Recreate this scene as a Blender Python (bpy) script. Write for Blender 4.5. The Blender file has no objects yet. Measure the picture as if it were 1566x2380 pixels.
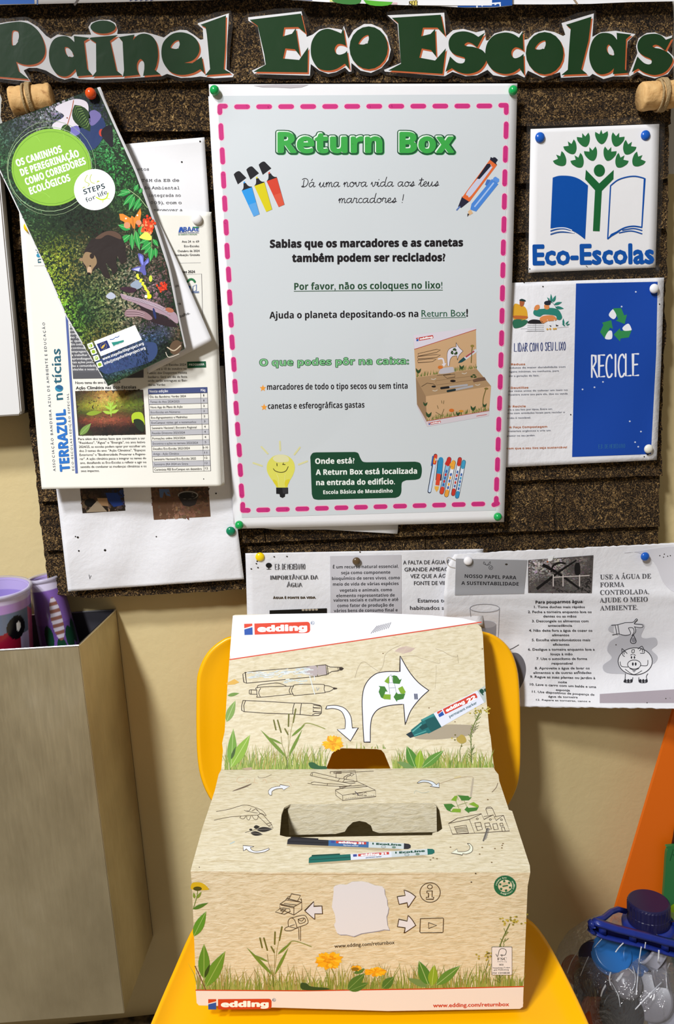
import bpy, bmesh, math, random
from mathutils import Vector, Matrix, noise
from mathutils.geometry import tessellate_polygon

sc = bpy.context.scene
COL = sc.collection

# ------------------------------------------------------------------ camera
F, CX, CY, D = 1800.0, 783.0, 1190.0, 0.804
ed = Vector((280, 8100, F)).normalized()
ex = Vector((20000, -(20000 * 280 + F * F) / 8100, F)).normalized()
nn = ex.cross(ed)
CAM = Vector((0, -D, 0))
cd = bpy.data.cameras.new('camera'); cam = bpy.data.objects.new('camera', cd); COL.objects.link(cam)
right = Vector((ex.x, nn.x, -ed.x)); down = Vector((ex.y, nn.y, -ed.y)); fwd = Vector((ex.z, nn.z, -ed.z))
m3 = Matrix((right, -down, -fwd)).transposed()
cam.matrix_world = Matrix.Translation(CAM) @ m3.to_4x4()
cd.sensor_fit = 'VERTICAL'; cd.sensor_height = 24.0; cd.lens = 24.0 * F / 2380
cd.clip_start = 0.01
sc.camera = cam

# ------------------------------------------------------------------ light
w = bpy.data.worlds.new('world'); sc.world = w; w.use_nodes = True
bg = w.node_tree.nodes['Background']
bg.inputs[0].default_value = (1.0, 0.87, 0.69, 1); bg.inputs[1].default_value = 0.195
def lamp(x, y, z, e):
    ld = bpy.data.lights.new('ceiling_and_added_lamp', 'AREA'); ld.shape = 'DISK'; ld.size = 0.22; ld.energy = e
    ld.color = (0.975, 0.985, 1.0)
    lo = bpy.data.objects.new('ceiling_and_added_lamp', ld); COL.objects.link(lo); lo.location = (x, y, z)
    lo.rotation_euler = (Vector((0.12, -0.05, -0.15)) - lo.location).to_track_quat('-Z', 'Y').to_euler()
lamp(-0.86, -1.24, 1.38, 30.5)
lamp(-0.84, -1.52, 1.06, 26.5)  # added lamp, set low to pass under the shade blocker and soften its shade
sc.view_settings.view_transform = 'Standard'; sc.view_settings.look = 'None'
sc.view_settings.exposure = 0.0; sc.view_settings.gamma = 1.0; sc.view_settings.use_curve_mapping = False

# ------------------------------------------------------------------ helpers
def ray(px, py):
    x, y = (px - CX) / F, (py - CY) / F
    return right * x + down * y + fwd
def wall(px, py, y=0.0):
    v = ray(px, py); t = (D + y) / v.y
    return CAM + v * t
def dep(px, py, z): return CAM + ray(px, py) * z
def atz(px, py, Z):
    v = ray(px, py); return CAM + v * (Z / v.z)
def lin(h, k=1.0):
    h = h.lstrip('#'); o = []
    for i in (0, 2, 4):
        c = int(h[i:i + 2], 16) / 255
        o.append(min(1, (c / 12.92 if c <= .04045 else ((c + .055) / 1.055) ** 2.4) * k))
    return (o[0], o[1], o[2], 1)
def obj(name, me, mat=None, parent=None, label=None, cat=None, group=None, kind=None):
    o = bpy.data.objects.new(name, me); COL.objects.link(o)
    if mat is not None and me is not None: me.materials.append(mat)
    if parent: o.parent = parent
    tag(o, label, cat, group, kind)
    return o
def tag(o, label=None, cat=None, group=None, kind=None):
    if label: o['label'] = label
    if cat: o['category'] = cat
    if group: o['group'] = group
    if kind: o['kind'] = kind
def empty(name, loc, label, cat, group=None):
    o = obj(name, None, None, None, label, cat, group)
    return o
def mesh(verts, faces, smooth=False, name='m'):
    me = bpy.data.meshes.new(name); me.from_pydata([tuple(v) for v in verts], [], faces); me.update()
    if smooth:
        for p in me.polygons: p.use_smooth = True
    return me
def bm_mesh(bm, smooth=False):
    me = bpy.data.meshes.new('m'); bmesh.ops.recalc_face_normals(bm, faces=bm.faces); bm.to_mesh(me); bm.free()
    if smooth:
        for p in me.polygons: p.use_smooth = True
    return me
def spline(pts, closed=True, n=5):
    """Catmull-Rom through points; (x,y,1) is a corner."""
    P = [(p[0], p[1]) for p in pts]; Cn = [len(p) > 2 for p in pts]; N = len(P); out = []
    for i in range(N if closed else N - 1):
        a, b = P[i], P[(i + 1) % N]
        p0 = P[i - 1] if (closed or i > 0) and not Cn[i] else a
        p3 = P[(i + 2) % N] if (closed or i < N - 2) and not Cn[(i + 1) % N] else b
        if Cn[i] and Cn[(i + 1) % N]: out.append(a); continue
        for k in range(n):
            t = k / n; t2 = t * t; t3 = t2 * t
            out.append(tuple(.5 * (2 * a[j] + (b[j] - p0[j]) * t + (2 * p0[j] - 5 * a[j] + 4 * b[j] - p3[j]) * t2 + (3 * a[j] - p0[j] - 3 * b[j] + p3[j]) * t3) for j in (0, 1)))
    if not closed: out.append(P[-1])
    return out

# ------------------------------------------------------------------ materials
def mat(name, col=(.8, .8, .8, 1), rough=.5, metal=0, spec=.5, build=None):
    m = bpy.data.materials.new(name); m.use_nodes = True; nt = m.node_tree; b = nt.nodes['Principled BSDF']
    b.inputs['Base Color'].default_value = col; b.inputs['Roughness'].default_value = rough
    b.inputs['Metallic'].default_value = metal; b.inputs['Specular IOR Level'].default_value = spec
    if build: build(nt, b)
    return m
def N(nt, t, **k):
    n = nt.nodes.new(t)
    for a, v in k.items():
        if a in n.inputs: n.inputs[a].default_value = v
        else: setattr(n, a, v)
    return n
def obco(nt, scale=(1, 1, 1)):
    t = N(nt, 'ShaderNodeTexCoord'); mp = N(nt, 'ShaderNodeMapping'); mp.inputs['Scale'].default_value = scale
    nt.links.new(t.outputs['Object'], mp.inputs['Vector']); return mp.outputs[0]
def noisetex(nt, co, scale, detail=4, rough=.55, dist=0):
    n = N(nt, 'ShaderNodeTexNoise', Scale=scale, Detail=detail, Roughness=rough, Distortion=dist)
    nt.links.new(co, n.inputs['Vector']); return n.outputs['Fac']
def ramp(nt, fac, stops):
    r = N(nt, 'ShaderNodeValToRGB'); e = r.color_ramp.elements
    while len(e) < len(stops): e.new(.5)
    for i, (p, c) in enumerate(stops): e[i].position = p; e[i].color = c
    nt.links.new(fac, r.inputs[0]); return r.outputs[0]
def bump(nt, b, h, strength, dist):
    n = N(nt, 'ShaderNodeBump', Strength=strength, Distance=dist)
    nt.links.new(h, n.inputs['Height']); nt.links.new(n.outputs[0], b.inputs['Normal'])

def b_paper(nt, b):
    co = obco(nt); f = noisetex(nt, co, 22, 5, .55, .2)
    bump(nt, b, f, .12, .004)
PAPER = mat('paper', lin('#f3f3f6', .86), .62, build=b_paper, spec=.25)
PAPER_W = mat('newsletter_paper', lin('#f4f2e9', .88), .6, build=b_paper, spec=.25)
def b_crumple(nt, b):
    co = obco(nt); f = noisetex(nt, co, 16, 6, .62, .25); bump(nt, b, f, .42, .006)
PAPER_C = mat('crumpled_paper', lin('#f0f0f5', .86), .6, build=b_crumple, spec=.25)
def b_print(nt, b):
    a = N(nt, 'ShaderNodeAttribute', attribute_name='Col'); nt.links.new(a.outputs['Color'], b.inputs['Base Color'])
PRINT = mat('printed_ink', rough=.55, spec=.25, build=b_print)
def b_gprint(nt, b):
    b_print(nt, b); f = noisetex(nt, obco(nt), 40, 3, .5, .6); bump(nt, b, f, .12, .003)
PRINT_G = mat('glossy_print', rough=.5, spec=.12, build=b_gprint)
def b_cork(nt, b):
    co = obco(nt); co2 = obco(nt, (1, 1, 1))
    f1 = noisetex(nt, co, 330, 2, .6, 1.9); f2 = noisetex(nt, co, 28, 3, .6, .3)
    c = ramp(nt, f1, [(.35, lin('#100a05')), (.49, lin('#3a2a1a')), (.59, lin('#866a42')), (.72, lin('#c6a46c'))])
    c2 = ramp(nt, f2, [(.3, (.42, .38, .35, 1)), (.72, (1, 1, 1, 1))])
    mx = N(nt, 'ShaderNodeMix', data_type='RGBA', blend_type='MULTIPLY'); mx.inputs[0].default_value = 1
    nt.links.new(c, mx.inputs[6]); nt.links.new(c2, mx.inputs[7]); nt.links.new(mx.outputs[2], b.inputs['Base Color'])
    bump(nt, b, f1, .9, .004)
CORK = mat('expanded_cork', rough=.75, spec=.25, build=b_cork)
def b_wall(nt, b):
    g = N(nt, 'ShaderNodeNewGeometry'); s = N(nt, 'ShaderNodeSeparateXYZ'); nt.links.new(g.outputs['Position'], s.inputs[0])
    f = noisetex(nt, obco(nt), 3, 4, .6)
    ya = ramp(nt, f, [(.3, lin('#cfba88', 1.0)), (.7, lin('#dbc998', 1.0))])
    r = N(nt, 'ShaderNodeMath', operation='GREATER_THAN'); r.inputs[1].default_value = .153
    nt.links.new(s.outputs['Z'], r.inputs[0])
    mx = N(nt, 'ShaderNodeMix', data_type='RGBA'); nt.links.new(r.outputs[0], mx.inputs[0])
    nt.links.new(ya, mx.inputs[6]); mx.inputs[7].default_value = lin('#d8d6cf')
    nt.links.new(mx.outputs[2], b.inputs['Base Color'])
    h = noisetex(nt, obco(nt), 110, 5, .55, .3); bump(nt, b, h, .2, .002)
WALLM = mat('painted_plaster', rough=.5, spec=.35, build=b_wall)
def b_kraft(nt, b):
    co = obco(nt, (120, 420, 420)); f = noisetex(nt, co, 1.0, 3, .6, .5)
    c = ramp(nt, f, [(.3, lin('#cbbf9e', 1)), (.5, lin('#dcd1b4', 1)), (.7, lin('#e4dcc4', 1))]); nt.links.new(c, b.inputs['Base Color'])
    bump(nt, b, f, .6, .0012)
KRAFT = mat('kraft_cardboard', rough=.7, spec=.25, build=b_kraft)
def b_yel(nt, b):
    f = noisetex(nt, obco(nt), 500, 2); bump(nt, b, f, .04, .0005)
YEL = mat('yellow_plastic', lin('#ffb900'), .33, spec=.5, build=b_yel)
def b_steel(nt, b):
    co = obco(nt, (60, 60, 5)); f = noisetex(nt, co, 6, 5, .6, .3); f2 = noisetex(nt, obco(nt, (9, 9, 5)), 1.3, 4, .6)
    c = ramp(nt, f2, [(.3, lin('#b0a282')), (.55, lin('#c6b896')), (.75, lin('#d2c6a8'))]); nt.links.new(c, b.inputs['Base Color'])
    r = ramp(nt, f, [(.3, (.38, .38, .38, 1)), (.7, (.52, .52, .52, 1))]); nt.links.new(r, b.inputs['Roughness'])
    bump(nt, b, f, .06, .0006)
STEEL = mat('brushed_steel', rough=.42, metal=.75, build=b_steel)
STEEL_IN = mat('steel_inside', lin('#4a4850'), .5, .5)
EDGE = mat('polished_edge', lin('#e6e6ea'), .25, .8)
CHROME = mat('grey_steel_tube', lin('#8d8d90'), .3, .9)
def b_stop(nt, b):
    f = noisetex(nt, obco(nt), 130, 4, .6, .4)
    c = ramp(nt, f, [(.28, lin('#8a5c30')), (.42, lin('#cfa46b')), (.7, lin('#dcb57c'))]); nt.links.new(c, b.inputs['Base Color']); bump(nt, b, f, .5, .002)
STOPPER = mat('natural_cork', rough=.7, build=b_stop, spec=.2)
TWINE = mat('jute_twine', lin('#a58c66'), .8, spec=.1, build=lambda nt, b: bump(nt, b, noisetex(nt, obco(nt, (1, 1, 1)), 700, 2), .8, .001))
def pmat(name, c, r=.3): return mat(name, lin(c), r, build=lambda nt, b: bump(nt, b, noisetex(nt, obco(nt), 260, 2), .03, .0005))
WHITEPL = pmat('white_enamel', '#dcdcdc', .4); DARKPL = pmat('dark_slate_plastic', '#20242c', .5)
def film(name, alpha, col, rough=.34):
    m = bpy.data.materials.new(name); m.use_nodes = True; nt = m.node_tree; b = nt.nodes['Principled BSDF']
    b.inputs['Base Color'].default_value = col; b.inputs['Roughness'].default_value = rough
    f = noisetex(nt, obco(nt), 35, 3, .5, .8)
    r = N(nt, 'ShaderNodeMapRange'); r.inputs['To Min'].default_value = alpha * .6; r.inputs['To Max'].default_value = alpha * 1.4
    nt.links.new(f, r.inputs[0]); nt.links.new(r.outputs[0], b.inputs['Alpha']); bump(nt, b, f, .2, .004)
    return m
FILM = film('laminating_film', .055, lin('#6f6a66'))
def clear():
    m = bpy.data.materials.new('clear_plastic'); m.use_nodes = True; nt = m.node_tree; nt.nodes.remove(nt.nodes['Principled BSDF'])
    out = nt.nodes['Material Output']; tr = N(nt, 'ShaderNodeBsdfTransparent'); tr.inputs[0].default_value = (.9, .91, .93, 1)
    gl = N(nt, 'ShaderNodeBsdfGlossy', Roughness=.09); df = N(nt, 'ShaderNodeBsdfDiffuse'); df.inputs[0].default_value = (.75, .76, .8, 1)
    f = noisetex(nt, obco(nt, (1, 1, .35)), 55, 3, .6, 1.5); bp_ = N(nt, 'ShaderNodeBump', Strength=.9, Distance=.006); nt.links.new(f, bp_.inputs['Height'])
    for q in (gl, df): nt.links.new(bp_.outputs[0], q.inputs['Normal'])
    lw = N(nt, 'ShaderNodeLayerWeight', Blend=.35); nt.links.new(bp_.outputs[0], lw.inputs['Normal'])
    mr = N(nt, 'ShaderNodeMapRange'); mr.inputs['To Min'].default_value = .13; mr.inputs['To Max'].default_value = .65; nt.links.new(lw.outputs['Facing'], mr.inputs[0])
    m1 = N(nt, 'ShaderNodeMixShader'); m1.inputs[0].default_value = .3; nt.links.new(gl.outputs[0], m1.inputs[1]); nt.links.new(df.outputs[0], m1.inputs[2])
    m2 = N(nt, 'ShaderNodeMixShader'); nt.links.new(mr.outputs[0], m2.inputs[0]); nt.links.new(tr.outputs[0], m2.inputs[1]); nt.links.new(m1.outputs[0], m2.inputs[2]); nt.links.new(m2.outputs[0], out.inputs[0])
    return m
CLEAR = clear()

# ------------------------------------------------------------------ flat print engine
class Surf:
    def __init__(s, f, n, cut=None): s.f, s.n, s.cut = f, n, cut
    def P(s, x, y, e=0): return s.f(x, y) + s.n * e
def wsurf(y0, h=None, cut=45):
    return Surf((lambda x, y: wall(x, y, -(y0 + h(x, y)))) if h else (lambda x, y: wall(x, y, -y0)), Vector((0, -1, 0)), cut if h else None)
def psurf(a, b, c):
    n = (b - a).cross(c - a).normalized()
    if n.dot(CAM - a) < 0: n = -n
    def f(x, y):
        v = ray(x, y); return CAM + v * ((a - CAM).dot(n) / v.dot(n))
    return Surf(f, n)

STY = {'serif': (0x1D400, 0x1D41A, 0x1D7CE), 'sans': None, 'bold': (0x1D5D4, 0x1D5EE, 0x1D7EC), 'mono': (0x1D670, 0x1D68A, 0x1D7F6), 'dbl': (0x1D538, 0x1D552, 0x1D7D8), 'gill': None}
ACC = {'á': 'a/', 'é': 'e/', 'í': 'i/', 'ó': 'o/', 'ú': 'u/', 'à': 'a\\', 'ã': 'a~', 'õ': 'o~', 'ç': 'c,', 'ê': 'e^', 'â': 'a^', 'ô': 'o^', 'Á': 'A/', 'É': 'E/', 'Í': 'I/', 'Ó': 'O/', 'Ã': 'A~', 'Õ': 'O~', 'Ç': 'C,', 'Ê': 'E^', 'Â': 'A^', 'ª': 'a', 'º': 'o'}
DBLX = {'C': 'ℂ', 'H': 'ℍ', 'N': 'ℕ', 'P': 'ℙ', 'Q': 'ℚ', 'R': 'ℝ', 'Z': 'ℤ'}
tc = bpy.data.curves.new('t', 'FONT'); to = bpy.data.objects.new('t', tc); COL.objects.link(to)
TCACHE = {}
def sty(s, st):
    o = ''
    for c in s:
        if STY[st] is None: o += c
        elif st == 'dbl' and c in DBLX: o += DBLX[c]
        elif 'A' <= c <= 'Z': o += chr(STY[st][0] + ord(c) - 65)
        elif 'a' <= c <= 'z': o += chr(STY[st][1] + ord(c) - 97)
        elif '0' <= c <= '9': o += chr(STY[st][2] + ord(c) - 48)
        else: o += c
    return o
CHARS = 'ABCDEFGHIJLMNOPQRSTUVXZabcdefghijlmnopqrstuvwxyz0123456789'
STCH = {'bold': CHARS, 'gill': CHARS + 'kKWYyáéíóúàãõçêâôÁÉÍÓÚÂÊÃÇ.,:;!?()/|"@-+', 'mono': 'TMEBabcdefghilmnoprstuv0249H', 'serif': 'USEAGDFORMCNTLJIBFPH', 'dbl': 'IMPORTANCDAGUHOquepodsrnaciÁx'}
GC = {}
def glyphset(st):
    """the characters of one lettering style: triangles at size 1 and advance; each sits on its own line, closed by a bar"""
    if st == 'sans': st = 'gill'
    if st in GC: return GC[st]
    C = list(dict.fromkeys(STCH[st]))
    tc.body = '\n'.join([sty(c, st) + '|' for c in C + [' ']] + ['|']); tc.size = 1; tc.resolution_u = 2; tc.space_line = 3
    bpy.context.view_layer.update()
    e = to.evaluated_get(bpy.context.evaluated_depsgraph_get()); m = e.to_mesh(); m.calc_loop_triangles()
    v = [(q.co.x, q.co.y) for q in m.vertices]; nl = len(C) + 2; R = [[] for _ in range(nl)]
    for t in m.loop_triangles: R[min(nl - 1, max(0, round(-(v[t.vertices[0]][1] - .3) / 3)))].append(tuple(t.vertices))
    e.to_mesh_clear()
    bar = [v[i][0] for t in R[-1] for i in t]; bx = max(bar); bw = bx - min(bar); g = {}
    for L, c in enumerate(C + [' ']):
        xm = max(v[i][0] for t in R[L] for i in t); V_, T_, mp = [], [], {}
        for t in R[L]:
            if all(v[i][0] > xm - bw - .001 for i in t): continue
            for i in t:
                if i not in mp: mp[i] = len(V_); V_.append((v[i][0], v[i][1] + 3 * L))
            T_.append(tuple(mp[i] for i in t))
        g[c] = (V_, T_, xm - bx)
    if st != 'gill':
        for c, q in glyphset('gill').items():
            if c not in g: g[c] = q
    GC[st] = g; return g
def glyphs(s, st, off, sp):
    """2D triangles of a run of text at size 1, with its left and right ends"""
    k = (s, st, off, sp)
    if k in TCACHE: return TCACHE[k]
    g = glyphset(st); v = []; tr = []; x = 0
    for c in s:
        b = ACC[c] if (c in ACC and STY[st]) else c; gv, gt, ad = g[b[0]] if b[0] in g else g['-']
        n = len(v); v += [(q[0] + x, q[1]) for q in gv]; tr += [tuple(i + n for i in t) for t in gt]
        if len(b) > 1:
            cx = x + (max(q[0] for q in gv) + min(q[0] for q in gv)) / 2; ty = max(q[1] for q in gv); a = b[1]
            if c == 'í': ty -= .1
            t = .05 + (.03 if st == 'bold' else 0)
            L = {'/': [[(-.07, .05), (.09, .2)]], '\\': [[(.07, .05), (-.09, .2)]], '^': [[(-.13, .05), (0, .17)], [(0, .17), (.13, .05)]], '~': [[(-.15, .07), (-.05, .14)], [(-.05, .14), (.05, .07)], [(.05, .07), (.15, .14)]], ',': [[(0, -.02), (.03, -.16)], [(.03, -.16), (-.06, -.2)]]}[a]
            for (ax, ay), (bx, by) in L:
                yy = 0 if a == ',' else ty
                dx, dy = bx - ax, by - ay; l = math.hypot(dx, dy); px, py = -dy / l * t, dx / l * t; n0 = len(v)
                v += [(cx + ax + px, yy + ay + py), (cx + ax - px, yy + ay - py), (cx + bx - px, yy + by - py), (cx + bx + px, yy + by + py)]
                tr += [(n0, n0 + 1, n0 + 2), (n0, n0 + 2, n0 + 3)]
        x += ad * sp
    TCACHE[k] = (v, tr, min(q[0] for q in v), max(q[0] for q in v)); return TCACHE[k]
CAPH = {}
def caph(st):
    if st not in CAPH: CAPH[st] = max(q[1] for q in glyphs('H' if st != 'mono' else 'E', st, 0, 1)[0])
    return CAPH[st]

class Print:
    def __init__(s, surf, k=.93): s.s, s.k, s.T, s.fr = surf, k, [], (0, 0, 1)
    def frame(s, ox=0, oy=0, sc=1): s.fr = (ox, oy, sc); return s
    def X(s, p): return (s.fr[0] + p[0] * s.fr[2], s.fr[1] + p[1] * s.fr[2])
    def col(s, c): return lin(c, s.k) if isinstance(c, str) else c
    def tris(s, V, Tt, c, layer): s.T.append((V, Tt, s.col(c), layer + (len(s.T) % 9) * .035))
    def poly(s, pts, c, layer=1, smooth=False, holes=(), raw=False):
        if smooth: pts = spline(pts)
        L = [[(p[0], p[1]) for p in pts]] + [[(p[0], p[1]) for p in h] for h in holes]
        if not raw: L = [[s.X(p) for p in l] for l in L]
        t = tessellate_polygon([[Vector((p[0], p[1], 0)) for p in l] for l in L])
        s.tris([p for l in L for p in l], t, c, layer)
    def ell(s, cx, cy, rx, ry, c, layer=1, rot=0, n=22):
        s.poly([(cx + rx * math.cos(a) * math.cos(rot) - ry * math.sin(a) * math.sin(rot), cy + rx * math.cos(a) * math.sin(rot) + ry * math.sin(a) * math.cos(rot)) for a in [i * 2 * math.pi / n for i in range(n)]], c, layer)
    def ring(s, cx, cy, rx, ry, w_, c, layer=1): s.line([(cx + rx * math.cos(i * math.pi / 15), cy + ry * math.sin(i * math.pi / 15)) for i in range(31)], w_, c, layer)
    def rr(s, x0, y0, x1, y1, r, c, layer=1, rot=0):
        P = []
        for (qx, qy, a0) in ((x1 - r, y0 + r, -90), (x1 - r, y1 - r, 0), (x0 + r, y1 - r, 90), (x0 + r, y0 + r, 180)):
            for k in range(5):
                a = math.radians(a0 + k * 22.5); P.append((qx + r * math.cos(a), qy + r * math.sin(a)))
        if rot:
            mx, my = (x0 + x1) / 2, (y0 + y1) / 2; cr, sr = math.cos(rot), math.sin(rot)
            P = [(mx + (p[0] - mx) * cr - (p[1] - my) * sr, my + (p[0] - mx) * sr + (p[1] - my) * cr) for p in P]
        s.poly(P, c, layer)
    def line(s, pts, w_, c, layer=2, smooth=False, cap=True, n=5, taper=None):
        """constant-width stroke, w_ in frame units"""
        if smooth: pts = spline(pts, False, n)
        P = [s.X(p) for p in pts]; hw = w_ * s.fr[2] / 2; V = []; Tt = []; m = len(P)
        P = [p for i, p in enumerate(P) if i == 0 or math.dist(p, P[i - 1]) > 1e-4]; m = len(P)
        if m < 2: return
        for i, p in enumerate(P):
            a = P[max(0, i - 1)]; b = P[min(m - 1, i + 1)]; dx, dy = b[0] - a[0], b[1] - a[1]; l = math.hypot(dx, dy) or 1
            nx, ny = -dy / l, dx / l; sc_ = 1
            if 0 < i < m - 1:
                d1 = (p[0] - a[0], p[1] - a[1]); l1 = math.hypot(*d1) or 1; co = abs((d1[0] * dx + d1[1] * dy) / l1 / l); sc_ = min(1.6, 1 / max(co, .5))
            h = hw * sc_ * (taper(i / (m - 1)) if taper else 1)
            V += [(p[0] + nx * h, p[1] + ny * h), (p[0] - nx * h, p[1] - ny * h)]
            if i: k = 2 * i; Tt += [(k - 2, k - 1, k + 1), (k - 2, k + 1, k)]
        if cap and not taper:
            for p in (P[0], P[-1]):
                CV = [p] + [(p[0] + hw * math.cos(j * math.pi / 4), p[1] + hw * math.sin(j * math.pi / 4)) for j in range(8)]
                s.tris(CV, [(0, 1 + j, 1 + (j + 1) % 8) for j in range(8)], c, layer + .05)
        s.tris(V, Tt, c, layer)
    def text(s, t, p0, p1, h, c='#202020', st='sans', layer=3, off=0, sp=1, shift=(0, 0), ref=None):
        v, tr, x0, x1 = glyphs(t, st, 0, sp); rf = off if ref is None else ref; x0 -= rf; x1 += rf; a, b = s.X(p0), s.X(p1)
        ux, uy = (b[0] - a[0]) / (x1 - x0), (b[1] - a[1]) / (x1 - x0); l = math.hypot(ux, uy); q = h * s.fr[2] / caph(st) / l
        vx, vy = uy * q, -ux * q; a = (a[0] + shift[0] * s.fr[2], a[1] + shift[1] * s.fr[2])
        ST = [(0, 0)] if not off else [(math.cos(k * .7854), math.sin(k * .7854)) for k in range(8)] if .06 > off > .03 else [(math.cos(k * .3927), math.sin(k * .3927)) for k in range(16)] if off >= .06 else [(1, 0), (-1, 0), (0, .8), (0, -.8)] if off > .012 else [(1, 0), (-1, 0)]
        for dx, dy in ST: s.tris([(a[0] + (x + dx * off - x0) * ux + (y + dy * off) * vx, a[1] + (x + dx * off - x0) * uy + (y + dy * off) * vy) for x, y in v], tr, c, layer)
    def texts(s, L, h, c='#202020', st='sans', slope=0, layer=3, off=0):
        for t, xl, xr, y in L: s.text(t, (xl, y), (xr, y + slope * (xr - xl)), h, c, st, layer, off)
    def build(s, name, parent, m=None, eps=.00004, clip=None, label=None):
        V = []; Fc = []; C = []
        for P, T_, c, layer in s.T:
            for t in T_:
                st = [[P[i] for i in t]]
                while st:
                    q = st.pop()
                    if s.s.cut:
                        L = [math.dist(q[i], q[(i + 1) % 3]) for i in range(3)]; mx = max(L)
                        if mx > s.s.cut:
                            i = L.index(mx); a, b, d = q[i], q[(i + 1) % 3], q[(i + 2) % 3]; m_ = ((a[0] + b[0]) / 2, (a[1] + b[1]) / 2)
                            st += [[a, m_, d], [m_, b, d]]; continue
                    ar = (q[1][0] - q[0][0]) * (q[2][1] - q[0][1]) - (q[1][1] - q[0][1]) * (q[2][0] - q[0][0])
                    if abs(ar) < 1e-6: continue
                    if ar > 0: q = [q[0], q[2], q[1]]
                    k = len(V); V += [s.s.P(p[0], p[1], ((.00022 if s.s.cut > 14 else .0004) if s.s.cut else .00003) + eps * layer) for p in q]; Fc.append((k, k + 1, k + 2)); C += [c] * 3
        me = mesh(V, Fc); at = me.color_attributes.new('Col', 'FLOAT_COLOR', 'CORNER')
        at.data.foreach_set('color', [x for c in C for x in c])
        o = obj(name, me, m or PRINT, parent)
        if label: o['label'] = label
        return o

def sheet(name, rows, surf, m, nu=26, nv=26, th=.00025, label=None, cat=None, parent=None, jag=0, group=None):
    """A sheet of paper: rows of (xl,yl,xr,yr) from top to bottom, smoothly joined."""
    n = len(rows); V = []; Fc = []; rnd = random.Random(len(name) + int(abs(rows[0][0])))
    for j in range(nv + 1):
        t = j / nv * (n - 1); i = min(n - 2, int(t)); u = t - i
        def cr(k):
            p0, p1, p2, p3 = rows[max(0, i - 1)][k], rows[i][k], rows[i + 1][k], rows[min(n - 1, i + 2)][k]
            if n == 2: return p1 + (p2 - p1) * u
            return .5 * (2 * p1 + (p2 - p0) * u + (2 * p0 - 5 * p1 + 4 * p2 - p3) * u * u + (3 * p1 - p0 - 3 * p2 + p3) * u ** 3)
        a = [cr(k) for k in range(4)]
        for q in range(nu + 1):
            f = q / nu; x = a[0] + (a[2] - a[0]) * f; y = a[1] + (a[3] - a[1]) * f
            if jag and (j in (0, nv) or q in (0, nu)): x += rnd.uniform(-jag, jag); y += rnd.uniform(-jag, jag)
            V.append(surf.P(x, y))
    nF = len(V); V += [v + Vector(surf.n) * -th for v in V[:nF]]; W = nu + 1
    for j in range(nv):
        for q in range(nu):
            a = j * W + q; Fc.append((a, a + W, a + W + 1, a + 1)); Fc.append((nF + a, nF + a + 1, nF + a + W + 1, nF + a + W))
    for q in range(nu): Fc += [(q, q + 1, nF + q + 1, nF + q), (nv * W + q + 1, nv * W + q, nF + nv * W + q, nF + nv * W + q + 1)]
    for j in range(nv): Fc += [(j * W, nF + j * W, nF + (j + 1) * W, (j + 1) * W), (j * W + nu, (j + 1) * W + nu, nF + (j + 1) * W + nu, nF + j * W + nu)]
    me = mesh(V, Fc, True)
    for p in me.polygons[2 * nu * nv:]: p.use_smooth = False
    return obj(name, me, m, parent, label, cat, group)
def slab(name, pts, surf, m, th=.0004, parent=None, label=None, cat=None, holes=(), eps=0, group=None):
    """Flat piece with an outline in photograph pixels, laid on a surface, with thickness."""
    L = [pts] + list(holes); t = tessellate_polygon([[Vector((p[0], p[1], 0)) for p in l] for l in L]); P = [p for l in L for p in l]
    V = [surf.P(p[0], p[1], eps) for p in P]; n = len(V); V += [v - surf.n * th for v in V]; Fc = []
    for a, b, c in t:
        ar = (P[b][0] - P[a][0]) * (P[c][1] - P[a][1]) - (P[b][1] - P[a][1]) * (P[c][0] - P[a][0])
        if ar > 0: b, c = c, b
        Fc += [(a, b, c), (n + a, n + c, n + b)]
    k = 0
    for l in L:
        for i in range(len(l)): a, b = k + i, k + (i + 1) % len(l); Fc.append((a, b, n + b, n + a))
        k += len(l)
    me = mesh(V, Fc); bm = bmesh.new(); bm.from_mesh(me); bmesh.ops.recalc_face_normals(bm, faces=bm.faces); bm.to_mesh(me); bm.free()
    return obj(name, me, m, parent, label, cat, group)
def lathe(prof, n=32, cap=True, axis=None, loc=Vector((0, 0, 0))):
    V = []; Fc = []
    for r, z in prof:
        for i in range(n): a = i * 2 * math.pi / n; V.append(Vector((r * math.cos(a), r * math.sin(a), z)))
    for j in range(len(prof) - 1):
        for i in range(n): a = j * n + i; b = j * n + (i + 1) % n; Fc.append((a, b, b + n, a + n))
    if cap: Fc.append(tuple(range(n - 1, -1, -1))); Fc.append(tuple((len(prof) - 1) * n + i for i in range(n)))
    if axis is not None:
        q = Vector((0, 0, 1)).rotation_difference(axis.normalized()); V = [q @ v for v in V]
    return [v + loc for v in V], Fc
def tube(pts, r, n=8, closed=False):
    V = []; Fc = []; m = len(pts)
    for i, p in enumerate(pts):
        t = (pts[(i + 1) % m if closed else min(m - 1, i + 1)] - pts[i - 1 if closed else max(0, i - 1)]).normalized()
        u = t.cross(Vector((.13, .31, .94))).normalized(); v = t.cross(u)
        for k in range(n): a = k * 2 * math.pi / n; V.append(p + u * (r * math.cos(a)) + v * (r * math.sin(a)))
    for i in range(m if closed else m - 1):
        for k in range(n): a = i * n + k; b = i * n + (k + 1) % n; c = ((i + 1) % m) * n; Fc.append((a, b, c + (k + 1) % n, c + k))
    if not closed: Fc.append(tuple(range(n - 1, -1, -1))); Fc.append(tuple((m - 1) * n + k for k in range(n)))
    return V, Fc
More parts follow.
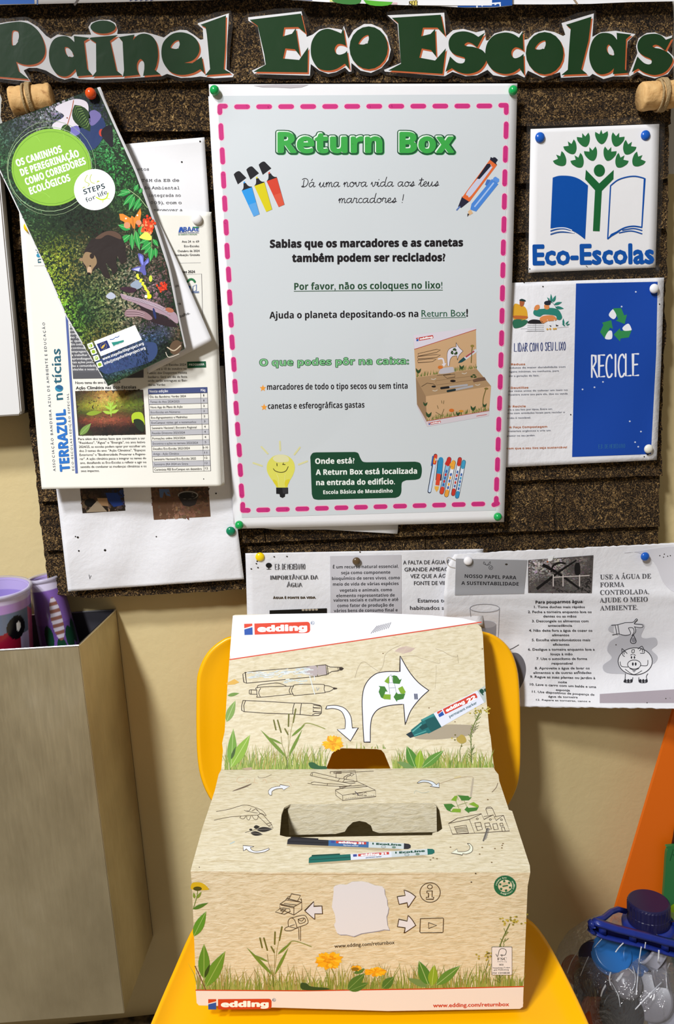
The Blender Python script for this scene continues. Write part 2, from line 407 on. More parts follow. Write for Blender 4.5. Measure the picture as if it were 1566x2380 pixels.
def pin(px, py, r, y, c, label, style='ball', cat='push pin', tilt=(0, 0)):
    p = wall(px, py, -y); o = obj('push_pin', None, None, None, label, cat)
    ax = Vector((tilt[0], -1, tilt[1]))
    m = pmat('pin_' + c[1:], c, .22)
    if style == 'ball':
        prof = [(.0006, 0), (r * .55, .0004)] + [(r * math.cos(a), r * .9 + r * math.sin(a)) for a in [math.radians(d) for d in range(-60, 86, 12)]]
        prof.append((.0001, r * 1.9))
    else:
        prof = [(r * .96, 0), (r, .0006)] + [(r * math.cos(a), .0006 + r * .62 * math.sin(a)) for a in [math.radians(d) for d in range(15, 86, 10)]] + [(.0001, .0006 + r * .62)]
    V, Fc = lathe(prof, 24, True, ax, p); obj('head', mesh(V, Fc, True), m, o)
    V, Fc = lathe([(.0006, -.008), (.0006, .001)], 8, True, ax, p); obj('needle', mesh(V, Fc, True), CHROME, o)
    return o

# ================================================================== SETTING
def boxmesh(x0, x1, y0, y1, z0, z1):
    V = [(x, y, z) for x in (x0, x1) for y in (y0, y1) for z in (z0, z1)]
    return mesh(V, [(0, 1, 3, 2), (4, 6, 7, 5), (0, 4, 5, 1), (2, 3, 7, 6), (0, 2, 6, 4), (1, 5, 7, 3)])
obj('wall_back', boxmesh(-1.8, 2.2, 0, .12, -1.3, 1.5), WALLM, kind='structure')
FLOORM = mat('floor_tiles', lin('#8a8378'), .5, build=lambda nt, b: nt.links.new(ramp(nt, noisetex(nt, obco(nt), 8, 4), [(.3, lin('#7a7268')), (.7, lin('#948c80'))]), b.inputs['Base Color']))
obj('floor', boxmesh(-1.8, 2.2, -2.6, .12, -1.4, -1.3), FLOORM, kind='structure')
BASEM = mat('dark_scuffed_ledge', rough=.6, build=lambda nt, b: nt.links.new(ramp(nt, noisetex(nt, obco(nt), 60, 4), [(.42, lin('#15130f')), (.6, lin('#6a5a40'))]), b.inputs['Base Color']))
obj('baseboard_back', boxmesh(-1.8, .1, -.012, .0, -.86, -.789), BASEM, kind='structure')

# made-up cupboard out of view, added to shade the top left of the board
WHM = mat('blocker_white', lin('#cfcdc8'), .5, build=lambda nt, b: bump(nt, b, noisetex(nt, obco(nt), 60, 3), .05, .001))
cb = empty('shade_blocker', None, 'made-up white cupboard out of view, added to shade the left end of the board', 'shade blocker')
obj('blocker_body', boxmesh(-1.1, -.215, -.285, -.0005, .459, 1.1), WHM, cb); obj('door', boxmesh(-1.098, -.64, -.3, -.286, .461, 1.098), WHM, cb); obj('door', boxmesh(-.63, -.217, -.3, -.286, .461, 1.098), WHM, cb)

# ================================================================== CORK BOARD
YL = [-70, 193, 311, 450, 580, 727, 842, 957, 1062, 1166, 1281, 1394]
YR = [-60, 190, 287, 417, 531, 664, 803, 897, 1000, 1104, 1223, 1322]
XR = [1562, 1558, 1553, 1551, 1549, 1546, 1542, 1540, 1537, 1532, 1530]
def XL(y): return 65 + (y - 960) * (.088 if y < 960 else .118)
board = empty('cork_board', None, 'dark brown expanded cork notice board of overlapping planks on the wall', 'notice board')
SPL = [[.55], [.38], [.7], [.3], [.6], [.2], [.75], [.45], [.74], [.36, .83], [.62]]
rnd = random.Random(4)
for i in range(11):
    cuts = [0] + SPL[i] + [1]
    for a, b in zip(cuts, cuts[1:]):
        nx, ny = max(8, int(70 * (b - a))), 9; V = []; Fc = []
        for j in range(ny + 1):
            for k in range(nx + 1):
                u = a + (b - a) * k / nx; v = j / ny
                yl = YL[i] + (YL[i + 1] - YL[i]) * v - 3 * (i > 0) * (1 - v); yr = YR[i] + (YR[i + 1] - YR[i]) * v - 3 * (1 - v)
                xl = XL(yl); xr = XR[i]; x = xl + (xr - xl) * u; y = yl + (yr - yl) * u
                rg = noise.noise((x * .09, y * .09, i * 3.1)); rg2 = noise.noise((x * .02, y * .02, 7 + i))
                if k in (0, nx) and (u in (0, 1)): x += rg * 4 + rg2 * 5
                elif k in (0, nx): x += rg * 2 + (1.2 if k == 0 else -1.2)
                if j == ny: y += rg * 2.4 + rg2 * 2
                if i == 10 and j >= ny - 2 and u < .06: y -= (j - ny + 3) * (12 * (1 - u / .06)) * .4
                dpt = .0265 + .0075 * v ** 1.2 + noise.noise((x * .05, y * .05, i)) * .0011 + noise.noise((x * .2, y * .2, i)) * .0007
                V.append(wall(x, y, -dpt))
        n = len(V); V += [Vector((p.x, -.0005, p.z)) for p in V]; W = nx + 1
        for j in range(ny):
            for k in range(nx): q = j * W + k; Fc += [(q, q + W, q + W + 1, q + 1), (n + q, n + q + 1, n + q + W + 1, n + q + W)]
        for k in range(nx): q = ny * W + k; Fc += [(k, k + 1, n + k + 1, n + k), (q + 1, q, n + q, n + q + 1)]
        for j in range(ny): q = j * W; Fc += [(q, n + q, n + q + W, q + W), (q + nx, q + W + nx, n + q + W + nx, n + q + nx)]
        obj('cork_plank', mesh(V, Fc), CORK, board)

# ================================================================== HEADER LETTERING
def cv(pts, ox, oy=0, s=1 / 3.7286): return [(ox + p[0] * s, oy + p[1] * s) + tuple(p[2:]) for p in pts]
A_, B_, C_, D_ = 0, 380, 760, 1146
def el(cx, cy, rx, ry, n=20): return [(cx + rx * math.cos(i * 2 * math.pi / n), cy + ry * math.sin(i * 2 * math.pi / n)) for i in range(n)]
# green letter outlines (origin, points, smooth) and their counters, traced by hand; 3rd value 1 = sharp corner
c1 = 1
LET = {
 'painel': [
  (A_, [(-70, 235, 1), (0, 212), (120, 192), (190, 190), (270, 215), (340, 280), (382, 370), (392, 450), (370, 510), (320, 550), (250, 563), (190, 556), (140, 535, 1), (165, 620, 1), (250, 686, 1), (120, 676, 1), (-70, 660, 1)], [[(108, 275), (150, 270), (163, 290), (160, 330), (140, 365), (106, 392)]]),
  (A_, [(640, 312, 1), (777, 328, 1), (728, 358, 1), (738, 440, 1), (757, 600, 1), (800, 650, 1), (670, 662, 1), (655, 600, 1), (600, 652), (550, 664), (490, 640), (440, 565), (424, 480), (435, 400), (470, 340), (530, 315), (590, 320), (645, 365, 1)], [[(563, 412), (600, 420), (640, 482), (610, 495), (575, 470)]]),
  (A_, el(893, 235, 110, 57), []),
  (A_, [(785, 326, 1), (1020, 305, 1), (953, 355, 1), (975, 450, 1), (1010, 612, 1), (1060, 652, 1), (800, 664, 1), (834, 620, 1), (832, 372, 1), (775, 335, 1)], []),
  (A_, [(1028, 322, 1), (1165, 300, 1), (1153, 348, 1), (1190, 308), (1245, 292), (1310, 310), (1355, 370), (1370, 470), (1358, 560), (1340, 605, 1), (1392, 646, 1), (1240, 657, 1), (1250, 600, 1), (1248, 545), (1218, 512), (1190, 545), (1188, 600), (1208, 648, 1), (1065, 664, 1), (1075, 610, 1), (1062, 362, 1)], []),
  (B_, [(150, 280), (230, 300), (290, 350), (312, 420), (295, 480), (250, 525), (180, 545, 1), (250, 548, 1), (330, 492, 1), (345, 570, 1), (355, 636, 1), (318, 600, 1), (250, 635), (150, 650), (60, 622), (0, 545), (-19, 455), (0, 365), (70, 298)], [[(62, 412), (90, 367), (130, 350), (137, 385), (108, 424)]]),
  (B_, [(320, 215, 1), (540, 135, 1), (535, 400, 1), (522, 600, 1), (588, 635, 1), (360, 652, 1), (403, 600, 1), (385, 400, 1), (375, 300, 1), (365, 240, 1)], [])],
 'eco': [
  (B_, [(745, 172, 1), (1190, 118, 1), (1232, 290, 1), (1165, 235, 1), (1045, 238, 1), (1033, 316, 1), (1112, 293, 1), (1145, 246, 1), (1182, 485, 1), (1138, 428, 1), (1055, 420, 1), (1035, 508, 1), (1175, 520, 1), (1252, 410, 1), (1248, 628, 1), (780, 622, 1), (885, 560, 1), (872, 470, 1), (815, 225, 1)], []),
  (C_, [(0, 250), (70, 268), (122, 290, 1), (140, 240, 1), (165, 400, 1), (130, 384), (90, 385), (66, 420), (75, 458), (105, 475), (150, 462), (172, 440, 1), (195, 602, 1), (153, 552, 1), (80, 598), (0, 612), (-80, 588), (-130, 510), (-142, 430), (-128, 350), (-75, 278)], []),
  (C_, el(360, 415, 167, 186), [[(273, 375), (310, 325), (355, 305), (356, 345), (322, 382), (285, 386)]])],
 'escola': [
  (C_, [(560, 155, 1), (985, 128, 1), (1022, 312, 1), (955, 240, 1), (830, 240, 1), (815, 315, 1), (895, 295, 1), (935, 252, 1), (945, 492, 1), (900, 435, 1), (820, 420, 1), (798, 500, 1), (935, 525, 1), (1028, 420, 1), (1000, 640, 1), (530, 610, 1), (640, 552, 1), (628, 400, 1), (615, 200, 1)], []),
  (C_, [(1365, 285, 1), (1310, 320, 1), (1255, 288), (1180, 272), (1100, 290), (1055, 350), (1060, 425), (1100, 470), (1150, 488), (1190, 502), (1190, 535), (1165, 550), (1120, 540), (1065, 490, 1), (1025, 622, 1), (1080, 592, 1), (1140, 625), (1220, 640), (1310, 615), (1368, 550), (1380, 490), (1345, 437), (1270, 408), (1215, 402), (1190, 388), (1215, 368), (1255, 378), (1300, 412, 1)], []),
  (D_, [(100, 282), (170, 295), (222, 327, 1), (255, 275, 1), (262, 440, 1), (230, 420), (190, 411), (160, 440), (160, 480), (185, 505), (225, 495), (262, 468, 1), (268, 652, 1), (228, 592, 1), (170, 630), (90, 641), (0, 610), (-55, 540), (-70, 460), (-50, 370), (10, 305)], []),
  (D_, el(445, 462, 164, 184), [[(363, 415), (400, 370), (448, 353), (447, 395), (412, 426), (375, 430)]]),
  (D_, [(630, 215, 1), (850, 145, 1), (825, 350, 1), (762, 600, 1), (812, 640, 1), (590, 650, 1), (645, 605, 1), (658, 400, 1), (670, 250, 1)], []),
  (D_, [(1068, 285, 1), (1195, 300, 1), (1150, 340, 1), (1140, 600, 1), (1165, 632, 1), (1035, 643, 1), (1045, 592, 1), (1000, 630), (930, 645), (870, 610), (835, 530), (833, 440), (860, 350), (910, 298), (970, 285), (1030, 300), (1072, 345, 1)], [[(983, 412), (1005, 390), (1047, 465), (1022, 480), (990, 452)]])],
 's': [
  (D_, [(1550, 325, 1), (1495, 345, 1), (1450, 305), (1385, 293), (1300, 310), (1252, 370), (1255, 440), (1300, 483), (1350, 505), (1370, 522), (1368, 550), (1340, 558), (1300, 542), (1248, 490, 1), (1200, 625, 1), (1255, 595, 1), (1310, 630), (1400, 651), (1490, 622), (1545, 552), (1550, 500), (1510, 455), (1450, 425), (1400, 415), (1380, 400), (1405, 388), (1440, 400), (1490, 440, 1)], [])]}
def dpt(L, o): return [(p[0] + (o - A_) * 3.7286, p[1]) for p in L]
OUT = {
 'painel': dpt([(-70, 215), (60, 190), (180, 178), (240, 180), (330, 235), (400, 310), (440, 335), (500, 298), (620, 318), (640, 300), (790, 300), (765, 235), (790, 195), (860, 172), (950, 172), (1000, 200), (1020, 260), (1015, 295), (1150, 290), (1250, 278), (1340, 300), (1420, 325), (1480, 280), (1560, 258)], A_) + dpt([(200, 262), (260, 300), (320, 345), (345, 340), (340, 250), (295, 210), (300, 200), (566, 115), (550, 400), (545, 600), (610, 645), (600, 668), (440, 678), (320, 662), (240, 672), (150, 675), (80, 655), (30, 640)], B_) + dpt([(1400, 660), (1240, 670), (1060, 682), (800, 690), (680, 685), (630, 672), (560, 690), (500, 672), (400, 612), (320, 588), (250, 588), (205, 610), (265, 708), (0, 682), (-70, 675)], A_),
 'eco': dpt([(732, 150), (1195, 98), (1240, 320), (1290, 300), (1350, 255), (1430, 240), (1540, 255)], B_) + dpt([(130, 262), (145, 225), (185, 335), (230, 260), (320, 208), (385, 208), (470, 245), (520, 310), (552, 430), (530, 520), (470, 590), (380, 632), (290, 612), (210, 545), (210, 620), (190, 622), (155, 585), (80, 625), (10, 640)], C_) + dpt([(1350, 612), (1275, 555), (1268, 655), (785, 640), (765, 612), (880, 560), (815, 225), (735, 180)], B_),
 'escola': dpt([(522, 132), (1015, 110), (1030, 315), (1090, 262), (1180, 250), (1290, 280), (1365, 262), (1375, 350), (1395, 350)], C_) + dpt([(10, 290), (100, 265), (170, 272), (225, 295), (252, 268), (270, 345), (300, 340), (360, 285), (445, 262), (530, 278), (605, 312), (625, 300), (592, 200), (872, 116), (858, 320), (930, 280), (1060, 266), (1232, 295), (1165, 360), (1145, 600), (1178, 662), (1040, 662), (955, 685), (860, 640), (835, 662), (588, 674), (580, 625), (430, 673), (300, 612), (270, 672), (210, 642), (90, 667), (0, 652)], D_) + dpt([(1390, 605), (1300, 652), (1200, 660), (1085, 622), (1020, 660), (500, 620), (493, 605), (640, 545), (610, 210)], C_),
 's': dpt([(1552, 306), (1540, 350), (1512, 440), (1562, 490), (1568, 560), (1512, 642), (1400, 680), (1300, 652), (1250, 622), (1182, 662), (1176, 640), (1250, 460), (1238, 400), (1260, 330), (1330, 285), (1400, 280), (1500, 322)], D_)}
def grow(P, d):
    n = len(P); ar = sum(P[i][0] * P[(i + 1) % n][1] - P[(i + 1) % n][0] * P[i][1] for i in range(n)); sg = 1 if ar > 0 else -1; R = []
    for i in range(n):
        a, b = P[i - 1], P[(i + 1) % n]; dx, dy = b[0] - a[0], b[1] - a[1]; l = math.hypot(dx, dy) or 1
        R.append((P[i][0] + dy / l * d * sg, P[i][1] - dx / l * d * sg))
    return R
lab = {'painel': 'laminated green cut-out letters reading Painel at the top left of the board', 'eco': 'laminated green cut-out letters reading Eco in the middle of the header', 'escola': 'laminated green cut-out letters reading Escola at the top of the board', 's': 'laminated green cut-out letter s at the far right end of the header'}
for i, wd in enumerate(('painel', 'eco', 'escola', 's')):
    sf = wsurf(.0385 + .0006 * (i % 2)); o = [(p[0] / 3.7286, p[1] / 3.7286) for p in OUT[wd]]
    root = empty('header_lettering', None, lab[wd], 'lettering')
    slab('paper_backing', o, sf, PAPER, .0003, root)
    slab('laminate_edge', spline(grow(o, 8 if wd != 's' else 6), n=2), sf, FILM, .0002, root, eps=.0003)
    pr = Print(sf, .8)
    for org, pts, holes in LET[wd]:
        g = spline(cv(pts, org)) if any(len(p) > 2 for p in pts) else cv(pts, org)
        hs = [spline(cv(h, org)) for h in holes]
        pr.poly([(x + 3, y + 4) for x, y in g], '#cc6536', 2); pr.poly(g, '#123c18', 3)
        for h in hs: pr.poly(h, '#cc6536', 4); pr.poly([(x + (2.2 if x < max(q[0] for q in h) - 3 else .3), y + (2.6 if y < max(q[1] for q in h) - 3 else 0)) for x, y in h], '#e9e7ea', 5)
    pr.build('letters', root, PRINT_G, eps=.00005)


# ================================================================== SHARED ARTWORK
def recycle(pr, cx, cy, R, c1='#3a7d3a', c2='#4f9b3a', layer=3, sy=1.0, fold=None):
    """three folded arrows"""
    for k in range(3):
        a0 = math.radians(-90 + 120 * k)
        def T(x, y, a=a0):
            X = x * math.cos(a + math.pi / 2) - y * math.sin(a + math.pi / 2); Y = x * math.sin(a + math.pi / 2) + y * math.cos(a + math.pi / 2)
            return (cx + X * R, cy + Y * R * sy)
        pr.poly([T(-.12, -.98), T(.28, -.98), T(.48, -.62), T(.66, -.72), T(.5, -.16), T(-.02, -.3), T(.16, -.42), T(-.12, -.92)], c1, layer)
        pr.poly([T(-.16, -.96), T(-.46, -.6), T(-.1, -.22), T(.1, -.52)], fold or c2, layer)
def edding(pr, p0, p1, h, layer=3, red='#d9432a', reg=True, te=.955):
    """the maker's name: white letters on a red bar with a red and blue square, p0-p1 along the bottom of the mark"""
    dx, dy = p1[0] - p0[0], p1[1] - p0[1]; L = math.hypot(dx, dy); ux, uy = dx / L, dy / L; vx, vy = uy, -ux
    q = lambda a, b: (p0[0] + ux * a * L + vx * b * h, p0[1] + uy * a * L + vy * b * h)
    pr.poly([q(0, 0), q(.125, 0), q(.125, .68), q(0, .5)], '#2452a8', layer); pr.poly([q(0, .6), q(.125, .8), q(.125, 1), q(0, 1)], red, layer)
    pr.poly([q(.155, 0), q(.95, 0), q(.985, .08), q(1, .25), q(1, .8), q(.985, .95), q(.96, 1), q(.155, 1)], red, layer)
    pr.text('edding', q(.2, .25), q(te, .25), h * .5, '#fbfbfb', 'bold', layer + 1, .045, .97)
    if reg: pr.ring(*q(1.04, .88), h * .15, h * .15, h * .03, '#44608a', layer); pr.text('R', q(1.02, .8), q(1.06, .8), h * .14, '#44608a', 'sans', layer)
def arrow(pr, P, c, ol, w_, layer=3):
    G = spline(P); pr.poly(G, c, layer); pr.line(G + [G[0], G[1]], w_, ol, layer + 1, cap=False)
def leaf(pr, a, b, wd, c, layer=3, vein=None, bend=0):
    dx, dy = b[0] - a[0], b[1] - a[1]; L = math.hypot(dx, dy); nx, ny = -dy / L, dx / L; P = []; M = []
    for s_ in (1, -1):
        R = range(0, 9) if s_ == 1 else range(8, -1, -1)
        for i in R:
            t = i / 8; o = wd * math.sin(math.pi * t ** .8) * s_ * .5 + bend * math.sin(math.pi * t)
            P.append((a[0] + dx * t + nx * o, a[1] + dy * t + ny * o))
            if s_ == 1: M.append((a[0] + dx * t + nx * bend * math.sin(math.pi * t), a[1] + dy * t + ny * bend * math.sin(math.pi * t)))
    pr.poly(P, c, layer)
    if vein: pr.line(M, max(.5, wd * .06), vein, layer + 1, cap=False)
def mosaic(pr, fpt, grid, n, size, seed, layer=1, jit=.25, asp=(.5, 1.6), rot=None, mask=None):
    """printed photograph built of small flecks; grid = rows of hex colours over u,v"""
    r = random.Random(seed); H = len(grid) - 1; W = len(grid[0]) - 1
    G = [[lin(c, pr.k) for c in row] for row in grid]
    for _ in range(n):
        u, v = r.random(), r.random()
        if mask and not mask(u, v): continue
        x, y = fpt(u, v); gu, gv = u * W, v * H; i, j = min(W - 1, int(gu)), min(H - 1, int(gv)); a, b = gu - i, gv - j
        br = math.exp(r.gauss(0, jit * 1.5)); c = tuple(max(0, min(1, ((G[j][i][k] * (1 - a) + G[j][i + 1][k] * a) * (1 - b) + (G[j + 1][i][k] * (1 - a) + G[j + 1][i + 1][k] * a) * b) * br * (1 + r.gauss(0, .08)))) for k in range(3)) + (1,)
        th = r.uniform(0, 6.3) if rot is None else rot + r.gauss(0, .3); s1 = size * r.uniform(.5, 1.5); s2 = s1 * r.uniform(*asp)
        ct, st_ = math.cos(th), math.sin(th); P = []
        for q in range(5): an = q * 1.2566 + r.uniform(-.4, .4); rr_ = r.uniform(.6, 1.1); px, py = s1 * rr_ * math.cos(an), s2 * rr_ * math.sin(an); P.append((x + px * ct - py * st_, y + px * st_ + py * ct))
        V = [pr.X(p) for p in P]; pr.tris(V, [(0, 1, 2), (0, 2, 3), (0, 3, 4)], c, layer + r.random() * .6)
def quad(P):
    def f(u, v):
        u, v = .02 + .96 * u, .02 + .96 * v
        return tuple((P[0][k] * (1 - u) + P[1][k] * u) * (1 - v) + (P[3][k] * (1 - u) + P[2][k] * u) * v for k in (0, 1))
    return f

# ================================================================== TYPED LETTER (behind the brochure)
hf = lambda x, y: .001 * math.sin(x * .02) + .0006 * math.sin(y * .03)
sf = wsurf(.0378, hf)
let = empty('letter', None, 'white typed letter partly hidden behind the brochure, left of the big poster', 'letter')
sheet('paper', [(205, 342, 475, 319), (240, 600, 492, 580), (262, 760, 502, 745)], sf, PAPER, label=None, parent=let)
pr = Print(sf).frame(0, 180, 520 / 1566)
for t, a, b, y, sl in (('insetos', 900, 1042, 652, -.02), ('turma T4M da EB de', 850, 1253, 730, -.03), ('educação Ambiental', 880, 1256, 783, -.02), ('a integrada no', 1010, 1264, 835, -.02), ('(2009), com o', 1015, 1270, 886, -.02), ('para promover a', 980, 1276, 938, -.02)):
    pr.text(t, (a, y - sl * 30), (b, y + sl * 30), 19, '#4a4a4e', 'mono')
for x, y in ((1400, 448), (1272, 592)): pr.ell(x, y, 6, 6, '#1a1612')
pr.build('typed_text', let)

# ================================================================== WORKSHOP PHOTO SHEET (lowest left)
hf = lambda x, y: .0012 * math.sin(x * .016 + y * .004) + .0007 * math.sin(x * .05 + y * .02) + .0008 * math.sin(y * .035) + .006 * max(0, (y - 1150) / 220) ** 2 * (.3 + .7 * math.sin(x * .012) ** 2)
sf = wsurf(.0385, hf, 20)
wsp = empty('photo_sheet', None, 'crumpled white sheet with two workshop photographs, lowest at the left of the board', 'paper')
sheet('paper', [(95, 860, 520, 850), (131, 1140, 541, 1128), (158, 1375, 567, 1346)], sf, PAPER_C, 40, 40, parent=wsp)
pr = Print(sf).frame(0, 1100, 600 / 1566)
q = [(482, 60), (745, 60), (760, 226), (501, 242)]; q2 = [(912, 60), (1262, 60), (1277, 262), (933, 282)]
pr.poly(q, '#2e241c', 1); pr.poly(q2, '#6a4c38', 1)
mosaic(pr, quad(q2), [['#382820', '#4a3c30', '#281c16', '#33281f'], ['#5c4230', '#6a4c38', '#5a402e', '#503a2b'], ['#94705a', '#a07a62', '#7c5a46', '#6a4a3a']], 700, 9, 3, 1, .13)
mosaic(pr, quad(q), [['#201a14', '#1c1a1e', '#16161c'], ['#5a4430', '#28201a', '#20346e'], ['#6a5a48', '#927a60', '#4c3c38']], 350, 9, 4, 1, .2)
pr.poly([(640, 118), (712, 118), (750, 190), (690, 205), (655, 165)], '#1f3a80', 3); pr.ell(548, 178, 36, 26, '#101010', 3)
pr.poly([(590, 150), (650, 150), (660, 200), (600, 195)], '#b08c66', 3); pr.poly([(525, 235), (590, 165), (650, 232)], '#b5a48c', 3)
pr.ell(1140, 132, 62, 26, '#8c8680', 3); pr.ell(1140, 134, 55, 20, '#1c1816', 4); pr.poly([(1080, 140), (1202, 140), (1185, 190), (1150, 202), (1112, 195)], '#2c2624', 3)
pr.poly([(965, 95), (1025, 95), (1035, 140), (1010, 135), (995, 110), (985, 150), (970, 145)], '#53688e', 3)
for x, y, r_ in ((458, 383, 4), (472, 388, 6), (478, 470, 5), (637, 466, 7), (948, 384, 4), (1310, 122, 5)): pr.ell(x, y, r_, r_, '#201a14', 3)
pr.line([(540, 615), (545, 640), (552, 620)], 3, '#55565e', 3)
pr.build('photos', wsp)

# ================================================================== NEWSLETTER
hf = lambda x, y: .003 * math.sin((x - 40) * .0055) ** 2 + .020 * max(0, (y - 620) / 520) ** 2.2
NR = [(44, 486, 489, 495), (60, 700, 500, 700), (83, 985, 510, 980), (97, 1137, 515, 1130)]
sf = wsurf(.0415, hf, 30)
nws = empty('newsletter', None, 'white folded newsletter with blue vertical title pinned at the left of the board', 'newsletter')
for i in (2, 1):
    s2 = wsurf(.0415 - .0006 * i, hf, 30)
    sheet('page', [(r[0] + 1, r[1] - (1 if k == 0 else 0), r[2] + 3.4 * i * (.3 + .7 * k / 3), r[3] - 1.2 * i) for k, r in enumerate(NR)], s2, PAPER_W, 30, 30, parent=nws)
sheet('cover_page', NR, sf, PAPER_W, 34, 40, parent=nws)
pr = Print(sf).frame(0, 680, 560 / 1566)
pr.text('ASSOCIAÇÃO BANDEIRA AZUL DE AMBIENTE E EDUCAÇÃO', (362, 1160), (291, 193), 16, '#5a6472', 'sans', sp=1.35)
pr.text('TERRAZUL', (454, 1160), (424, 757), 62, '#1f6fc4', 'bold', off=.03)
pr.text('n', (410, 695), (406, 652), 62, '#1d6076', 'sans', off=.012); pr.text('tícias', (400, 592), (392, 364), 62, '#1d6076', 'sans', off=.012)
pr.ell(384, 622, 26, 22, '#2c8fb4', 3); pr.poly([(362, 612), (384, 600), (408, 612), (400, 632), (375, 624)], '#1f5e8c', 4, True)
pr.text('ECO-ESCOLAS I EDIÇÃO ESPECIAL', (482, 1155), (446, 655), 13, '#5a6472', 'sans', sp=1.35)
pr.poly([(490, 1175), (506, 1174), (434, 60), (420, 60)], '#5165a4', 2)
pr.poly([(443, 60), (930, 40), (933, 553), (475, 560)], '#5c5c62', 1)
pr.poly([(475, 520), (933, 510), (933, 553), (476, 560)], '#55555a', 2)
L = ['ros e ...', 'dos últimos', 'de forma', 'ros anos', 'Este ano as', 'colas como', 'consiste em', 'no Superior', 'e que agora', 'Em todo este', 'continuarão a', 'empregam o seu', 'a trabalhar com', 'aprendizagem bas', 'tais ações positivas', 'las e comunidades a', 'eles/elas o nosso obr']
wd = [95, 105, 100, 70, 90, 105, 115, 130, 140, 115, 140, 148, 150, 160, 165, 172, 178]
for i, t in enumerate(L): y = 135 + i * 23.2; pr.text(t, (447 + i * 1.7, y), (447 + i * 1.7 + wd[i], y - 2), 15, '#f0f0f0', 'sans', 3, .01)
pr.text('Novo tema do ano letivo 2024', (490, 594), (782, 590), 17, '#26262a', 'sans', off=.006); pr.text('Ação Climática nas', (493, 629), (722, 625), 19, '#26262a', 'sans', off=.016); pr.text('Eco-Escolas', (736, 625), (885, 624), 19, '#26262a', 'bold', off=.0)
q = [(488, 640), (930, 632), (947, 922), (510, 930)]
pr.poly(q, '#3a2c1c', 1)
mosaic(pr, quad(q), [['#31291e', '#5a4020', '#a97b3c', '#b98c48', '#4a3b22', '#2e2a18'], ['#433a20', '#7a6a2c', '#cfa65a', '#a89238', '#5d5a20', '#37401a'], ['#6a6a20', '#a0a030', '#c0b848', '#8c9230', '#6f7c22', '#5a6a20'], ['#3a4018', '#4e5a1c', '#6e4a28', '#5a4020', '#4c4a1c', '#40451c'], ['#58281c', '#8e4630', '#a0583c', '#8c4a34', '#70382a', '#40241c'], ['#2a2218', '#3a2018', '#2a1812', '#3c2018', '#241812', '#1c140e'], ['#465a24', '#2a2418', '#17120e', '#1c130f', '#16100c', '#120e0a']], 3600, 8, 9, 1, .09)
for a, b, w_ in (((722, 800), (720, 705), 20), ((722, 760), (680, 735), 18), ((722, 760), (762, 728), 18), ((722, 785), (668, 772), 22), ((724, 782), (772, 762), 22), ((720, 740), (700, 708), 12), ((722, 740), (738, 706), 12)): leaf(pr, a, b, w_, '#a8d040', 3, '#dcee90')
pr.line([(722, 805), (722, 730)], 4, '#8fbb38', 3); leaf(pr, (560, 790), (665, 775), 30, '#8fa82e', 3); pr.poly([(855, 800), (880, 778), (925, 785), (940, 860), (905, 850), (880, 830), (862, 848)], '#b4cf2c', 3, True); pr.poly([(868, 830), (905, 822), (937, 852), (930, 905), (890, 880)], '#23301c', 4, True); leaf(pr, (520, 925), (592, 850), 42, '#7a9a4a', 3, '#a9c878')
LL = [('Para além dos temas base que continuam a ser', 508, 942, 958), ('"Resíduos", "Água" e "Energia", no ano letivo', 510, 943, 983), ('2024/25, as escolas podem optar por escolher um', 513, 944, 1009), ('dos 3 temas do ano: "Ação Climática", "Espaços', 515, 944, 1035), ('Exteriores" e "Biodiversidade: Preservar e Regene-', 517, 947, 1061), ('rar". A ação climática passa a integrar os temas do', 519, 949, 1087), ('ano, desafiando as Eco-Escolas a refletir e agir no', 521, 951, 1113), ('sentido de combater as mudanças climáticas e os', 523, 951, 1139), ('seus impactos.', 526, 646, 1165)]
pr.texts(LL, 14.5, '#2b2b2f', 'sans', -.012)
pr.texts([('no Dia das Eco-Escolas 2024', 958, 1210, 478), ('decorrerá a 10 de outubro no', 958, 1212, 504), ('Palácio dos Desportos Helena', 960, 1215, 530), ('Senfeiro. Será um dia de festa', 961, 1216, 556), ('onde serão entregues as Ban-', 962, 1217, 580), ('deiras Verdes', 963, 1073, 606)], 14.5, '#2b2b2f', 'sans', -.012)
pr.poly([(1216, 450), (1337, 446), (1339, 486), (1218, 491)], '#14573a', 2); pr.text('PROGRAMA', (1228, 476), (1328, 473), 14, '#e8f0e8', 'bold')
pr.poly([(962, 625), (1347, 614), (1348, 650), (964, 660)], '#434f80', 2); pr.text('Nesta edição:', (972, 650), (1094, 647), 16, '#eeeef4', 'bold'); pr.text('Pág', (1305, 642), (1334, 641), 15, '#eeeef4', 'bold')
TB = [('Dia das Bandeiras Verdes 2024', '1', 233), ('Temas do Ano 2024/2025', '1', 190), ('Nova App do Plano de Ação', '2', 208), ('Eco-Escolas em Números', '2', 190), ('Eco-Agrupamentos e Madrinhas', '2', 235), ('EcoCampus: visitas, gal. e testemunhos', '3', 290), ('Seminário Nacional | Encontro Regional', '4', 290), ('Reunião Diretores 2023/2024', '4', 213), ('Formações online 2023/2024', '4', 212), ('Encontros e ações no terreno 2023/2024', '5', 294), ('Desafios Eco-Escolas 2023/2024', '6-10', 238), ('Artigo - Ação Climática', '11', 166), ('Seminário Nacional Eco-Escolas 2025', '12', 274), ('Seminário JRA 2024 em Sintra', '12', 222), ('Cerimónia FEE EcoCampus em dezembro', '12', 308)]
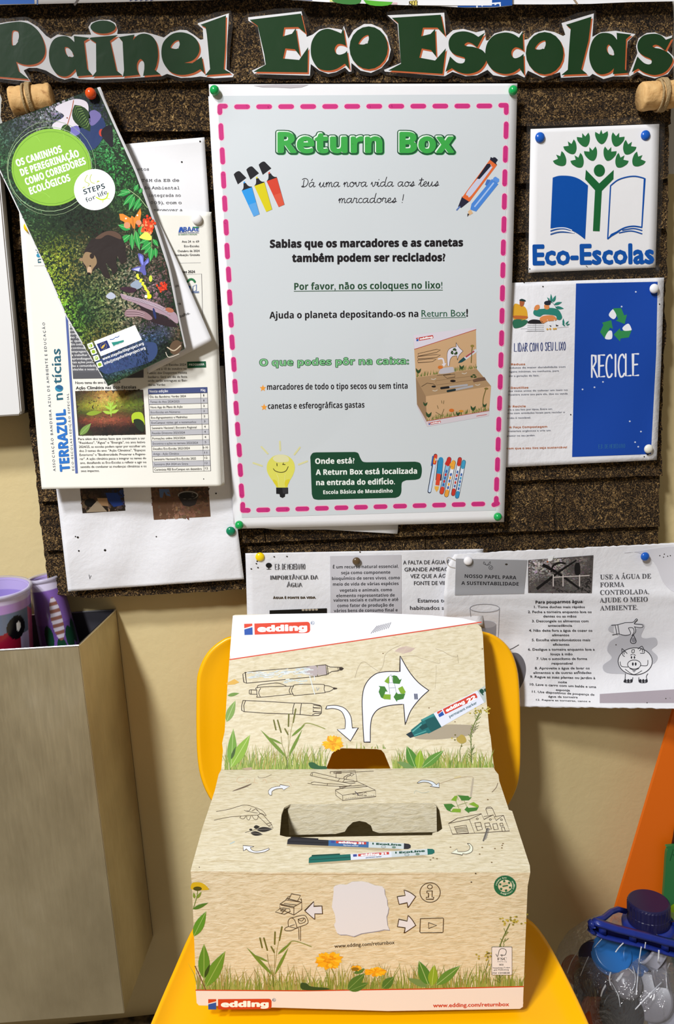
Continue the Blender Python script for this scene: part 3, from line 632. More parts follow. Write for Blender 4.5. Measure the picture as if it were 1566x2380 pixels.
for i, (t, n_, wd_) in enumerate(TB):
    y0 = 660 + i * 33.8; xl = 965 + i * 2.05; xr = 1347 + i * 1.45; yr = y0 - 9; y1 = y0 + 33.8
    if i % 2: pr.poly([(xl, y0), (xr, yr), (xr + 1, yr + 33.8), (xl + 2, y1)], '#bcbcc2', 1)
    pr.line([(xl, y0), (xr, yr)], 1.6, '#3a3a40', 2); pr.text(t, (xl + 9, y0 + 24), (xl + 9 + wd_, y0 + 24 - wd_ * .02), 14, '#28282c', 'sans')
    pr.text(n_, (xr - 25 - (1.5 if n_ == '1' else 5 * len(n_)), y0 + 14), (xr - 23 + (1.5 if n_ == '1' else 3 * len(n_)), y0 + 14), 13, '#28282c', 'sans')
pr.line([(995, 1167), (1369, 1158), (1347, 650)], 1.8, '#3a3a40'); pr.line([(1303, 650), (1325, 1160)], 1.6, '#3a3a40'); pr.line([(963, 660), (995, 1167)], 1.8, '#3a3a40')
pr.ell(1323, 1211, 3, 4, '#222222')
pr.frame(0, 180, 520 / 1566)
pr.poly([(1249, 1082), (1262, 1047), (1276, 1047), (1285, 1082), (1273, 1082), (1268, 1062), (1262, 1082)], '#2a58b0', 3)
pr.text('ABAAE', (1249, 1080), (1392, 1076), 32, '#2a58b0', 'bold', off=.01); pr.poly([(1352, 1046), (1392, 1046), (1392, 1052), (1352, 1054)], '#2f8a4e', 5)
pr.text('ASSOCIAÇÃO BANDEIRA AZUL', (1247, 1092), (1392, 1090), 8, '#2a4a8a', 'bold'); pr.text('DE AMBIENTE E EDUCAÇÃO', (1248, 1104), (1378, 1102), 8, '#2f7a4e', 'bold')
pr.texts([('Ano 24  nº 69', 1272, 1392, 1156), ('Eco-Escolas', 1288, 1393, 1188), ('Outubro de 2024', 1243, 1396, 1222), ('Distribuição Gratuita', 1215, 1398, 1250)], 15, '#3a3a40', 'sans', -.01, off=.008)
pr.line([(1240, 1300), (1404, 1296)], 1.5, '#9a9aa0'); pr.text('Eco-Escolas 2024', (1190, 1372), (1364, 1368), 18, '#26262a', 'bold')
pr.line([(1270, 1382), (1410, 1374), (1418, 1700)], 1.6, '#6a6a70')
for a in range(-60, 61, 20): r = math.radians(a - 90); pr.ell(1338 + 28 * math.cos(r), 1446 + 34 * math.sin(r), 8, 8, '#2a7a48', 3)
pr.poly([(1305, 1450), (1333, 1462), (1333, 1500), (1305, 1488)], '#1f5ca8', 3); pr.line([(1350, 1462), (1374, 1450), (1374, 1490), (1350, 1500), (1350, 1462)], 3, '#1f5ca8', 3); pr.text('Eco-Escolas', (1300, 1514), (1393, 1508), 16, '#1f5ca8', 'bold')
pr.text('n', (288, 1296), (286, 1268), 34, '#1d6076', 'sans', off=.012); pr.ell(270, 1246, 15, 14, '#2c8fb4'); pr.text('tícias', (285, 1230), (270, 1120), 34, '#1d6076', 'sans', off=.012)
pr.line([(240, 1318), (330, 1316)], 1.5, '#9a9aa0')
pr.build('cover_print', nws)

# ================================================================== BROCHURE
hb = lambda x, y: .006 + .012 * max(0, (y - 300) / 600) ** 1.6 + .006 * max(0, min(1, (x - 60) / 380)) * max(0, (y - 300) / 600)
sfb = wsurf(.0435, lambda x, y: hb(x, y) * .55, 30)
bro = empty('brochure', None, 'glossy brochure with a forest bear picture and green circle, hanging tilted from an orange pin', 'brochure')
sheet('inner_leaf', [(120, 255, 233, 202), (215, 480, 330, 430), (300, 700, 418, 620), (345, 868, 493, 792)], sfb, PAPER, 14, 30, parent=bro)
pr = Print(sfb).frame(0, 180, 520 / 1566)
pr.text('floresta de', (1140, 1505), (1253, 1462), 18, '#26262a', 'sans'); pr.frame(0, 680, 560 / 1566)
pr.text('natura', (1095, 108), (1178, 76), 18, '#26262a', 'sans', off=.01); pr.text('trabalho.', (1140, 178), (1235, 138), 18, '#26262a', 'sans', off=.01)
pr.build('inner_text', bro)
sfc = wsurf(.047, hb, 14)
BR = [(-48, 306, 231, 202), (-4, 392, 268, 286), (50, 505, 319, 398), (100, 612, 356, 500), (153, 735, 395, 622), (208, 828, 419, 745), (250, 898, 433, 809)]
sheet('cover', BR, sfc, PAPER, 20, 40, parent=bro)
pr = Print(sfc, 1.15)
def bp(u, v):
    t = v * (len(BR) - 1); i = min(len(BR) - 2, int(t)); f = t - i; a = [BR[i][k] + (BR[i + 1][k] - BR[i][k]) * f for k in range(4)]
    u = .01 + u * .97
    return (a[0] + (a[2] - a[0]) * u, a[1] + (a[3] - a[1]) * u)
pr.poly([bp(0, i / 12) for i in range(13)] + [bp(1, i / 12) for i in range(12, -1, -1)], '#1d2c1c', 0)
G = [['#24402c', '#2c3a30', '#3b4048', '#57545e', '#a9a3ae', '#20301e', '#1e2420'],
     ['#2f5434', '#30443a', '#34353f', '#5e6460', '#4a4a78', '#2b3358', '#23262c'],
     ['#2f5a34', '#30482f', '#3a4a34', '#3a4a34', '#2a3550', '#22402e', '#2a2830'],
     ['#25422a', '#2c4a2e', '#2c4a2e', '#2d502c', '#2e5a34', '#2f6a3c', '#4a7a4c'],
     ['#2a4a3a', '#1c2a1c', '#263c1c', '#243a1e', '#2c4a26', '#2a6a34', '#356a3a'],
     ['#2e4a2a', '#20341e', '#141c14', '#1a2416', '#2c3c20', '#2a5a2c', '#2f6030'],
     ['#3a4a22', '#26381a', '#12160f', '#16180f', '#20241a', '#2c4a26', '#26401f'],
     ['#6a7a26', '#6a7626', '#4a4c2a', '#201c16', '#2c2e20', '#32381f', '#2e3422'],
     ['#7f9a2c', '#62602c', '#4c4a34', '#505040', '#4c4436', '#3c3c2c', '#203018'],
     ['#5f8a26', '#34502a', '#4e5c34', '#6c6c4c', '#6c6a58', '#50443c', '#4a3a34'],
     ['#4e7a26', '#2c4426', '#56623a', '#7a7a5c', '#6e5c58', '#6a545a', '#3c2c2c'],
     ['#55602a', '#5e5a2c', '#54562e', '#5c5a48', '#4c3c36', '#3a2a2a', '#241c1c'],
     ['#3c3c2c', '#2a3444', '#2f3c58', '#3a4a68', '#2a3c56', '#3c4456', '#5a4c34'],
     ['#1e2c3c', '#2c3c60', '#2f4068', '#1c2430', '#16201e', '#181c14', '#3a2e20'],
     ['#26381a', '#2f4a1e', '#1c2c1a', '#16241a', '#141c16', '#141a12', '#2a261c']]
mosaic(pr, bp, G, 15000, 3.3, 21, 1, .34, (.25, .8), mask=lambda u, v: .004 < u < .99 and .003 < v < .992)
pr.frame(0, 200, 260 / 1566)
pr.poly([(735, 540), (900, 420), (770, 310), (1020, 190), (1200, 215), (1240, 340), (1180, 560), (980, 620), (790, 620)], '#c9c3cc', 2, True)
leaf(pr, (1045, 265), (1262, 640), 240, '#23381c', 3); 
for i in range(9): t = i / 9; pr.line([(1060 + 190 * t, 290 + 320 * t), (1130 + 130 * t, 290 + 260 * t)], 7, '#7c9a56', 4); pr.line([(1060 + 190 * t, 290 + 320 * t), (1040 + 150 * t, 380 + 240 * t)], 6, '#5c7a3c', 4)
leaf(pr, (950, 540), (845, 640), 70, '#2c4a22', 3, '#9ab070'); leaf(pr, (950, 545), (955, 700), 80, '#20361a', 3)
pr.line([(1030, 205), (1010, 320), (945, 545)], 11, '#a0522e', 4, True); pr.ell(942, 448, 10, 10, '#7c3a20', 4)
pr.poly([(1100, 560), (1270, 380), (1400, 420), (1480, 560), (1400, 800), (1250, 900), (1120, 720)], '#26355e', 2, True); pr.poly([(1250, 380), (1330, 340), (1420, 420), (1330, 540), (1260, 540)], '#6a6296', 3, True); pr.poly([(980, 590), (1090, 560), (1120, 660), (1040, 700), (975, 650)], '#6a66a8', 3, True); pr.ell(1420, 655, 34, 52, '#b03a2c', 3); pr.poly([(1440, 600), (1560, 560), (1580, 850), (1500, 800), (1420, 690)], '#1d1820', 4, True)
pr.ell(720, 1140, 556, 540, '#7fae3a', 5, 0, 50); pr.ring(700, 1165, 590, 590, 7, '#9db88a', 4)
pr.ring(720, 1150, 620, 660, 5, '#8aa078', 5); pr.ring(716, 1145, 530, 505, 5, '#5d8a2c', 6)
for a, b in (((420, 700), (560, 780)), ((850, 660), (900, 760)), ((500, 1500), (700, 1560)), ((980, 1300), (1180, 1240))): pr.line([a, ((a[0] + b[0]) / 2 + 20, (a[1] + b[1]) / 2 - 30), b], 6, '#8fbf4c', 6, True)
wb = '#f4f6ee'
for t, a, b, h in (('OS CAMINHOS', (243, 1132), (878, 925), 98), ('DE PEREGRINAÇÃO', (305, 1263), (1118, 985), 98), ('COMO CORREDORES', (372, 1392), (1212, 1090), 98), ('ECOLÓGICOS', (430, 1522), (995, 1325), 98)): pr.text(t, a, b, h, wb, 'bold', 7, .022)
pr.ell(1326, 1452, 288, 288, '#f2f2fa', 8, 0, 40)
pr.text('STEPS', (1180, 1522), (1478, 1432), 72, '#20343c', 'bold', 9, .0); pr.text('for life', (1215, 1632), (1510, 1508), 66, '#20343c', 'gill', 9, .004)
pr.line([(1225, 1248), (1190, 1330), (1250, 1370), (1232, 1405)], 9, '#a6b428', 9, True); pr.line([(1282, 1240), (1262, 1300), (1282, 1350), (1325, 1362)], 9, '#a6b428', 9, True)
pr.poly([(1150, 1440), (1170, 1415), (1208, 1412)], '#a6b428', 9); pr.poly([(1350, 1355), (1370, 1325), (1405, 1335)], '#a6b428', 9); pr.line([(1350, 1560), (1420, 1592), (1490, 1570), (1515, 1500)], 18, '#b4cc28', 9, True); pr.line([(1445, 1590), (1440, 1630)], 8, '#b4cc28', 9); pr.line([(1500, 1570), (1540, 1585)], 8, '#b4cc28', 9)
pr.frame(180, 440, 260 / 1566)
for a, b, w_ in (((730, 30), (560, 90), 70), ((745, 45), (600, 20), 60), ((780, 70), (640, 230), 70), ((800, 100), (720, 300), 70), ((880, 120), (780, 300), 60), ((900, 190), (820, 290), 40), ((800, 20), (850, -70), 60), ((870, 60), (900, -20), 50), ((740, 560), (570, 500), 90), ((735, 640), (570, 770), 90), ((760, 620), (770, 850), 70), ((815, 580), (870, 850), 80), ((880, 640), (900, 500), 80), ((1030, 740), (890, 850), 90), ((1010, 690), (870, 760), 70), ((1030, 800), (930, 910), 60), ((1040, 820), (1020, 1010), 80), ((1060, 700), (1130, 800), 60), ((1090, 820), (1100, 960), 60)): leaf(pr, a, b, w_, '#2f8f42', 4, '#8fd08a')
pr.line([(710, 0), (860, 110), (980, 260)], 7, '#a8c088', 5); pr.line([(800, 520), (790, 700)], 6, '#9ab070', 5); pr.line([(1040, 650), (1040, 820)], 6, '#9ab070', 5)
pr.poly([(585, 345), (640, 345), (745, 405), (760, 370), (800, 400), (880, 270), (895, 330), (880, 430), (905, 480), (850, 505), (815, 470), (805, 555), (770, 530), (745, 470), (740, 540), (690, 552), (650, 500), (660, 460), (600, 430)], '#d98030', 6); pr.ell(695, 505, 44, 44, '#c98a68', 7); pr.ell(858, 468, 40, 36, '#c98a68', 7); pr.ell(680, 410, 12, 12, '#f4e8d0', 8); pr.ell(840, 365, 12, 12, '#f4e8d0', 8); pr.line([(772, 400), (785, 540)], 24, '#c07028', 8)
r2 = random.Random(2)
for _ in range(60): x = 985 + r2.gauss(0, 42); y = 520 + r2.gauss(0, 66); pr.ell(x, y, 20, 22, r2.choice(['#d8401c', '#e8582a', '#c8381c', '#f08a5a']), 7, n=8)
for _ in range(40): pr.ell(1190 + r2.gauss(0, 32), 1365 + r2.gauss(0, 36), 14, 14, r2.choice(['#c8301c', '#d84828', '#a82818']), 7, n=8)
pr.poly([(875, 660), (960, 600), (1035, 660), (1020, 715), (890, 690)], '#cfe05a', 8, True)
bear = [(160, 1185), (120, 1110), (75, 1040), (70, 985), (30, 985), (40, 960), (85, 930), (110, 840), (180, 720), (250, 680), (330, 620), (430, 580), (530, 590), (610, 640), (660, 760), (680, 900), (690, 990), (640, 1040), (600, 1030), (560, 930), (545, 1020), (560, 1130), (500, 1190), (470, 1120), (400, 1035), (430, 1150), (460, 1240), (380, 1230), (320, 1130), (280, 1100), (215, 1150)]
pr.poly(bear, '#2a2220', 5, True); pr.poly([(250, 690), (330, 625), (430, 585), (530, 595), (605, 645), (600, 700), (430, 640), (330, 690)], '#574236', 6, True); pr.poly([(75, 950), (120, 880), (210, 900), (260, 960), (270, 1040), (215, 1120), (200, 1180), (150, 1180), (120, 1080), (80, 1020)], '#8c7456', 6, True); pr.ell(205, 935, 32, 38, '#2a201c', 7); pr.ell(55, 985, 28, 24, '#8c7456', 6); pr.ell(160, 1180, 26, 16, '#181414', 8); pr.ell(180, 1075, 14, 10, '#201814', 8); pr.ell(115, 1085, 10, 9, '#201814', 8); pr.poly([(150, 1090), (190, 1090), (195, 1165), (140, 1160)], '#b89c80', 7, True)
pr.poly([(850, 900), (925, 930), (930, 1020), (990, 960), (1005, 1020), (950, 1080), (965, 1190), (925, 1200), (890, 1160), (755, 1125), (850, 1080), (895, 1080), (865, 990)], '#5a5aa0', 8, True); pr.poly([(870, 930), (910, 950), (920, 1060), (890, 1020)], '#7f88dc', 9, True); pr.poly([(940, 1060), (990, 980), (990, 1030)], '#7f88dc', 9); pr.poly([(780, 1120), (880, 1095), (860, 1150)], '#b4b8e8', 9)
for i in range(14): pr.ell(840 + i * 13 + r2.uniform(-16, 16), 1200 + i * 22, 20, 17, '#d8dc3c', 7, n=8)
pr.ell(1003, 1500, 36, 34, '#e4dc20', 7, n=9); pr.ell(1025, 1250, 24, 46, '#bccc48', 7); pr.ell(960, 1500, 20, 24, '#e8e8dc', 7)
pr.poly([(610, 1460), (740, 1500), (880, 1530), (1090, 1590), (1230, 1660), (1380, 1740), (1400, 1880), (1250, 1780), (1100, 1720), (950, 1660), (800, 1590), (650, 1540), (612, 1500)], '#9c8490', 5, True)
pr.poly([(660, 1760), (700, 1680), (850, 1690), (960, 1720), (1050, 1800), (1000, 1830), (860, 1780), (740, 1790)], '#8a6e74', 5, True); pr.poly([(860, 1600), (960, 1670), (1100, 1730), (1300, 1830), (1400, 1930), (1180, 1900), (1000, 1830), (900, 1700)], '#2c2024', 4, True)
for i in range(8): pr.line([(640 + i * 8, 1480 + i * 7), (900 + i * 22, 1545 + i * 13), (1200 + i * 14, 1655 + i * 16)], 5, ('#cdbccb', '#5a444e')[i % 2], 6, True)
for i in range(5): pr.line([(690, 1700 + i * 16), (830, 1705 + i * 15), (940, 1740 + i * 12)], 5, ('#c0a8b0', '#54404a')[i % 2], 6, True)
pr.poly([(1055, 1670), (1080, 1680), (1105, 1780), (1095, 1820), (1065, 1760)], '#27305e', 7, True); pr.ell(1290, 1690, 60, 32, '#a06048', 6, .3); pr.poly([(600, 1380), (700, 1365), (820, 1390), (815, 1430), (740, 1450), (640, 1420)], '#3a2430', 6, True)
pr.poly([(740, 1340), (840, 1270), (910, 1350), (830, 1400)], '#8a97a8', 5, True); pr.poly([(400, 1500), (470, 1440), (540, 1500), (470, 1540)], '#aab0c0', 5, True)
pr.frame(140, 700, 300 / 1566)
pr.poly([(430, 540), (500, 700), (1050, 500), (1180, 560), (1100, 730), (700, 850), (520, 870), (400, 660)], '#33446c', 2, True)
mosaic(pr, quad([(420, 520), (1060, 430), (1080, 760), (560, 880)]), [['#2a3a58', '#384868', '#3e5074'], ['#3a4c7c', '#22304c', '#1c2838'], ['#3c4e7e', '#2f4068', '#182230']], 500, 16, 5, 3, .2, (.2, .6), 1.2)
pr.poly([(409, 488), (907, 290), (992, 468), (495, 668)], '#f0f0f6', 5); pr.poly([(443, 520), (568, 474), (608, 563), (487, 612)], '#222c66', 6)
for a in range(12): r = a * math.pi / 6; pr.ell(527 + 40 * math.cos(r) * .95, 543 + 38 * math.sin(r), 4, 4, '#d8c03c', 7, n=5)
leaf(pr, (500, 575), (548, 520), 26, '#caa850', 7); pr.poly([(612, 478), (735, 418), (772, 485), (640, 540)], '#e9eef2', 6); pr.poly([(620, 500), (690, 490), (770, 470), (775, 490), (645, 540)], '#2a8478', 7); pr.line([(605, 465), (640, 462), (660, 450)], 9, '#1c4c8c', 7); pr.line([(665, 440), (700, 436), (715, 422)], 9, '#1c4c8c', 7); pr.text('NATURA 2000', (645, 552), (772, 500), 14, '#2c6a5c', 'bold', 7)
pr.text('www.stepsforlifeproject.org', (520, 718), (1015, 524), 32, wb, 'bold', 6, 0); pr.text('info@stepsforlifeproject.org', (540, 772), (1036, 578), 32, wb, 'bold', 6, 0)
for x, y in ((370, 540), (405, 612), (440, 690), (480, 768)): pr.rr(x - 34, y - 34, x + 34, y + 34, 6, '#e8ecd8', 6, -.36); pr.ell(x, y, 23, 22, '#8cac2c', 7)
pr.text('f', (362, 558), (378, 552), 30, '#eef2e0', 'bold', 8); pr.text('in', (428, 702), (452, 692), 24, '#eef2e0', 'bold', 8)
pr.ell(1400, 560, 70, 90, '#5a4634', 4, .4); pr.line([(1300, 560), (1380, 600), (1460, 540)], 14, '#b8a890', 5, True); pr.line([(1280, 620), (1320, 680), (1440, 640)], 8, '#c8c0b0', 5, True)
pr.build('cover_print', bro, PRINT_G)

# ================================================================== BIG POSTER
hp = lambda x, y: .0015 + .0025 * max(0, (y - 300) / 900) ** 2 + .0012 * math.sin((x - 480) * .0043) ** 2 + .0004 * math.sin(y * .013 + x * .004) + .004 * max(0, 1 - math.hypot(x - 486, y - 700) / 420)
PR_ = [(485, 196, 1202, 194), (492, 320, 1199, 318), (512, 660, 1190, 650), (530, 950, 1180, 940), (546, 1229, 1171, 1213)]
sfp = wsurf(.0415, hp, 24)
pos = empty('return_box_poster', None, 'large white recycling poster with a dashed magenta border in the middle of the board', 'poster')
sf2 = wsurf(.0395, hp, 40)
sheet('backing_sheet', [(484, 224, 1196, 212), (497, 450, 1190, 440), (520, 800, 1180, 800), (543, 1219, 1166, 1208)], sf2, PAPER, 12, 24, parent=pos)
sheet('sheet', PR_, sfp, PAPER, 30, 44, parent=pos)
pr = Print(sfp)
pr.poly([(505, 223), (1183, 219), (1181, 300), (1164, 860), (1152, 1186), (562, 1203), (549, 1000), (520, 500)], '#d0d6da', 0)
pr.poly([(588, 199), (610, 203), (640, 203), (675, 205), (700, 203), (718, 197), (640, 196.5)], '#b9b4b8', 0)
mg, mgo = '#c9307c', '#f6b6cc'
def dash(ax, ay, bx, by, w_=11):
    pr.line([(ax, ay), (bx, by)], w_ + 3, mgo, 1); pr.line([(ax, ay), (bx, by)], w_, mg, 2)
for i in range(12): x = 549.5 + i * 51.15; y = 248.4 - i * .17; dash(x, y, x + 26, y - .1)
for a, b in (((511, 247), (524, 247)), ((511, 247), (511, 262)), ((1163, 245), (1176, 245)), ((1176, 245), (1176, 262)), ((1147, 1173), (1156, 1170)), ((1153, 1158), (1153, 1171)), ((564, 1172), (564, 1186)), ((564, 1186), (577, 1186))): dash(*a, *b)
LY = [(513.5, 292, 321), (516.5, 348, 377), (519, 404, 433), (522, 460, 487), (525, 515, 542), (527.5, 570, 597), (531, 625, 651), (533.5, 678, 705), (536.5, 731, 756), (539, 783, 808), (543, 835, 859), (546, 886, 910), (548.5, 937, 960), (552, 986, 1009), (555.5, 1035, 1057), (558, 1082, 1103), (561, 1129, 1152)]
for x, a, b in LY: dash(x - .4, a, x + 1.2, b)
RY = [(1176, 288, 318), (1174.5, 344, 373), (1173, 399, 428), (1172, 455, 482), (1171, 508, 536), (1169.5, 562, 589), (1168.5, 615, 641), (1167.5, 668, 695), (1166.5, 721, 747), (1165.5, 773, 799), (1164, 824, 850), (1162.5, 875, 900), (1161, 925, 949), (1159, 974, 998), (1157.5, 1021, 1044), (1156, 1068, 1091), (1154, 1114, 1137)]
for x, a, b in RY: dash(x, a, x - .7, b)
for i in range(12): x = 600.5 + i * 45.4; y = 1185.3 - i * 1.25; dash(x, y, x + 22, y - .5, 10.5)
pr.frame(620, 270, 460 / 1566)
# title: dark rim, light gap, bright letters, pale shadow
for t, a, b in (('Return', (66, 284), (922, 284)), ('Box', (1030, 284), (1492, 284))):
    pr.text(t, a, b, 158, '#4fae62', 'bold', 1, .08, shift=(9, 7), ref=.08); pr.text(t, a, b, 158, '#174f30', 'bold', 2, .08, ref=.08); pr.text(t, a, b, 158, '#174f30', 'bold', 2.5, .08, shift=(5, 4), ref=.08)
    pr.text(t, a, b, 158, '#dff0e2', 'bold', 4, .036, shift=(-2, -2), ref=.08); pr.text(t, a, b, 158, '#3aa547', 'bold', 5, .03, shift=(5, 4), ref=.08)
# joined school handwriting
CUR = {'a': ([[(.8, .85), (.5, 1), (.18, .8), (.08, .4), (.25, .04), (.5, .15), (.75, .6)], [(.82, .95), (.76, .4), (.85, .04), (1.08, .2)]], 1.08), 'd': ([[(.8, .85), (.5, 1), (.18, .8), (.08, .4), (.25, .04), (.5, .15), (.78, .6)], [(.95, 2), (.82, 1.2), (.78, .3), (.9, .03), (1.12, .2)]], 1.12),
       'D': ([[(.05, 1.6), (.4, 1.8), (.85, 1.6), (1.0, .95), (.75, .25), (.35, .03), (.05, .1), (.25, .25), (.45, .05)], [(.36, 1.5), (.3, .9), (.32, .15)]], 1.12), 'u': ([[(0, .4), (.2, .95), (.16, .3), (.3, .02), (.55, .2), (.75, .95)], [(.75, .95), (.7, .3), (.85, .03), (1.05, .2)]], 1.05),
       'm': ([[(0, .5), (.15, .95), (.18, .05)], [(.18, .5), (.4, .98), (.55, .8), (.55, .05)], [(.55, .5), (.8, .98), (.95, .75), (.93, .2), (1.05, .03), (1.2, .2)]], 1.2), 'n': ([[(0, .5), (.15, .95), (.18, .05)], [(.18, .5), (.45, .98), (.62, .75), (.6, .2), (.72, .03), (.9, .2)]], .9),
       'o': ([[(.5, 1), (.2, .85), (.08, .45), (.25, .05), (.55, .08), (.72, .5), (.6, .9), (.45, .98), (.62, .75), (.95, .9)]], .88), 'v': ([[(0, .5), (.15, .95), (.22, .4), (.38, .04), (.62, .4), (.65, .95), (.85, .85), (.98, .9)]], .92), 'i': ([[(0, .3), (.2, .95), (.16, .3), (.28, .03), (.5, .2)], [(.24, 1.4), (.26, 1.5)]], .5),
       's': ([[(0, .15), (.35, .6), (.5, 1.02), (.62, .6), (.55, .12), (.3, .02), (.15, .2), (.45, .25), (.8, .25)]], .85), 't': ([[(0, .3), (.35, 1.1), (.4, 1.8), (.3, .8), (.34, .1), (.5, .03), (.7, .2)], [(.05, 1.3), (.7, 1.38)]], .66), 'e': ([[(0, .3), (.45, .55), (.55, .88), (.38, 1), (.15, .7), (.2, .15), (.45, .02), (.72, .2)]], .7), 'r': ([[(0, .3), (.16, 1.05), (.3, .95), (.55, .92), (.48, .3), (.6, .03), (.78, .2)]], .76), 'c': ([[(.6, .85), (.4, 1), (.15, .75), (.12, .3), (.35, .02), (.7, .2)]], .7), '!': ([[(.4, 1.7), (.33, .5)], [(.3, .08), (.3, .02)]], .5), ' ': ([], .55)}
def cursive(t, x0, x1, y0, y1, h, w_, c):
    L = sum(CUR[ch][1] for ch in t); k = (x1 - x0) / L; x = 0
    for ch in t:
        for st in CUR[ch][0]: pr.line([(x0 + (x + p[0]) * k + p[1] * h * .1, y0 + (y1 - y0) * x / L - p[1] * h) for p in st], w_, c, 3, True, n=4)
        x += CUR[ch][1]
cursive('Da uma nova vida aos teus', 272, 1362, 562, 555, 38, 5.6, '#28262c'); pr.line([(352, 512), (362, 498)], 5.6, '#28262c', 3)
cursive('marcadores !', 565, 1080, 688, 685, 38, 5.6, '#28262c')
pr.frame(480, 180, 740 / 1566)
bk = '#191519'
pr.text('Sabias que os marcadores e as canetas', (311, 837), (1261, 830), 37, bk, 'bold', off=.035); pr.text('também podem ser reciclados?', (420, 907), (1174, 903), 37, bk, 'bold', off=.035)
pr.text('Por favor, não os coloques no lixo!', (431, 1045), (1159, 1038), 34, '#22492f', 'bold', off=.006); pr.line([(430, 1052), (1160, 1046)], 3.4, '#22492f')
pr.frame(500, 700, 720 / 1566)
pr.text('Ajuda o planeta depositando-os na', (274, 88), (1026, 80), 34, bk, 'bold', off=.008); pr.text('Return Box', (1042, 79), (1266, 77), 34, '#2f5c46', 'gill', off=.008); pr.line([(1040, 86), (1266, 82)], 3, '#2f5c46'); pr.text('!', (1268, 77), (1277, 77), 36, bk, 'gill', off=.04)
pr.text('O que podes pôr na caixa:', (222, 327), (980, 318), 34, '#1d4a2e', 'bold', 3, .05, ref=.05); pr.text('O que podes pôr na caixa:', (222, 327), (980, 318), 34, '#7ec488', 'bold', 5, .0, ref=.05)
pr.text('marcadores de todo o tipo secos ou sem tinta', (262, 448), (972, 442), 30, bk, 'bold'); pr.text('canetas e esferográficas gastas', (266, 545), (754, 538), 30, bk, 'bold')
for cx, cy in ((241, 440), (247, 536)): pr.poly([(cx + (17 if k % 2 == 0 else 7.5) * math.sin(k * math.pi / 5), cy - (18 if k % 2 == 0 else 8) * math.cos(k * math.pi / 5)) for k in range(10)], '#f0a03c', 3)
gd = '#17472f'
pr.poly([(481, 800, 1), (481, 785), (492, 768), (510, 764, 1), (705, 762, 1), (722, 768), (732, 790), (745, 810), (765, 814, 1), (1010, 811, 1), (1034, 818), (1043, 840), (1043, 870), (1034, 895), (1010, 903, 1), (965, 905, 1), (945, 915), (941, 935, 1), (940, 965), (930, 985), (910, 994, 1), (520, 1004, 1), (497, 998), (488, 975, 1)], gd, 2, True)
pr.texts([('Onde está?', 505, 704, 822), ('A Return Box está localizada', 508, 1020, 878), ('na entrada do edifício.', 510, 908, 930)], 27, '#eef3ee', 'bold', -.013, off=.018); pr.text('Escola Básica de Mexedinho', (546, 975), (897, 967), 19, '#eef3ee', 'bold', off=.01)
# highlighters
pr.frame(530, 360, 150 / 1566)
for (x, y), c, c2 in (((0, 0), '#2a97e4', '#58a2e2'), ((305, -115), '#d8ca10', '#d8ca10'), ((605, -232), '#d2432c', '#d8553c')):
    P = lambda L: [(p[0] + x, p[1] + y) + tuple(p[2:]) for p in L]
    pr.poly(P([(145, 500), (150, 460), (200, 415), (255, 395), (290, 405, 1), (443, 560, 1), (235, 716, 1)]), '#17161c', 3, True)
    pr.poly(P([(368, 662), (408, 640), (412, 690), (372, 695)]), c, 3); pr.poly(P([(372, 692, 1), (430, 680, 1), (470, 735), (520, 765), (575, 768, 1), (575, 790, 1), (330, 878, 1), (330, 868, 1), (365, 820), (374, 760)]), '#1a191d', 3, True)
    pr.poly(P([(328, 872), (578, 785), (762, 1440), (620, 1500)]), c, 4); pr.poly(P([(505, 1212), (678, 1152), (762, 1440), (620, 1500)]), c2, 5); pr.line(P([(580, 790), (762, 1440)]), 6, '#5a6070', 5)
# pens top right
pr.frame(480, 180, 740 / 1566)
pr.poly([(1396, 392), (1416, 400), (1408, 416), (1392, 408)], '#1f2030', 3); pr.poly([(1410, 392), (1420, 394), (1432, 406), (1422, 420), (1428, 432), (1415, 428), (1400, 415)], '#1f2030', 3)
pr.poly([(1392, 405), (1427, 432), (1292, 612), (1256, 590)], '#e06a34', 3); pr.poly([(1390, 432), (1400, 440), (1398, 452), (1302, 580), (1284, 582), (1278, 568), (1330, 500)], '#c9cbe0', 4, True); pr.poly([(1378, 426), (1392, 424), (1398, 436), (1342, 500), (1328, 498)], '#1f2030', 5)
pr.poly([(1256, 585), (1292, 610), (1252, 642), (1236, 636)], '#24233a', 3); pr.line([(1244, 636), (1230, 652)], 7, '#5a78b8', 3)
pr.poly([(1402, 500), (1434, 525), (1325, 660), (1296, 650), (1302, 622)], '#4a86d8', 3); pr.poly([(1412, 492), (1420, 488), (1438, 500), (1438, 512), (1428, 520), (1406, 502)], '#5a92e0', 3); pr.line([(1410, 520), (1318, 635)], 7, '#a9c4ee', 4); pr.poly([(1368, 528), (1378, 502), (1396, 504), (1376, 532)], '#4472bf', 5)
pr.poly([(1284, 660), (1298, 648), (1310, 668), (1290, 680)], '#d9b48a', 3); pr.poly([(1282, 670), (1292, 672), (1282, 686)], '#2a2224', 4)
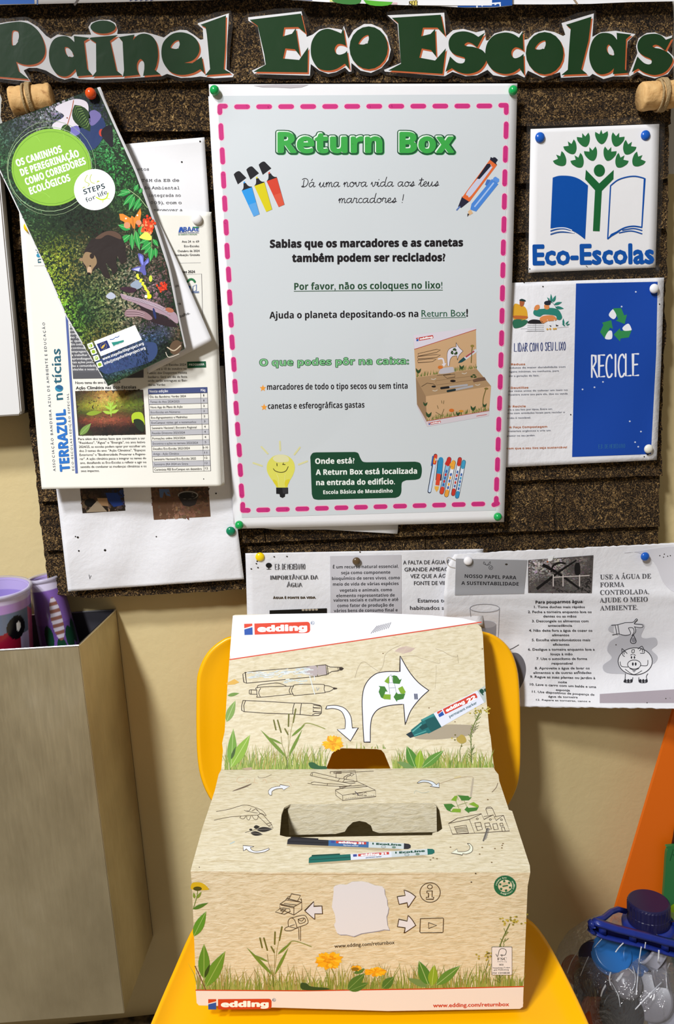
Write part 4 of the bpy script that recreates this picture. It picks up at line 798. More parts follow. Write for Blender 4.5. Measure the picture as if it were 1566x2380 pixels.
# bulb
pr.frame(570, 1010, 210 / 1566)
pr.poly([(612, 345), (740, 375), (830, 460), (858, 580), (830, 690), (775, 790), (735, 860), (722, 915), (545, 915), (520, 860), (440, 760), (385, 660), (370, 570), (395, 470), (480, 380)], '#dfdc62', 3, True)
pr.poly([(480, 400), (560, 352), (660, 350), (745, 395), (750, 460), (680, 478), (560, 478), (500, 450)], '#e2dfae', 4, True); pr.poly([(470, 790), (540, 800), (570, 900), (540, 900)], '#dccf30', 4, True); pr.poly([(770, 780), (690, 800), (690, 900), (725, 890)], '#dccf30', 4, True)
pr.line([(570, 900), (575, 760), (540, 680)], 6, '#ebe89a', 4); pr.line([(690, 900), (680, 760), (690, 680)], 6, '#ebe89a', 4)
pr.line([(486, 590), (520, 630), (615, 655), (700, 630), (742, 555)], 11, '#2a1c10', 5, True); pr.line([(546, 500), (550, 540)], 13, '#2a1c10', 5); pr.line([(660, 492), (645, 515), (690, 520)], 11, '#2a1c10', 5)
pr.poly([(533, 918), (740, 918), (742, 1025), (690, 1030), (686, 1075), (645, 1098), (600, 1078), (592, 1030), (535, 1025)], '#1b1b1e', 4); pr.poly([(640, 925), (730, 925), (730, 1020), (650, 1022)], '#323236', 5)
for a, b in (((598, 120), (605, 270)), ((278, 212), (388, 330)), ((945, 222), (850, 345)), ((138, 492), (288, 542)), ((1072, 462), (925, 518))): pr.line([a, b], 30, '#dcd9a0', 3)
# pens bottom right
pr.frame(500, 700, 720 / 1566)
pr.line([(1113, 780), (1082, 962)], 19, '#2a3348', 2); pr.line([(1112, 800), (1083, 960)], 13, '#c9dbf4', 3); pr.line([(1114, 782), (1108, 818)], 17, '#d8432c', 3); pr.line([(1109, 795), (1107, 815)], 8, '#e8a23c', 4); pr.line([(1100, 785), (1093, 830)], 7, '#3c62a8', 4)
pr.line([(1138, 805), (1128, 905)], 30, '#2a3348', 2, cap=False); pr.line([(1140, 800), (1132, 870)], 25, '#2f8ec0', 3); pr.line([(1130, 872), (1122, 930)], 20, '#dc4a30', 4, cap=False); pr.poly([(1108, 935), (1130, 935), (1128, 950), (1118, 964), (1108, 948)], '#e8b04a', 4)
for (x0, y0, x1, y1, w_, ca, cb, cc) in ((1182, 798, 1144, 966, 19, '#c8302a', '#8cc0e4', '#d8432c'), (1204, 815, 1168, 980, 19, '#eda83c', '#e9eef6', '#e8a23c'), (1236, 798, 1202, 975, 17, '#c8382a', '#e6ebf4', '#c8382a'), (1256, 812, 1222, 988, 17, '#3f9ec8', '#dfe8f4', '#2f8ec0')):
    pr.line([(x0, y0), (x1, y1)], w_ + 4, '#2a3348', 2); pr.line([(x0, y0), (x1, y1)], w_ - 1, cb, 3); m_ = lambda t: (x0 + (x1 - x0) * t, y0 + (y1 - y0) * t)
    pr.line([m_(0), m_(.16)], w_, ca, 4); pr.line([m_(.88), m_(1)], w_, cc, 4)
    for k in range(5): pr.line([m_(.35 + k * .1), m_(.39 + k * .1)], w_ * .5, ca if k % 2 else '#3c62a8', 4)
pr.line([(1182, 792), (1166, 822)], 12, '#c8302a', 5); pr.line([(1204, 808), (1188, 828)], 11, '#eda83c', 5)
# pictured box
pr.frame(940, 750, 220 / 1566)
kf, kt, ks = '#c9a47c', '#a98a66', '#b8946e'
pr.poly([(145, 205), (1178, 78), (1190, 765), (185, 912)], kf, 2); pr.poly([(145, 205), (1178, 78), (1180, 112), (160, 440)], '#d9d3df', 3); pr.line([(160, 440), (1180, 112)], 9, '#b8453c', 4)
edding(pr, (196, 308), (478, 258), 55, 4, '#c03a34', False)
pr.poly([(185, 912), (1192, 765), (1430, 1048), (350, 1218)], kt, 2); pr.poly([(185, 912), (350, 1218), (372, 1720), (205, 1385)], '#96795a', 2); pr.poly([(350, 1218), (1430, 1048), (1392, 1540), (372, 1720)], kf, 2)
pr.poly([(362, 1630), (1398, 1455), (1392, 1540), (372, 1720)], '#d2c9d0', 3); pr.line([(362, 1630), (1398, 1455)], 9, '#a8453c', 4); pr.poly([(203, 1350), (362, 1630), (372, 1720), (205, 1385)], '#cabfc6', 3); edding(pr, (398, 1690), (600, 1655), 36, 4, '#c03a34', False); pr.line([(1190, 1545), (1356, 1518)], 10, '#c05a50', 4)
ol = '#4a3626'
for (a, b) in (((220, 512), (590, 450)), ((215, 560), (590, 535)), ((215, 620), (520, 605))): pr.line([a, (a[0] + 5, a[1] + 42), (b[0] - 60, b[1] + 40), b, (b[0] - 60, b[1] - 10), a], 7, ol, 4)
pr.line([(560, 600), (630, 600), (655, 700)], 26, '#ded8e0', 4, True); pr.poly([(610, 685), (690, 668), (652, 730)], '#ded8e0', 4)
pr.poly([(708, 715, 1), (700, 540), (725, 450), (790, 410), (850, 400, 1), (850, 328, 1), (900, 410), (965, 468, 1), (900, 540), (872, 620, 1), (864, 545, 1), (790, 560), (750, 620), (738, 715, 1)], '#ddd8e4', 4, True); pr.line(spline([(708, 715, 1), (700, 540), (725, 450), (790, 410), (850, 400, 1), (850, 328, 1), (900, 410), (965, 468, 1), (900, 540), (872, 620, 1), (864, 545, 1), (790, 560), (750, 620), (738, 715, 1)]), 6, ol, 5, cap=False)
recycle(pr, 820, 482, 62, '#28401f', '#30501f', 5)
pr.line([(990, 600), (1188, 455)], 52, '#cdd0d8', 4, cap=False); pr.poly([(975, 570), (1015, 610), (945, 655), (882, 670), (905, 630)], '#1e4a50', 5); pr.line([(1010, 568), (1150, 470)], 24, '#a8444c', 5, cap=False)
pr.poly([(578, 845), (590, 770), (620, 752), (780, 732), (808, 750), (818, 815)], '#bdb9c0', 4, True)
r3 = random.Random(8)
for _ in range(260):
    if _ % 2: t = r3.random(); x = 190 + 1000 * t; y = 905 - 145 * t
    else: t = r3.random(); x = 365 + 1030 * t; y = 1625 - 172 * t
    if 570 < x < 820 and y < 900: continue
    h = r3.uniform(20, 95); leaf(pr, (x, y), (x + r3.uniform(-25, 25), y - h), r3.uniform(5, 11), r3.choice(['#6e7a3a', '#8a8a48', '#7f8440', '#4c5e2c']), 4)
for cx, cy, s_ in ((225, 840, 1), (940, 775, .9), (395, 1570, 1.1), (1130, 1460, 1), (1320, 1400, .8), (880, 1540, .8), (340, 1380, .8)):
    for dx, dy in ((-40, -90), (45, -85), (5, -60)): leaf(pr, (cx, cy), (cx + dx * s_, cy + dy * s_), 34 * s_, '#2f4a2a', 5)
pr.line([(1100, 660), (1110, 480), (1120, 380)], 14, '#6a6030', 5, True); pr.ell(1118, 385, 30, 20, '#8a7a38', 5); pr.line([(1295, 1400), (1300, 1250), (1350, 1080)], 14, '#6a6030', 5, True); pr.ell(1350, 1090, 34, 16, '#7a6a34', 5); pr.ell(590, 738, 42, 28, '#d0722c', 5); pr.ell(775, 1450, 42, 28, '#cc6a28', 5); pr.ell(935, 1462, 40, 18, '#d08a34', 5)
pr.ell(797, 963, 46, 20, '#1e1412', 5); pr.line([(510, 960), (1090, 885), (1110, 950), (530, 1030), (510, 960)], 5, '#8a6e50', 4); recycle(pr, 1140, 885, 55, '#28401f', '#30501f', 5, .6); pr.poly([(1120, 945), (1220, 910), (1320, 900), (1350, 950), (1140, 985)], '#6e5240', 5); pr.line([(280, 1055), (370, 1000), (470, 1010), (510, 1040)], 7, ol, 5); pr.ell(480, 1056, 36, 16, '#201c18', 5)
for a, b, c in (((605, 1082), (1030, 1030), '#18181c'), ((710, 1132), (1120, 1050), '#1c2c30')): pr.line([a, b], 34, '#aaa8ac', 5); pr.line([a, (a[0] + 120, a[1] - (a[1] - b[1]) * .28)], 36, c, 6)
for a in ((440, 930), (465, 1120), (950, 835), (1170, 1025)): pr.line([a, (a[0] + 40, a[1] + 10), (a[0] + 75, a[1] - 8)], 12, '#d0c4b4', 5, True)
pr.line([(640, 870), (830, 850), (830, 900), (700, 920), (640, 870)], 6, ol, 5); pr.line([(540, 870), (760, 850)], 6, ol, 5)
for a, b in (((350, 1480), (420, 1560)), ((610, 1290), (615, 1330)), ((650, 1290), (640, 1340)), ((515, 1480), (600, 1530)), ((600, 1560), (650, 1430)), ((540, 1370), (555, 1420))): pr.line([a, b], 8, '#5c5430', 5)
pr.build('print', pos)
# torn corner of an older sheet showing under the poster
sheet('older_sheet', [(600, 1180, 926, 1170), (600, 1226, 925, 1223), (760, 1231, 923, 1241)], wsurf(.0375), PAPER, 8, 8, parent=None, label='corner of an older white sheet showing under the bottom edge of the big poster', cat='paper')

# ================================================================== LAMINATED LOGO SHEET
he = lambda x, y: .0012 + .0012 * math.sin((y - 280) * .012) + .0015 * max(0, (x - 1400) / 150) ** 2
sfe = wsurf(.0385, he, 40)
eco = empty('logo_sheet', None, 'laminated white sheet with a green tree over a blue book, upper right of the board', 'sign')
sheet('laminate', [(1224, 286, 1546, 268), (1220, 660, 1533, 640)], wsurf(.0382, he, 40), FILM, 12, 12, parent=eco)
sheet('sheet', [(1233, 300, 1532, 288), (1230, 470, 1528, 458), (1228, 634, 1523, 622)], sfe, PAPER, 16, 20, parent=eco)
pr = Print(sfe).frame(1160, 260, 406 / 1566)
tul = [(0, -1, 1), (.22, -.45, 1), (.92, -.82, 1), (.98, -.3), (.62, .5), (.08, .85), (-.5, .5), (-.86, -.2), (-.86, -.72, 1), (-.25, -.42, 1)]
def tulip(cx, cy, s_, a, fl=1):
    P = [(cx + fl * s_ * (p[0] * math.cos(a) - p[1] * math.sin(a)), cy + s_ * 1.12 * (p[0] * math.sin(a) + p[1] * math.cos(a))) + tuple(p[2:]) for p in tul]
    pr.poly(P, '#2c7040', 2, True)
for cx, cy, a, fl in ((912, 230, 0, 1), (765, 255, .38, -1), (1050, 252, .38, 1), (648, 322, .6, -1), (1152, 326, .6, 1), (555, 430, .85, -1), (1235, 434, .85, 1), (830, 380, .4, -1), (978, 380, .4, 1), (712, 444, .68, -1), (1082, 444, .68, 1)): tulip(cx, cy, 62, a, fl)
pr.ell(896, 526, 50, 55, '#1f6436', 2); pr.poly([(775, 519), (895, 642), (1024, 521), (1022, 602), (918, 708), (898, 1070), (838, 1068), (857, 702), (768, 604)], '#1f6436', 2)
bl = '#0f4fa6'
pr.poly([(478, 590, 1), (540, 573), (640, 577), (720, 605), (794, 660, 1), (768, 1143, 1), (690, 1085), (600, 1045), (530, 1040), (458, 1045, 1)], bl, 2, True)
for (y0, x1, y1) in ((1070, 640, 1062), (1100, 672, 1086)): pr.line([(457, y0), (520, y0 - 18), (580, y0 - 22), (x1, y1)], 9, bl, 3, True, cap=False)
pr.line([(457, 1056), (520, 1042), (590, 1042), (650, 1062)], 9, '#eceef4', 3, True, cap=False); pr.line([(457, 1086), (530, 1066), (600, 1070), (670, 1086)], 9, '#eceef4', 3, True, cap=False)
pr.line(spline([(970, 1140, 1), (996, 662, 1), (1060, 612), (1140, 585), (1220, 578), (1302, 597, 1), (1276, 1036, 1)], False), 11, bl, 3, cap=False)
pr.line([(968, 1140), (1040, 1085), (1120, 1040), (1200, 1025), (1280, 1036)], 12, bl, 3, True, cap=False); pr.line([(1100, 1062), (1200, 1046), (1280, 1064)], 10, bl, 3, True, cap=False); pr.line([(1070, 1086), (1180, 1068), (1280, 1094)], 10, bl, 3, True, cap=False); pr.poly([(968, 1140), (1000, 1095), (1120, 1038), (1060, 1085)], bl, 3)
pr.text('Eco-Escolas', (298, 1368), (1388, 1355), 170, '#1453a8', 'gill', off=.036)
pr.ell(272, 1408, 6, 6, '#202020'); pr.line([(776, 1380), (790, 1392)], 5, '#444444')
pr.build('logo', eco, PRINT_G)

# ================================================================== RECYCLE LEAFLET
hr = lambda x, y: .001 + .001 * math.sin(y * .018) + .006 * max(0, (x - 1480) / 60) ** 2 * max(0, (y - 900) / 170) + .0012 * math.sin(x * .02 + y * .01)
sfr = wsurf(.0378, hr, 20)
rec = empty('recycling_leaflet', None, 'white leaflet with a blue recycling panel at the right edge of the board', 'leaflet')
sheet('paper', [(960, 665, 1543, 645), (950, 880, 1536, 850), (935, 1098, 1526, 1069)], sfr, PAPER_C, 30, 24, parent=rec)
pr = Print(sfr).frame(1160, 640, 406 / 1566)
pr.poly([(687, 73), (1418, 57), (1405, 700), (1358, 1602), (652, 1628)], '#1546a6', 1)
for k, (cx, cy, rot) in enumerate(((1060, 355, 0), (1145, 505, 1), (965, 480, 2))): pass
gr = '#318a50'
pr.poly([(1018, 296), (1092, 293), (1118, 358), (1143, 352), (1122, 436), (1042, 405), (1064, 392)], gr, 3, False); pr.poly([(1012, 306), (980, 356), (1022, 393), (1048, 362), (1030, 320)], '#eef0f6', 4, True)
pr.poly([(1185, 490), (1160, 556), (1085, 566), (1080, 592), (1024, 530), (1080, 474), (1086, 497)], gr, 3); pr.poly([(1104, 468), (1155, 433), (1184, 482), (1172, 494), (1118, 496)], '#eef0f6', 4, True)
pr.poly([(902, 508), (932, 445), (920, 424), (1002, 402), (1017, 480), (992, 468), (946, 568)], gr, 3); pr.poly([(946, 566), (976, 502), (1008, 502), (1006, 568)], '#eef0f6', 4, True)
def hand(t, x0, x1, y0, y1, h, w_, c):
    """tall thin hand capitals"""
    HC = {'R': [[(0, 0), (0, 1)], [(0, 1), (.55, .98), (.6, .7), (.3, .5), (0, .5)], [(.1, .5), (.8, 0)]], 'E': [[(.8, 1), (0, 1), (0, 0), (.8, .02)], [(0, .5), (.65, .52)]], 'C': [[(.85, .85), (.6, 1), (.15, .85), (0, .4), (.25, 0), (.65, 0), (.85, .12)]], 'I': [[(.3, 1), (.3, 0)]], 'L': [[(0, 1), (0, 0), (.75, .02)]], 'D': [[(0, 0), (0, 1), (.5, .85), (.7, .45), (.45, .05), (0, 0)]], 'A': [[(0, 0), (.4, 1), (.8, 0)], [(.15, .4), (.65, .4)]], 'O': [[(.4, 1), (.08, .7), (.08, .25), (.4, 0), (.7, .25), (.7, .75), (.4, 1)]], 'M': [[(0, 0), (.08, 1), (.45, .3), (.8, 1), (.9, 0)]], 'S': [[(.7, .85), (.4, 1), (.1, .78), (.6, .3), (.4, 0), (.05, .12)]], 'U': [[(0, 1), (.05, .25), (.35, 0), (.65, .25), (.7, 1)]], 'X': [[(0, 0), (.8, 1)], [(.05, 1), (.8, 0)]], 'B': [[(0, 0), (0, 1), (.55, .8), (.1, .52), (.65, .28), (0, 0)]], 'N': [[(0, 0), (0, 1), (.65, 0), (.65, 1)]], 'H': [[(0, 0), (0, 1)], [(.65, 0), (.65, 1)], [(0, .5), (.65, .5)]], '.': [[(.2, .02), (.22, 0)]], ' ': []}
    A = {'I': .75, '.': .5, ' ': .55, 'M': 1.25}; L = sum(A.get(ch, 1.08) for ch in t); k = (x1 - x0) / L; x = 0
    for ch in t:
        for st in HC[ch]: pr.line([(x0 + (x + p[0]) * k, y0 + (y1 - y0) * x / L - p[1] * h) for p in st], w_, c, 3, ch in 'CODSUB', n=4)
        x += A.get(ch, 1.08)
hand('RECICLE', 828, 1262, 912, 897, 195, 15, '#eef0f8'); hand('LIDAR COM O SEU LIXO', 134, 600, 682, 668, 72, 6, '#2a3c78'); hand('E.B. DE MEXEDINHO', 890, 1130, 1553, 1546, 36, 4.5, '#2b62a0')
og = '#b9642c'; gy = '#5c6274'
pr.texts([('Reduza', 105, 230, 806), ('1/ Deutilize', 60, 260, 1017), ('3/ Recicle', 78, 236, 1184), ('4/ Faça Compostagem', 88, 428, 1370), ('e com que o seu lixo seja sustentável', 40, 605, 1560)], 17, og, 'bold', -.02)
pr.texts([('produtos de maior durabilidade com', 60, 592, 836), ('embalagens mínimas, ou nenhuma, para', 10, 533, 872), ('reduzir a geração de lixo.', 30, 356, 910), ('duas vezes antes de colocar um item no', 60, 612, 1044), ('lixo. Encontre outro uso para ele, doe ou venda', 10, 612, 1078), ('Separe o seu lixo por tipos, Entre em', 30, 472, 1212), ('contacto com entidades locais para reciclar o', 10, 587, 1244), ('que não é reciclável.', 40, 281, 1286), ('os materiais orgânicos e crie um', 40, 458, 1404), ('compostor no seu jardim.', 20, 321, 1446)], 15, gy, 'sans', -.02, off=.008)
sk = '#d98a50'
pr.poly([(130, 265), (180, 262), (235, 290), (252, 350), (240, 392), (130, 400)], '#d8a22c', 3, True); pr.poly([(130, 398), (245, 402), (245, 430), (200, 462), (130, 470)], '#2a6a50', 3, True); pr.poly([(125, 362), (240, 365), (246, 385), (150, 392)], '#b8652e', 4, True); pr.poly([(186, 215), (222, 222), (220, 260), (200, 282), (182, 262)], '#a85c34', 4, True); pr.poly([(178, 222), (200, 210), (232, 222), (234, 232), (215, 234), (190, 230)], '#1f3a38', 5, True)
pr.poly([(308, 350), (315, 310), (390, 300), (470, 292), (530, 310), (562, 370), (545, 398), (515, 392), (500, 360), (400, 350), (360, 370)], '#2a8072', 3, True); pr.poly([(310, 305), (325, 270), (355, 265), (360, 290), (340, 312)], sk, 4, True); pr.poly([(405, 262), (440, 262), (445, 298), (420, 306), (402, 290)], sk, 5, True); pr.ell(430, 248, 30, 20, '#1e2430', 6); pr.ell(445, 235, 18, 12, '#1e2430', 6)
pr.poly([(362, 385), (400, 362), (480, 360), (515, 390), (500, 405), (430, 412), (395, 430), (370, 415)], sk, 4, True); pr.line([(430, 400), (452, 448)], 7, '#eef0f4', 4); pr.line([(492, 400), (505, 450)], 7, '#eef0f4', 4); pr.poly([(445, 445), (465, 452), (460, 462)], '#1e2430', 5); pr.poly([(502, 440), (532, 450), (510, 456)], '#1e2430', 5)
pr.poly([(258, 428), (270, 405), (310, 395), (370, 405), (385, 428)], '#201d22', 4, True); 
for i in range(5): pr.line([(250, 434 + i * 16), (398, 434 + i * 16)], 2, '#6c7078')
pr.line([(324, 432), (324, 500)], 2, '#6c7078'); pr.line([(235, 503), (405, 500)], 2, '#8c9098'); pr.line([(190, 480), (250, 478)], 2, '#8c9098'); pr.line([(515, 470), (620, 462)], 2, '#8c9098')
for a, b, w_ in (((468, 250), (462, 165), 20), ((480, 240), (505, 180), 24), ((490, 262), (562, 240), 24), ((500, 285), (578, 298), 26), ((450, 230), (428, 195), 12), ((575, 445), (572, 385), 18), ((592, 440), (622, 408), 14), ((600, 448), (632, 435), 12), ((590, 455), (560, 432), 12)): leaf(pr, a, b, w_, '#2a8072', 3)
pr.line([(445, 205), (480, 250), (520, 300)], 3, '#2a6060', 3, True)
for x, y in ((430, 482), (455, 480), (488, 480), (505, 478)): pr.ell(x, y, 10, 8, '#d8a84c', 4)
for x, y in ((221, 63), (390, 100), (1435, 258), (639, 1248), (1330, 1608), (1298, 1625)): pr.ell(x, y, 6, 6, '#1c1814', 4)
for x, y in ((1222, 148), (1095, 280), (745, 1022), (852, 1003), (1168, 1308), (1268, 1400), (1216, 1495), (1244, 1536), (928, 955)): pr.ell(x, y, 8, 7, '#cdd6ee', 4)
pr.build('print', rec)

# ================================================================== TWO WATER LEAFLETS
hw = lambda x, y: .0015 + .0016 * math.sin(x * .021 + y * .006) + .0012 * math.sin(y * .03 - x * .01) + .002 * max(0, (y - 1400) / 100)
sfw = wsurf(.0372, hw, 12)
wl = empty('water_leaflet', None, 'creased white water leaflet with a yellow pin, partly hidden behind the cardboard lid', 'leaflet')
sheet('paper', [(570, 1286, 1123, 1276), (572, 1350, 1124, 1340), (575, 1465, 1122, 1455)], sfw, PAPER_C, 34, 20, parent=wl)
pr = Print(sfw).frame(540, 1230, 580 / 1566)
pr.poly([(612, 168), (1058, 160), (1060, 640), (616, 640)], '#c6c4ca', 1)
hand('E.B. DE MEXEDINHO', 268, 460, 252, 250, 33, 3.2, '#55565c'); pr.ell(228, 226, 19, 16, '#1a1a1c'); pr.line([(228, 230), (228, 250)], 5, '#1a1a1c'); pr.line([(215, 250), (242, 249)], 3, '#1a1a1c')
pr.text('IMPORTÂNCIA DA', (238, 316), (538, 314), 26, '#3a3a40', 'dbl', off=.012); pr.text('ÁGUA', (340, 362), (438, 362), 26, '#3a3a40', 'dbl', off=.012); pr.text('ÁGUA É FONTE DA VIDA.', (254, 436), (524, 434), 13, '#4a3c28', 'bold', off=.03)
pr.poly([(233, 508), (592, 495), (594, 640), (233, 640)], '#16130f', 2)
for i in range(5): pr.ell(443 + i * 21, 506 - i * .6, 9, 6, '#b9aa94', 3)
pr.texts([('É um recurso natural essencial,', 630, 1042, 246), ('seja como componente', 682, 990, 282), ('bioquímico de seres vivos, como', 624, 1050, 318), ('meio de vida de várias espécies', 630, 1042, 354), ('vegetais e animais, como', 672, 1000, 392), ('elemento representativo de', 652, 1018, 426), ('valores sociais e culturais e até', 633, 1040, 454), ('como fator de produção de', 658, 1012, 488), ('vários bens de consumo final e', 636, 1036, 520)], 19, '#26262c', 'bold', -.012)
pr.texts([('A FALTA DE ÁGUA É A', 1070, 1390, 220), ('GRANDE AMEAÇA,', 1078, 1385, 264), ('VEZ QUE A ÁGUA É', 1115, 1410, 306), ('FONTE DE VIDA', 1138, 1370, 350)], 24, '#3a3a40', 'sans', -.01, off=.012); pr.texts([('Estamos todos', 1162, 1400, 458), ('habituados a', 1113, 1330, 504)], 24, '#3a3a40', 'sans', 0, off=.012)
for x, y in ((155, 200), (150, 215), (118, 248), (160, 240), (262, 172), (342, 170), (800, 142)): pr.ell(x, y, 5, 4, '#221c16', 3)
pr.build('print', wl)

def h2(x, y):
    t = max(0, (y - 1500) / 145)
    return .003 - .0105 * min(1, max(0, (1270 - x) / 80)) * min(1, max(0, (y - 1420) / 60)) + .002 * math.sin(x * .017 + 1) * (.4 + .6 * t) + .0014 * math.sin(y * .028 + x * .008) + .0022 * math.exp(-((y - 1385) / 16) ** 2) + t ** 2 * (.012 + .034 * max(0, (x - 1250) / 320)) + .005 * max(0, (x - 1480) / 90) ** 2
sfw2 = wsurf(.0402, h2, 9)
w2 = empty('water_leaflet', None, 'curling white water-saving leaflet with a piggy bank drawing, lowest at the right', 'leaflet')
W2 = [(1058, 1287, 1655, 1262), (1034, 1300, 1652, 1300), (1030, 1400, 1650, 1420), (1032, 1520, 1648, 1560), (1038, 1602, 1648, 1640), (1040, 1640, 1646, 1655)]
sheet('paper', [(1058, 1287, 1655, 1258), (1036, 1330, 1650, 1340), (1031, 1440, 1648, 1450), (1036, 1560, 1648, 1560), (1040, 1641, 1646, 1648)], sfw2, PAPER_C, 70, 48, parent=w2, jag=1.2)
pr = Print(sfw2).frame(1020, 1250, 546 / 1566)
pr.poly([(112, 138), (587, 148), (566, 372), (105, 382)], '#9a9a9e', 1); pr.poly([(1250, 100), (1320, 96), (1430, 160), (1490, 290), (1566, 360), (1700, 380), (1700, 70)], '#d8d7de', 1, True)
pr.text('NOSSO PAPEL PARA', (170, 265), (514, 276), 23, '#1f1f23', 'bold'); pr.text('A SUSTENTABILIDADE', (148, 312), (530, 318), 23, '#1f1f23', 'bold')
pr.line([(318, 182), (296, 172), (300, 160), (318, 182), (340, 158), (338, 176), (318, 182)], 3, '#3a3a40', 2, True); pr.ring(344, 198, 13, 13, 3, '#3a3a40', 2); pr.line([(338, 198), (343, 203), (350, 192)], 3, '#3a3a40')
q = [(593, 148), (1028, 115), (1017, 368), (593, 366)]
pr.poly(q, '#56504e', 1); mosaic(pr, quad(q), [['#cfc9cc', '#c9c3c4', '#8a8482', '#c5bdbb', '#5c5654', '#8a8280', '#3a3634'], ['#cac4c6', '#a49e9e', '#b8b0ae', '#a9a19e', '#3c3836', '#6c6462', '#4a4442'], ['#7c7674', '#4c4644', '#1c1a1a', '#3a3634', '#8c8684', '#3c3836', '#1a1818'], ['#34302e', '#55504e', '#5c5654', '#22201f', '#2c2a28', '#1c1a1a', '#141212']], 1300, 8, 31, 1, .14, (.3, .8), 0)
pr.line([(690, 178), (800, 240), (932, 335)], 20, '#141213', 4, True, taper=lambda t: 1.1 - .5 * t); pr.line([(915, 148), (800, 225), (650, 340)], 17, '#141213', 4, True, taper=lambda t: .5 + .6 * t); pr.line([(745, 225), (760, 185), (800, 165), (838, 172)], 11, '#141213', 4, True)
pr.poly([(905, 175), (935, 170), (938, 240), (905, 240)], '#181617', 4, True); pr.line([(612, 160), (612, 260)], 9, '#6a6462', 3); pr.line([(655, 155), (660, 290)], 4, '#8a8482', 3)
for x in (760, 825, 935): pr.line([(x, 248), (x, 320)], 7, '#cfc6c2', 4)
pr.line([(760, 262), (1000, 250)], 6, '#cfc6c2', 4)
pr.text('Para pouparmos água:', (642, 437), (960, 433), 19, '#1d1d22', 'bold', off=.01)
G3 = [('1. Tome duches mais rápidos', 632, 970, 467), ('2. Feche a torneira enquanto lava os', 591, 1015, 500), ('dentes ou as mãos', 693, 914, 529), ('3. Descongele os alimentos com', 618, 995, 561), ('antecedência', 725, 886, 591), ('4. Não deite fora a água de cozer os', 598, 1020, 624), ('alimentos', 752, 866, 654), ('5. Escolha eletrodomésticos mais', 617, 1006, 687), ('eficientes', 757, 867, 717), ('6. Desligue a torneira enquanto lava a', 592, 1036, 750), ('louça à mão', 742, 889, 781), ('7. Use o autoclismo de forma', 648, 986, 812), ('responsável', 749, 889, 843), ('8. Aproveite a água de lavar os', 637, 1002, 875), ('alimentos e de outras atividades', 627, 1014, 905)]
pr.texts(G3, 15.5, '#26262c', 'sans', 0, off=.014)
for t, a, b, y, d_, h in (('9. Regue as suas plantas ou jardim à', 605, 1040, 932, .02, 15.5), ('noite', 793, 851, 967, .02, 15), ('10. Lave o carro com um balde e uma', 604, 1046, 982, .04, 15), ('esponja', 777, 871, 1018, .04, 14), ('11. Use dispositivos de poupança de', 618, 1034, 1030, .05, 14), ('água da torneira', 727, 923, 1062, .03, 13), ('12. Repare as torneiras, canos e', 645, 1008, 1083, .03, 11)): pr.text(t, (a, y), (b, y + d_ * (b - a)), h, '#1f1f24', 'sans', off=.018)
pr.texts([('USE A ÁGUA DE', 1072, 1412, 276), ('FORMA', 1072, 1234, 328), ('CONTROLADA,', 1072, 1398, 379), ('AJUDE O MEIO', 1070, 1390, 430), ('AMBIENTE.', 1072, 1324, 483)], 31, '#55555a', 'serif', -.02)
pr.poly([(1140, 585), (1180, 575), (1340, 570), (1368, 590), (1345, 650), (1370, 670), (1440, 665), (1452, 710), (1415, 745), (1455, 790), (1440, 830), (1400, 850), (1350, 900), (1200, 905), (1110, 895), (1092, 850), (1150, 800), (1120, 750), (1140, 690), (1200, 650), (1130, 620)], '#bfbfc6', 1, True)
dk = '#34343a'
pr.poly([(1170, 580), (1220, 572), (1290, 545), (1320, 540), (1300, 570), (1360, 580), (1350, 600), (1310, 605), (1300, 640), (1250, 645), (1170, 640)], '#e2e2e8', 2, True)
for L in ([(1148, 582), (1190, 578), (1240, 565), (1290, 562), (1312, 540), (1320, 548), (1300, 572), (1350, 578), (1358, 590), (1340, 598), (1300, 592)], [(1155, 646), (1195, 640), (1240, 650), (1275, 640), (1268, 615), (1262, 600), (1290, 600), (1298, 625), (1285, 650)], [(1172, 580), (1185, 645)], [(1190, 578), (1200, 642)], [(1302, 592), (1310, 620), (1295, 645)]): pr.line(L, 4.5, dk, 3, True)
pr.line([(1293, 645), (1275, 680), (1280, 700), (1303, 702), (1312, 685), (1293, 645)], 5, dk, 3, True); pr.ell(1296, 680, 14, 16, '#8c8c94', 2)
pr.ell(1307, 822, 112, 92, '#ececf0', 2); pr.ring(1306, 822, 114, 90, 5, dk, 3)
for L in ([(1240, 760), (1218, 738), (1222, 778), (1235, 790)], [(1325, 740), (1352, 722), (1368, 765), (1340, 768)], [(1232, 775), (1232, 750), (1252, 770)], [(1335, 752), (1350, 738), (1356, 762)], [(1240, 905), (1238, 940), (1232, 960), (1280, 962), (1290, 930)], [(1330, 930), (1335, 962), (1385, 960), (1380, 925), (1390, 905)], [(1205, 825), (1215, 855), (1258, 860)], [(1340, 850), (1385, 850), (1390, 815)], [(1270, 870), (1300, 880), (1330, 870)], [(1240, 875), (1295, 910), (1350, 885)], [(1275, 780), (1288, 775)], [(1295, 776), (1308, 782)], [(1285, 745), (1300, 745), (1297, 765), (1284, 763), (1285, 745)]): pr.line(L, 4.5, dk, 3, True)
pr.ring(1299, 843, 44, 30, 4.5, dk, 4); pr.ell(1290, 840, 6, 11, dk, 4); pr.ell(1309, 840, 6, 11, dk, 4); pr.ell(1281, 796, 5, 9, dk, 4); pr.ell(1301, 796, 5, 9, dk, 4); pr.poly([(1283, 882), (1314, 882), (1298, 897)], '#9a9aa0', 3)
for x in (1240, 1260, 1280, 1340, 1360, 1380): pr.ell(x, 952, 9, 12, '#2c2c32', 4)
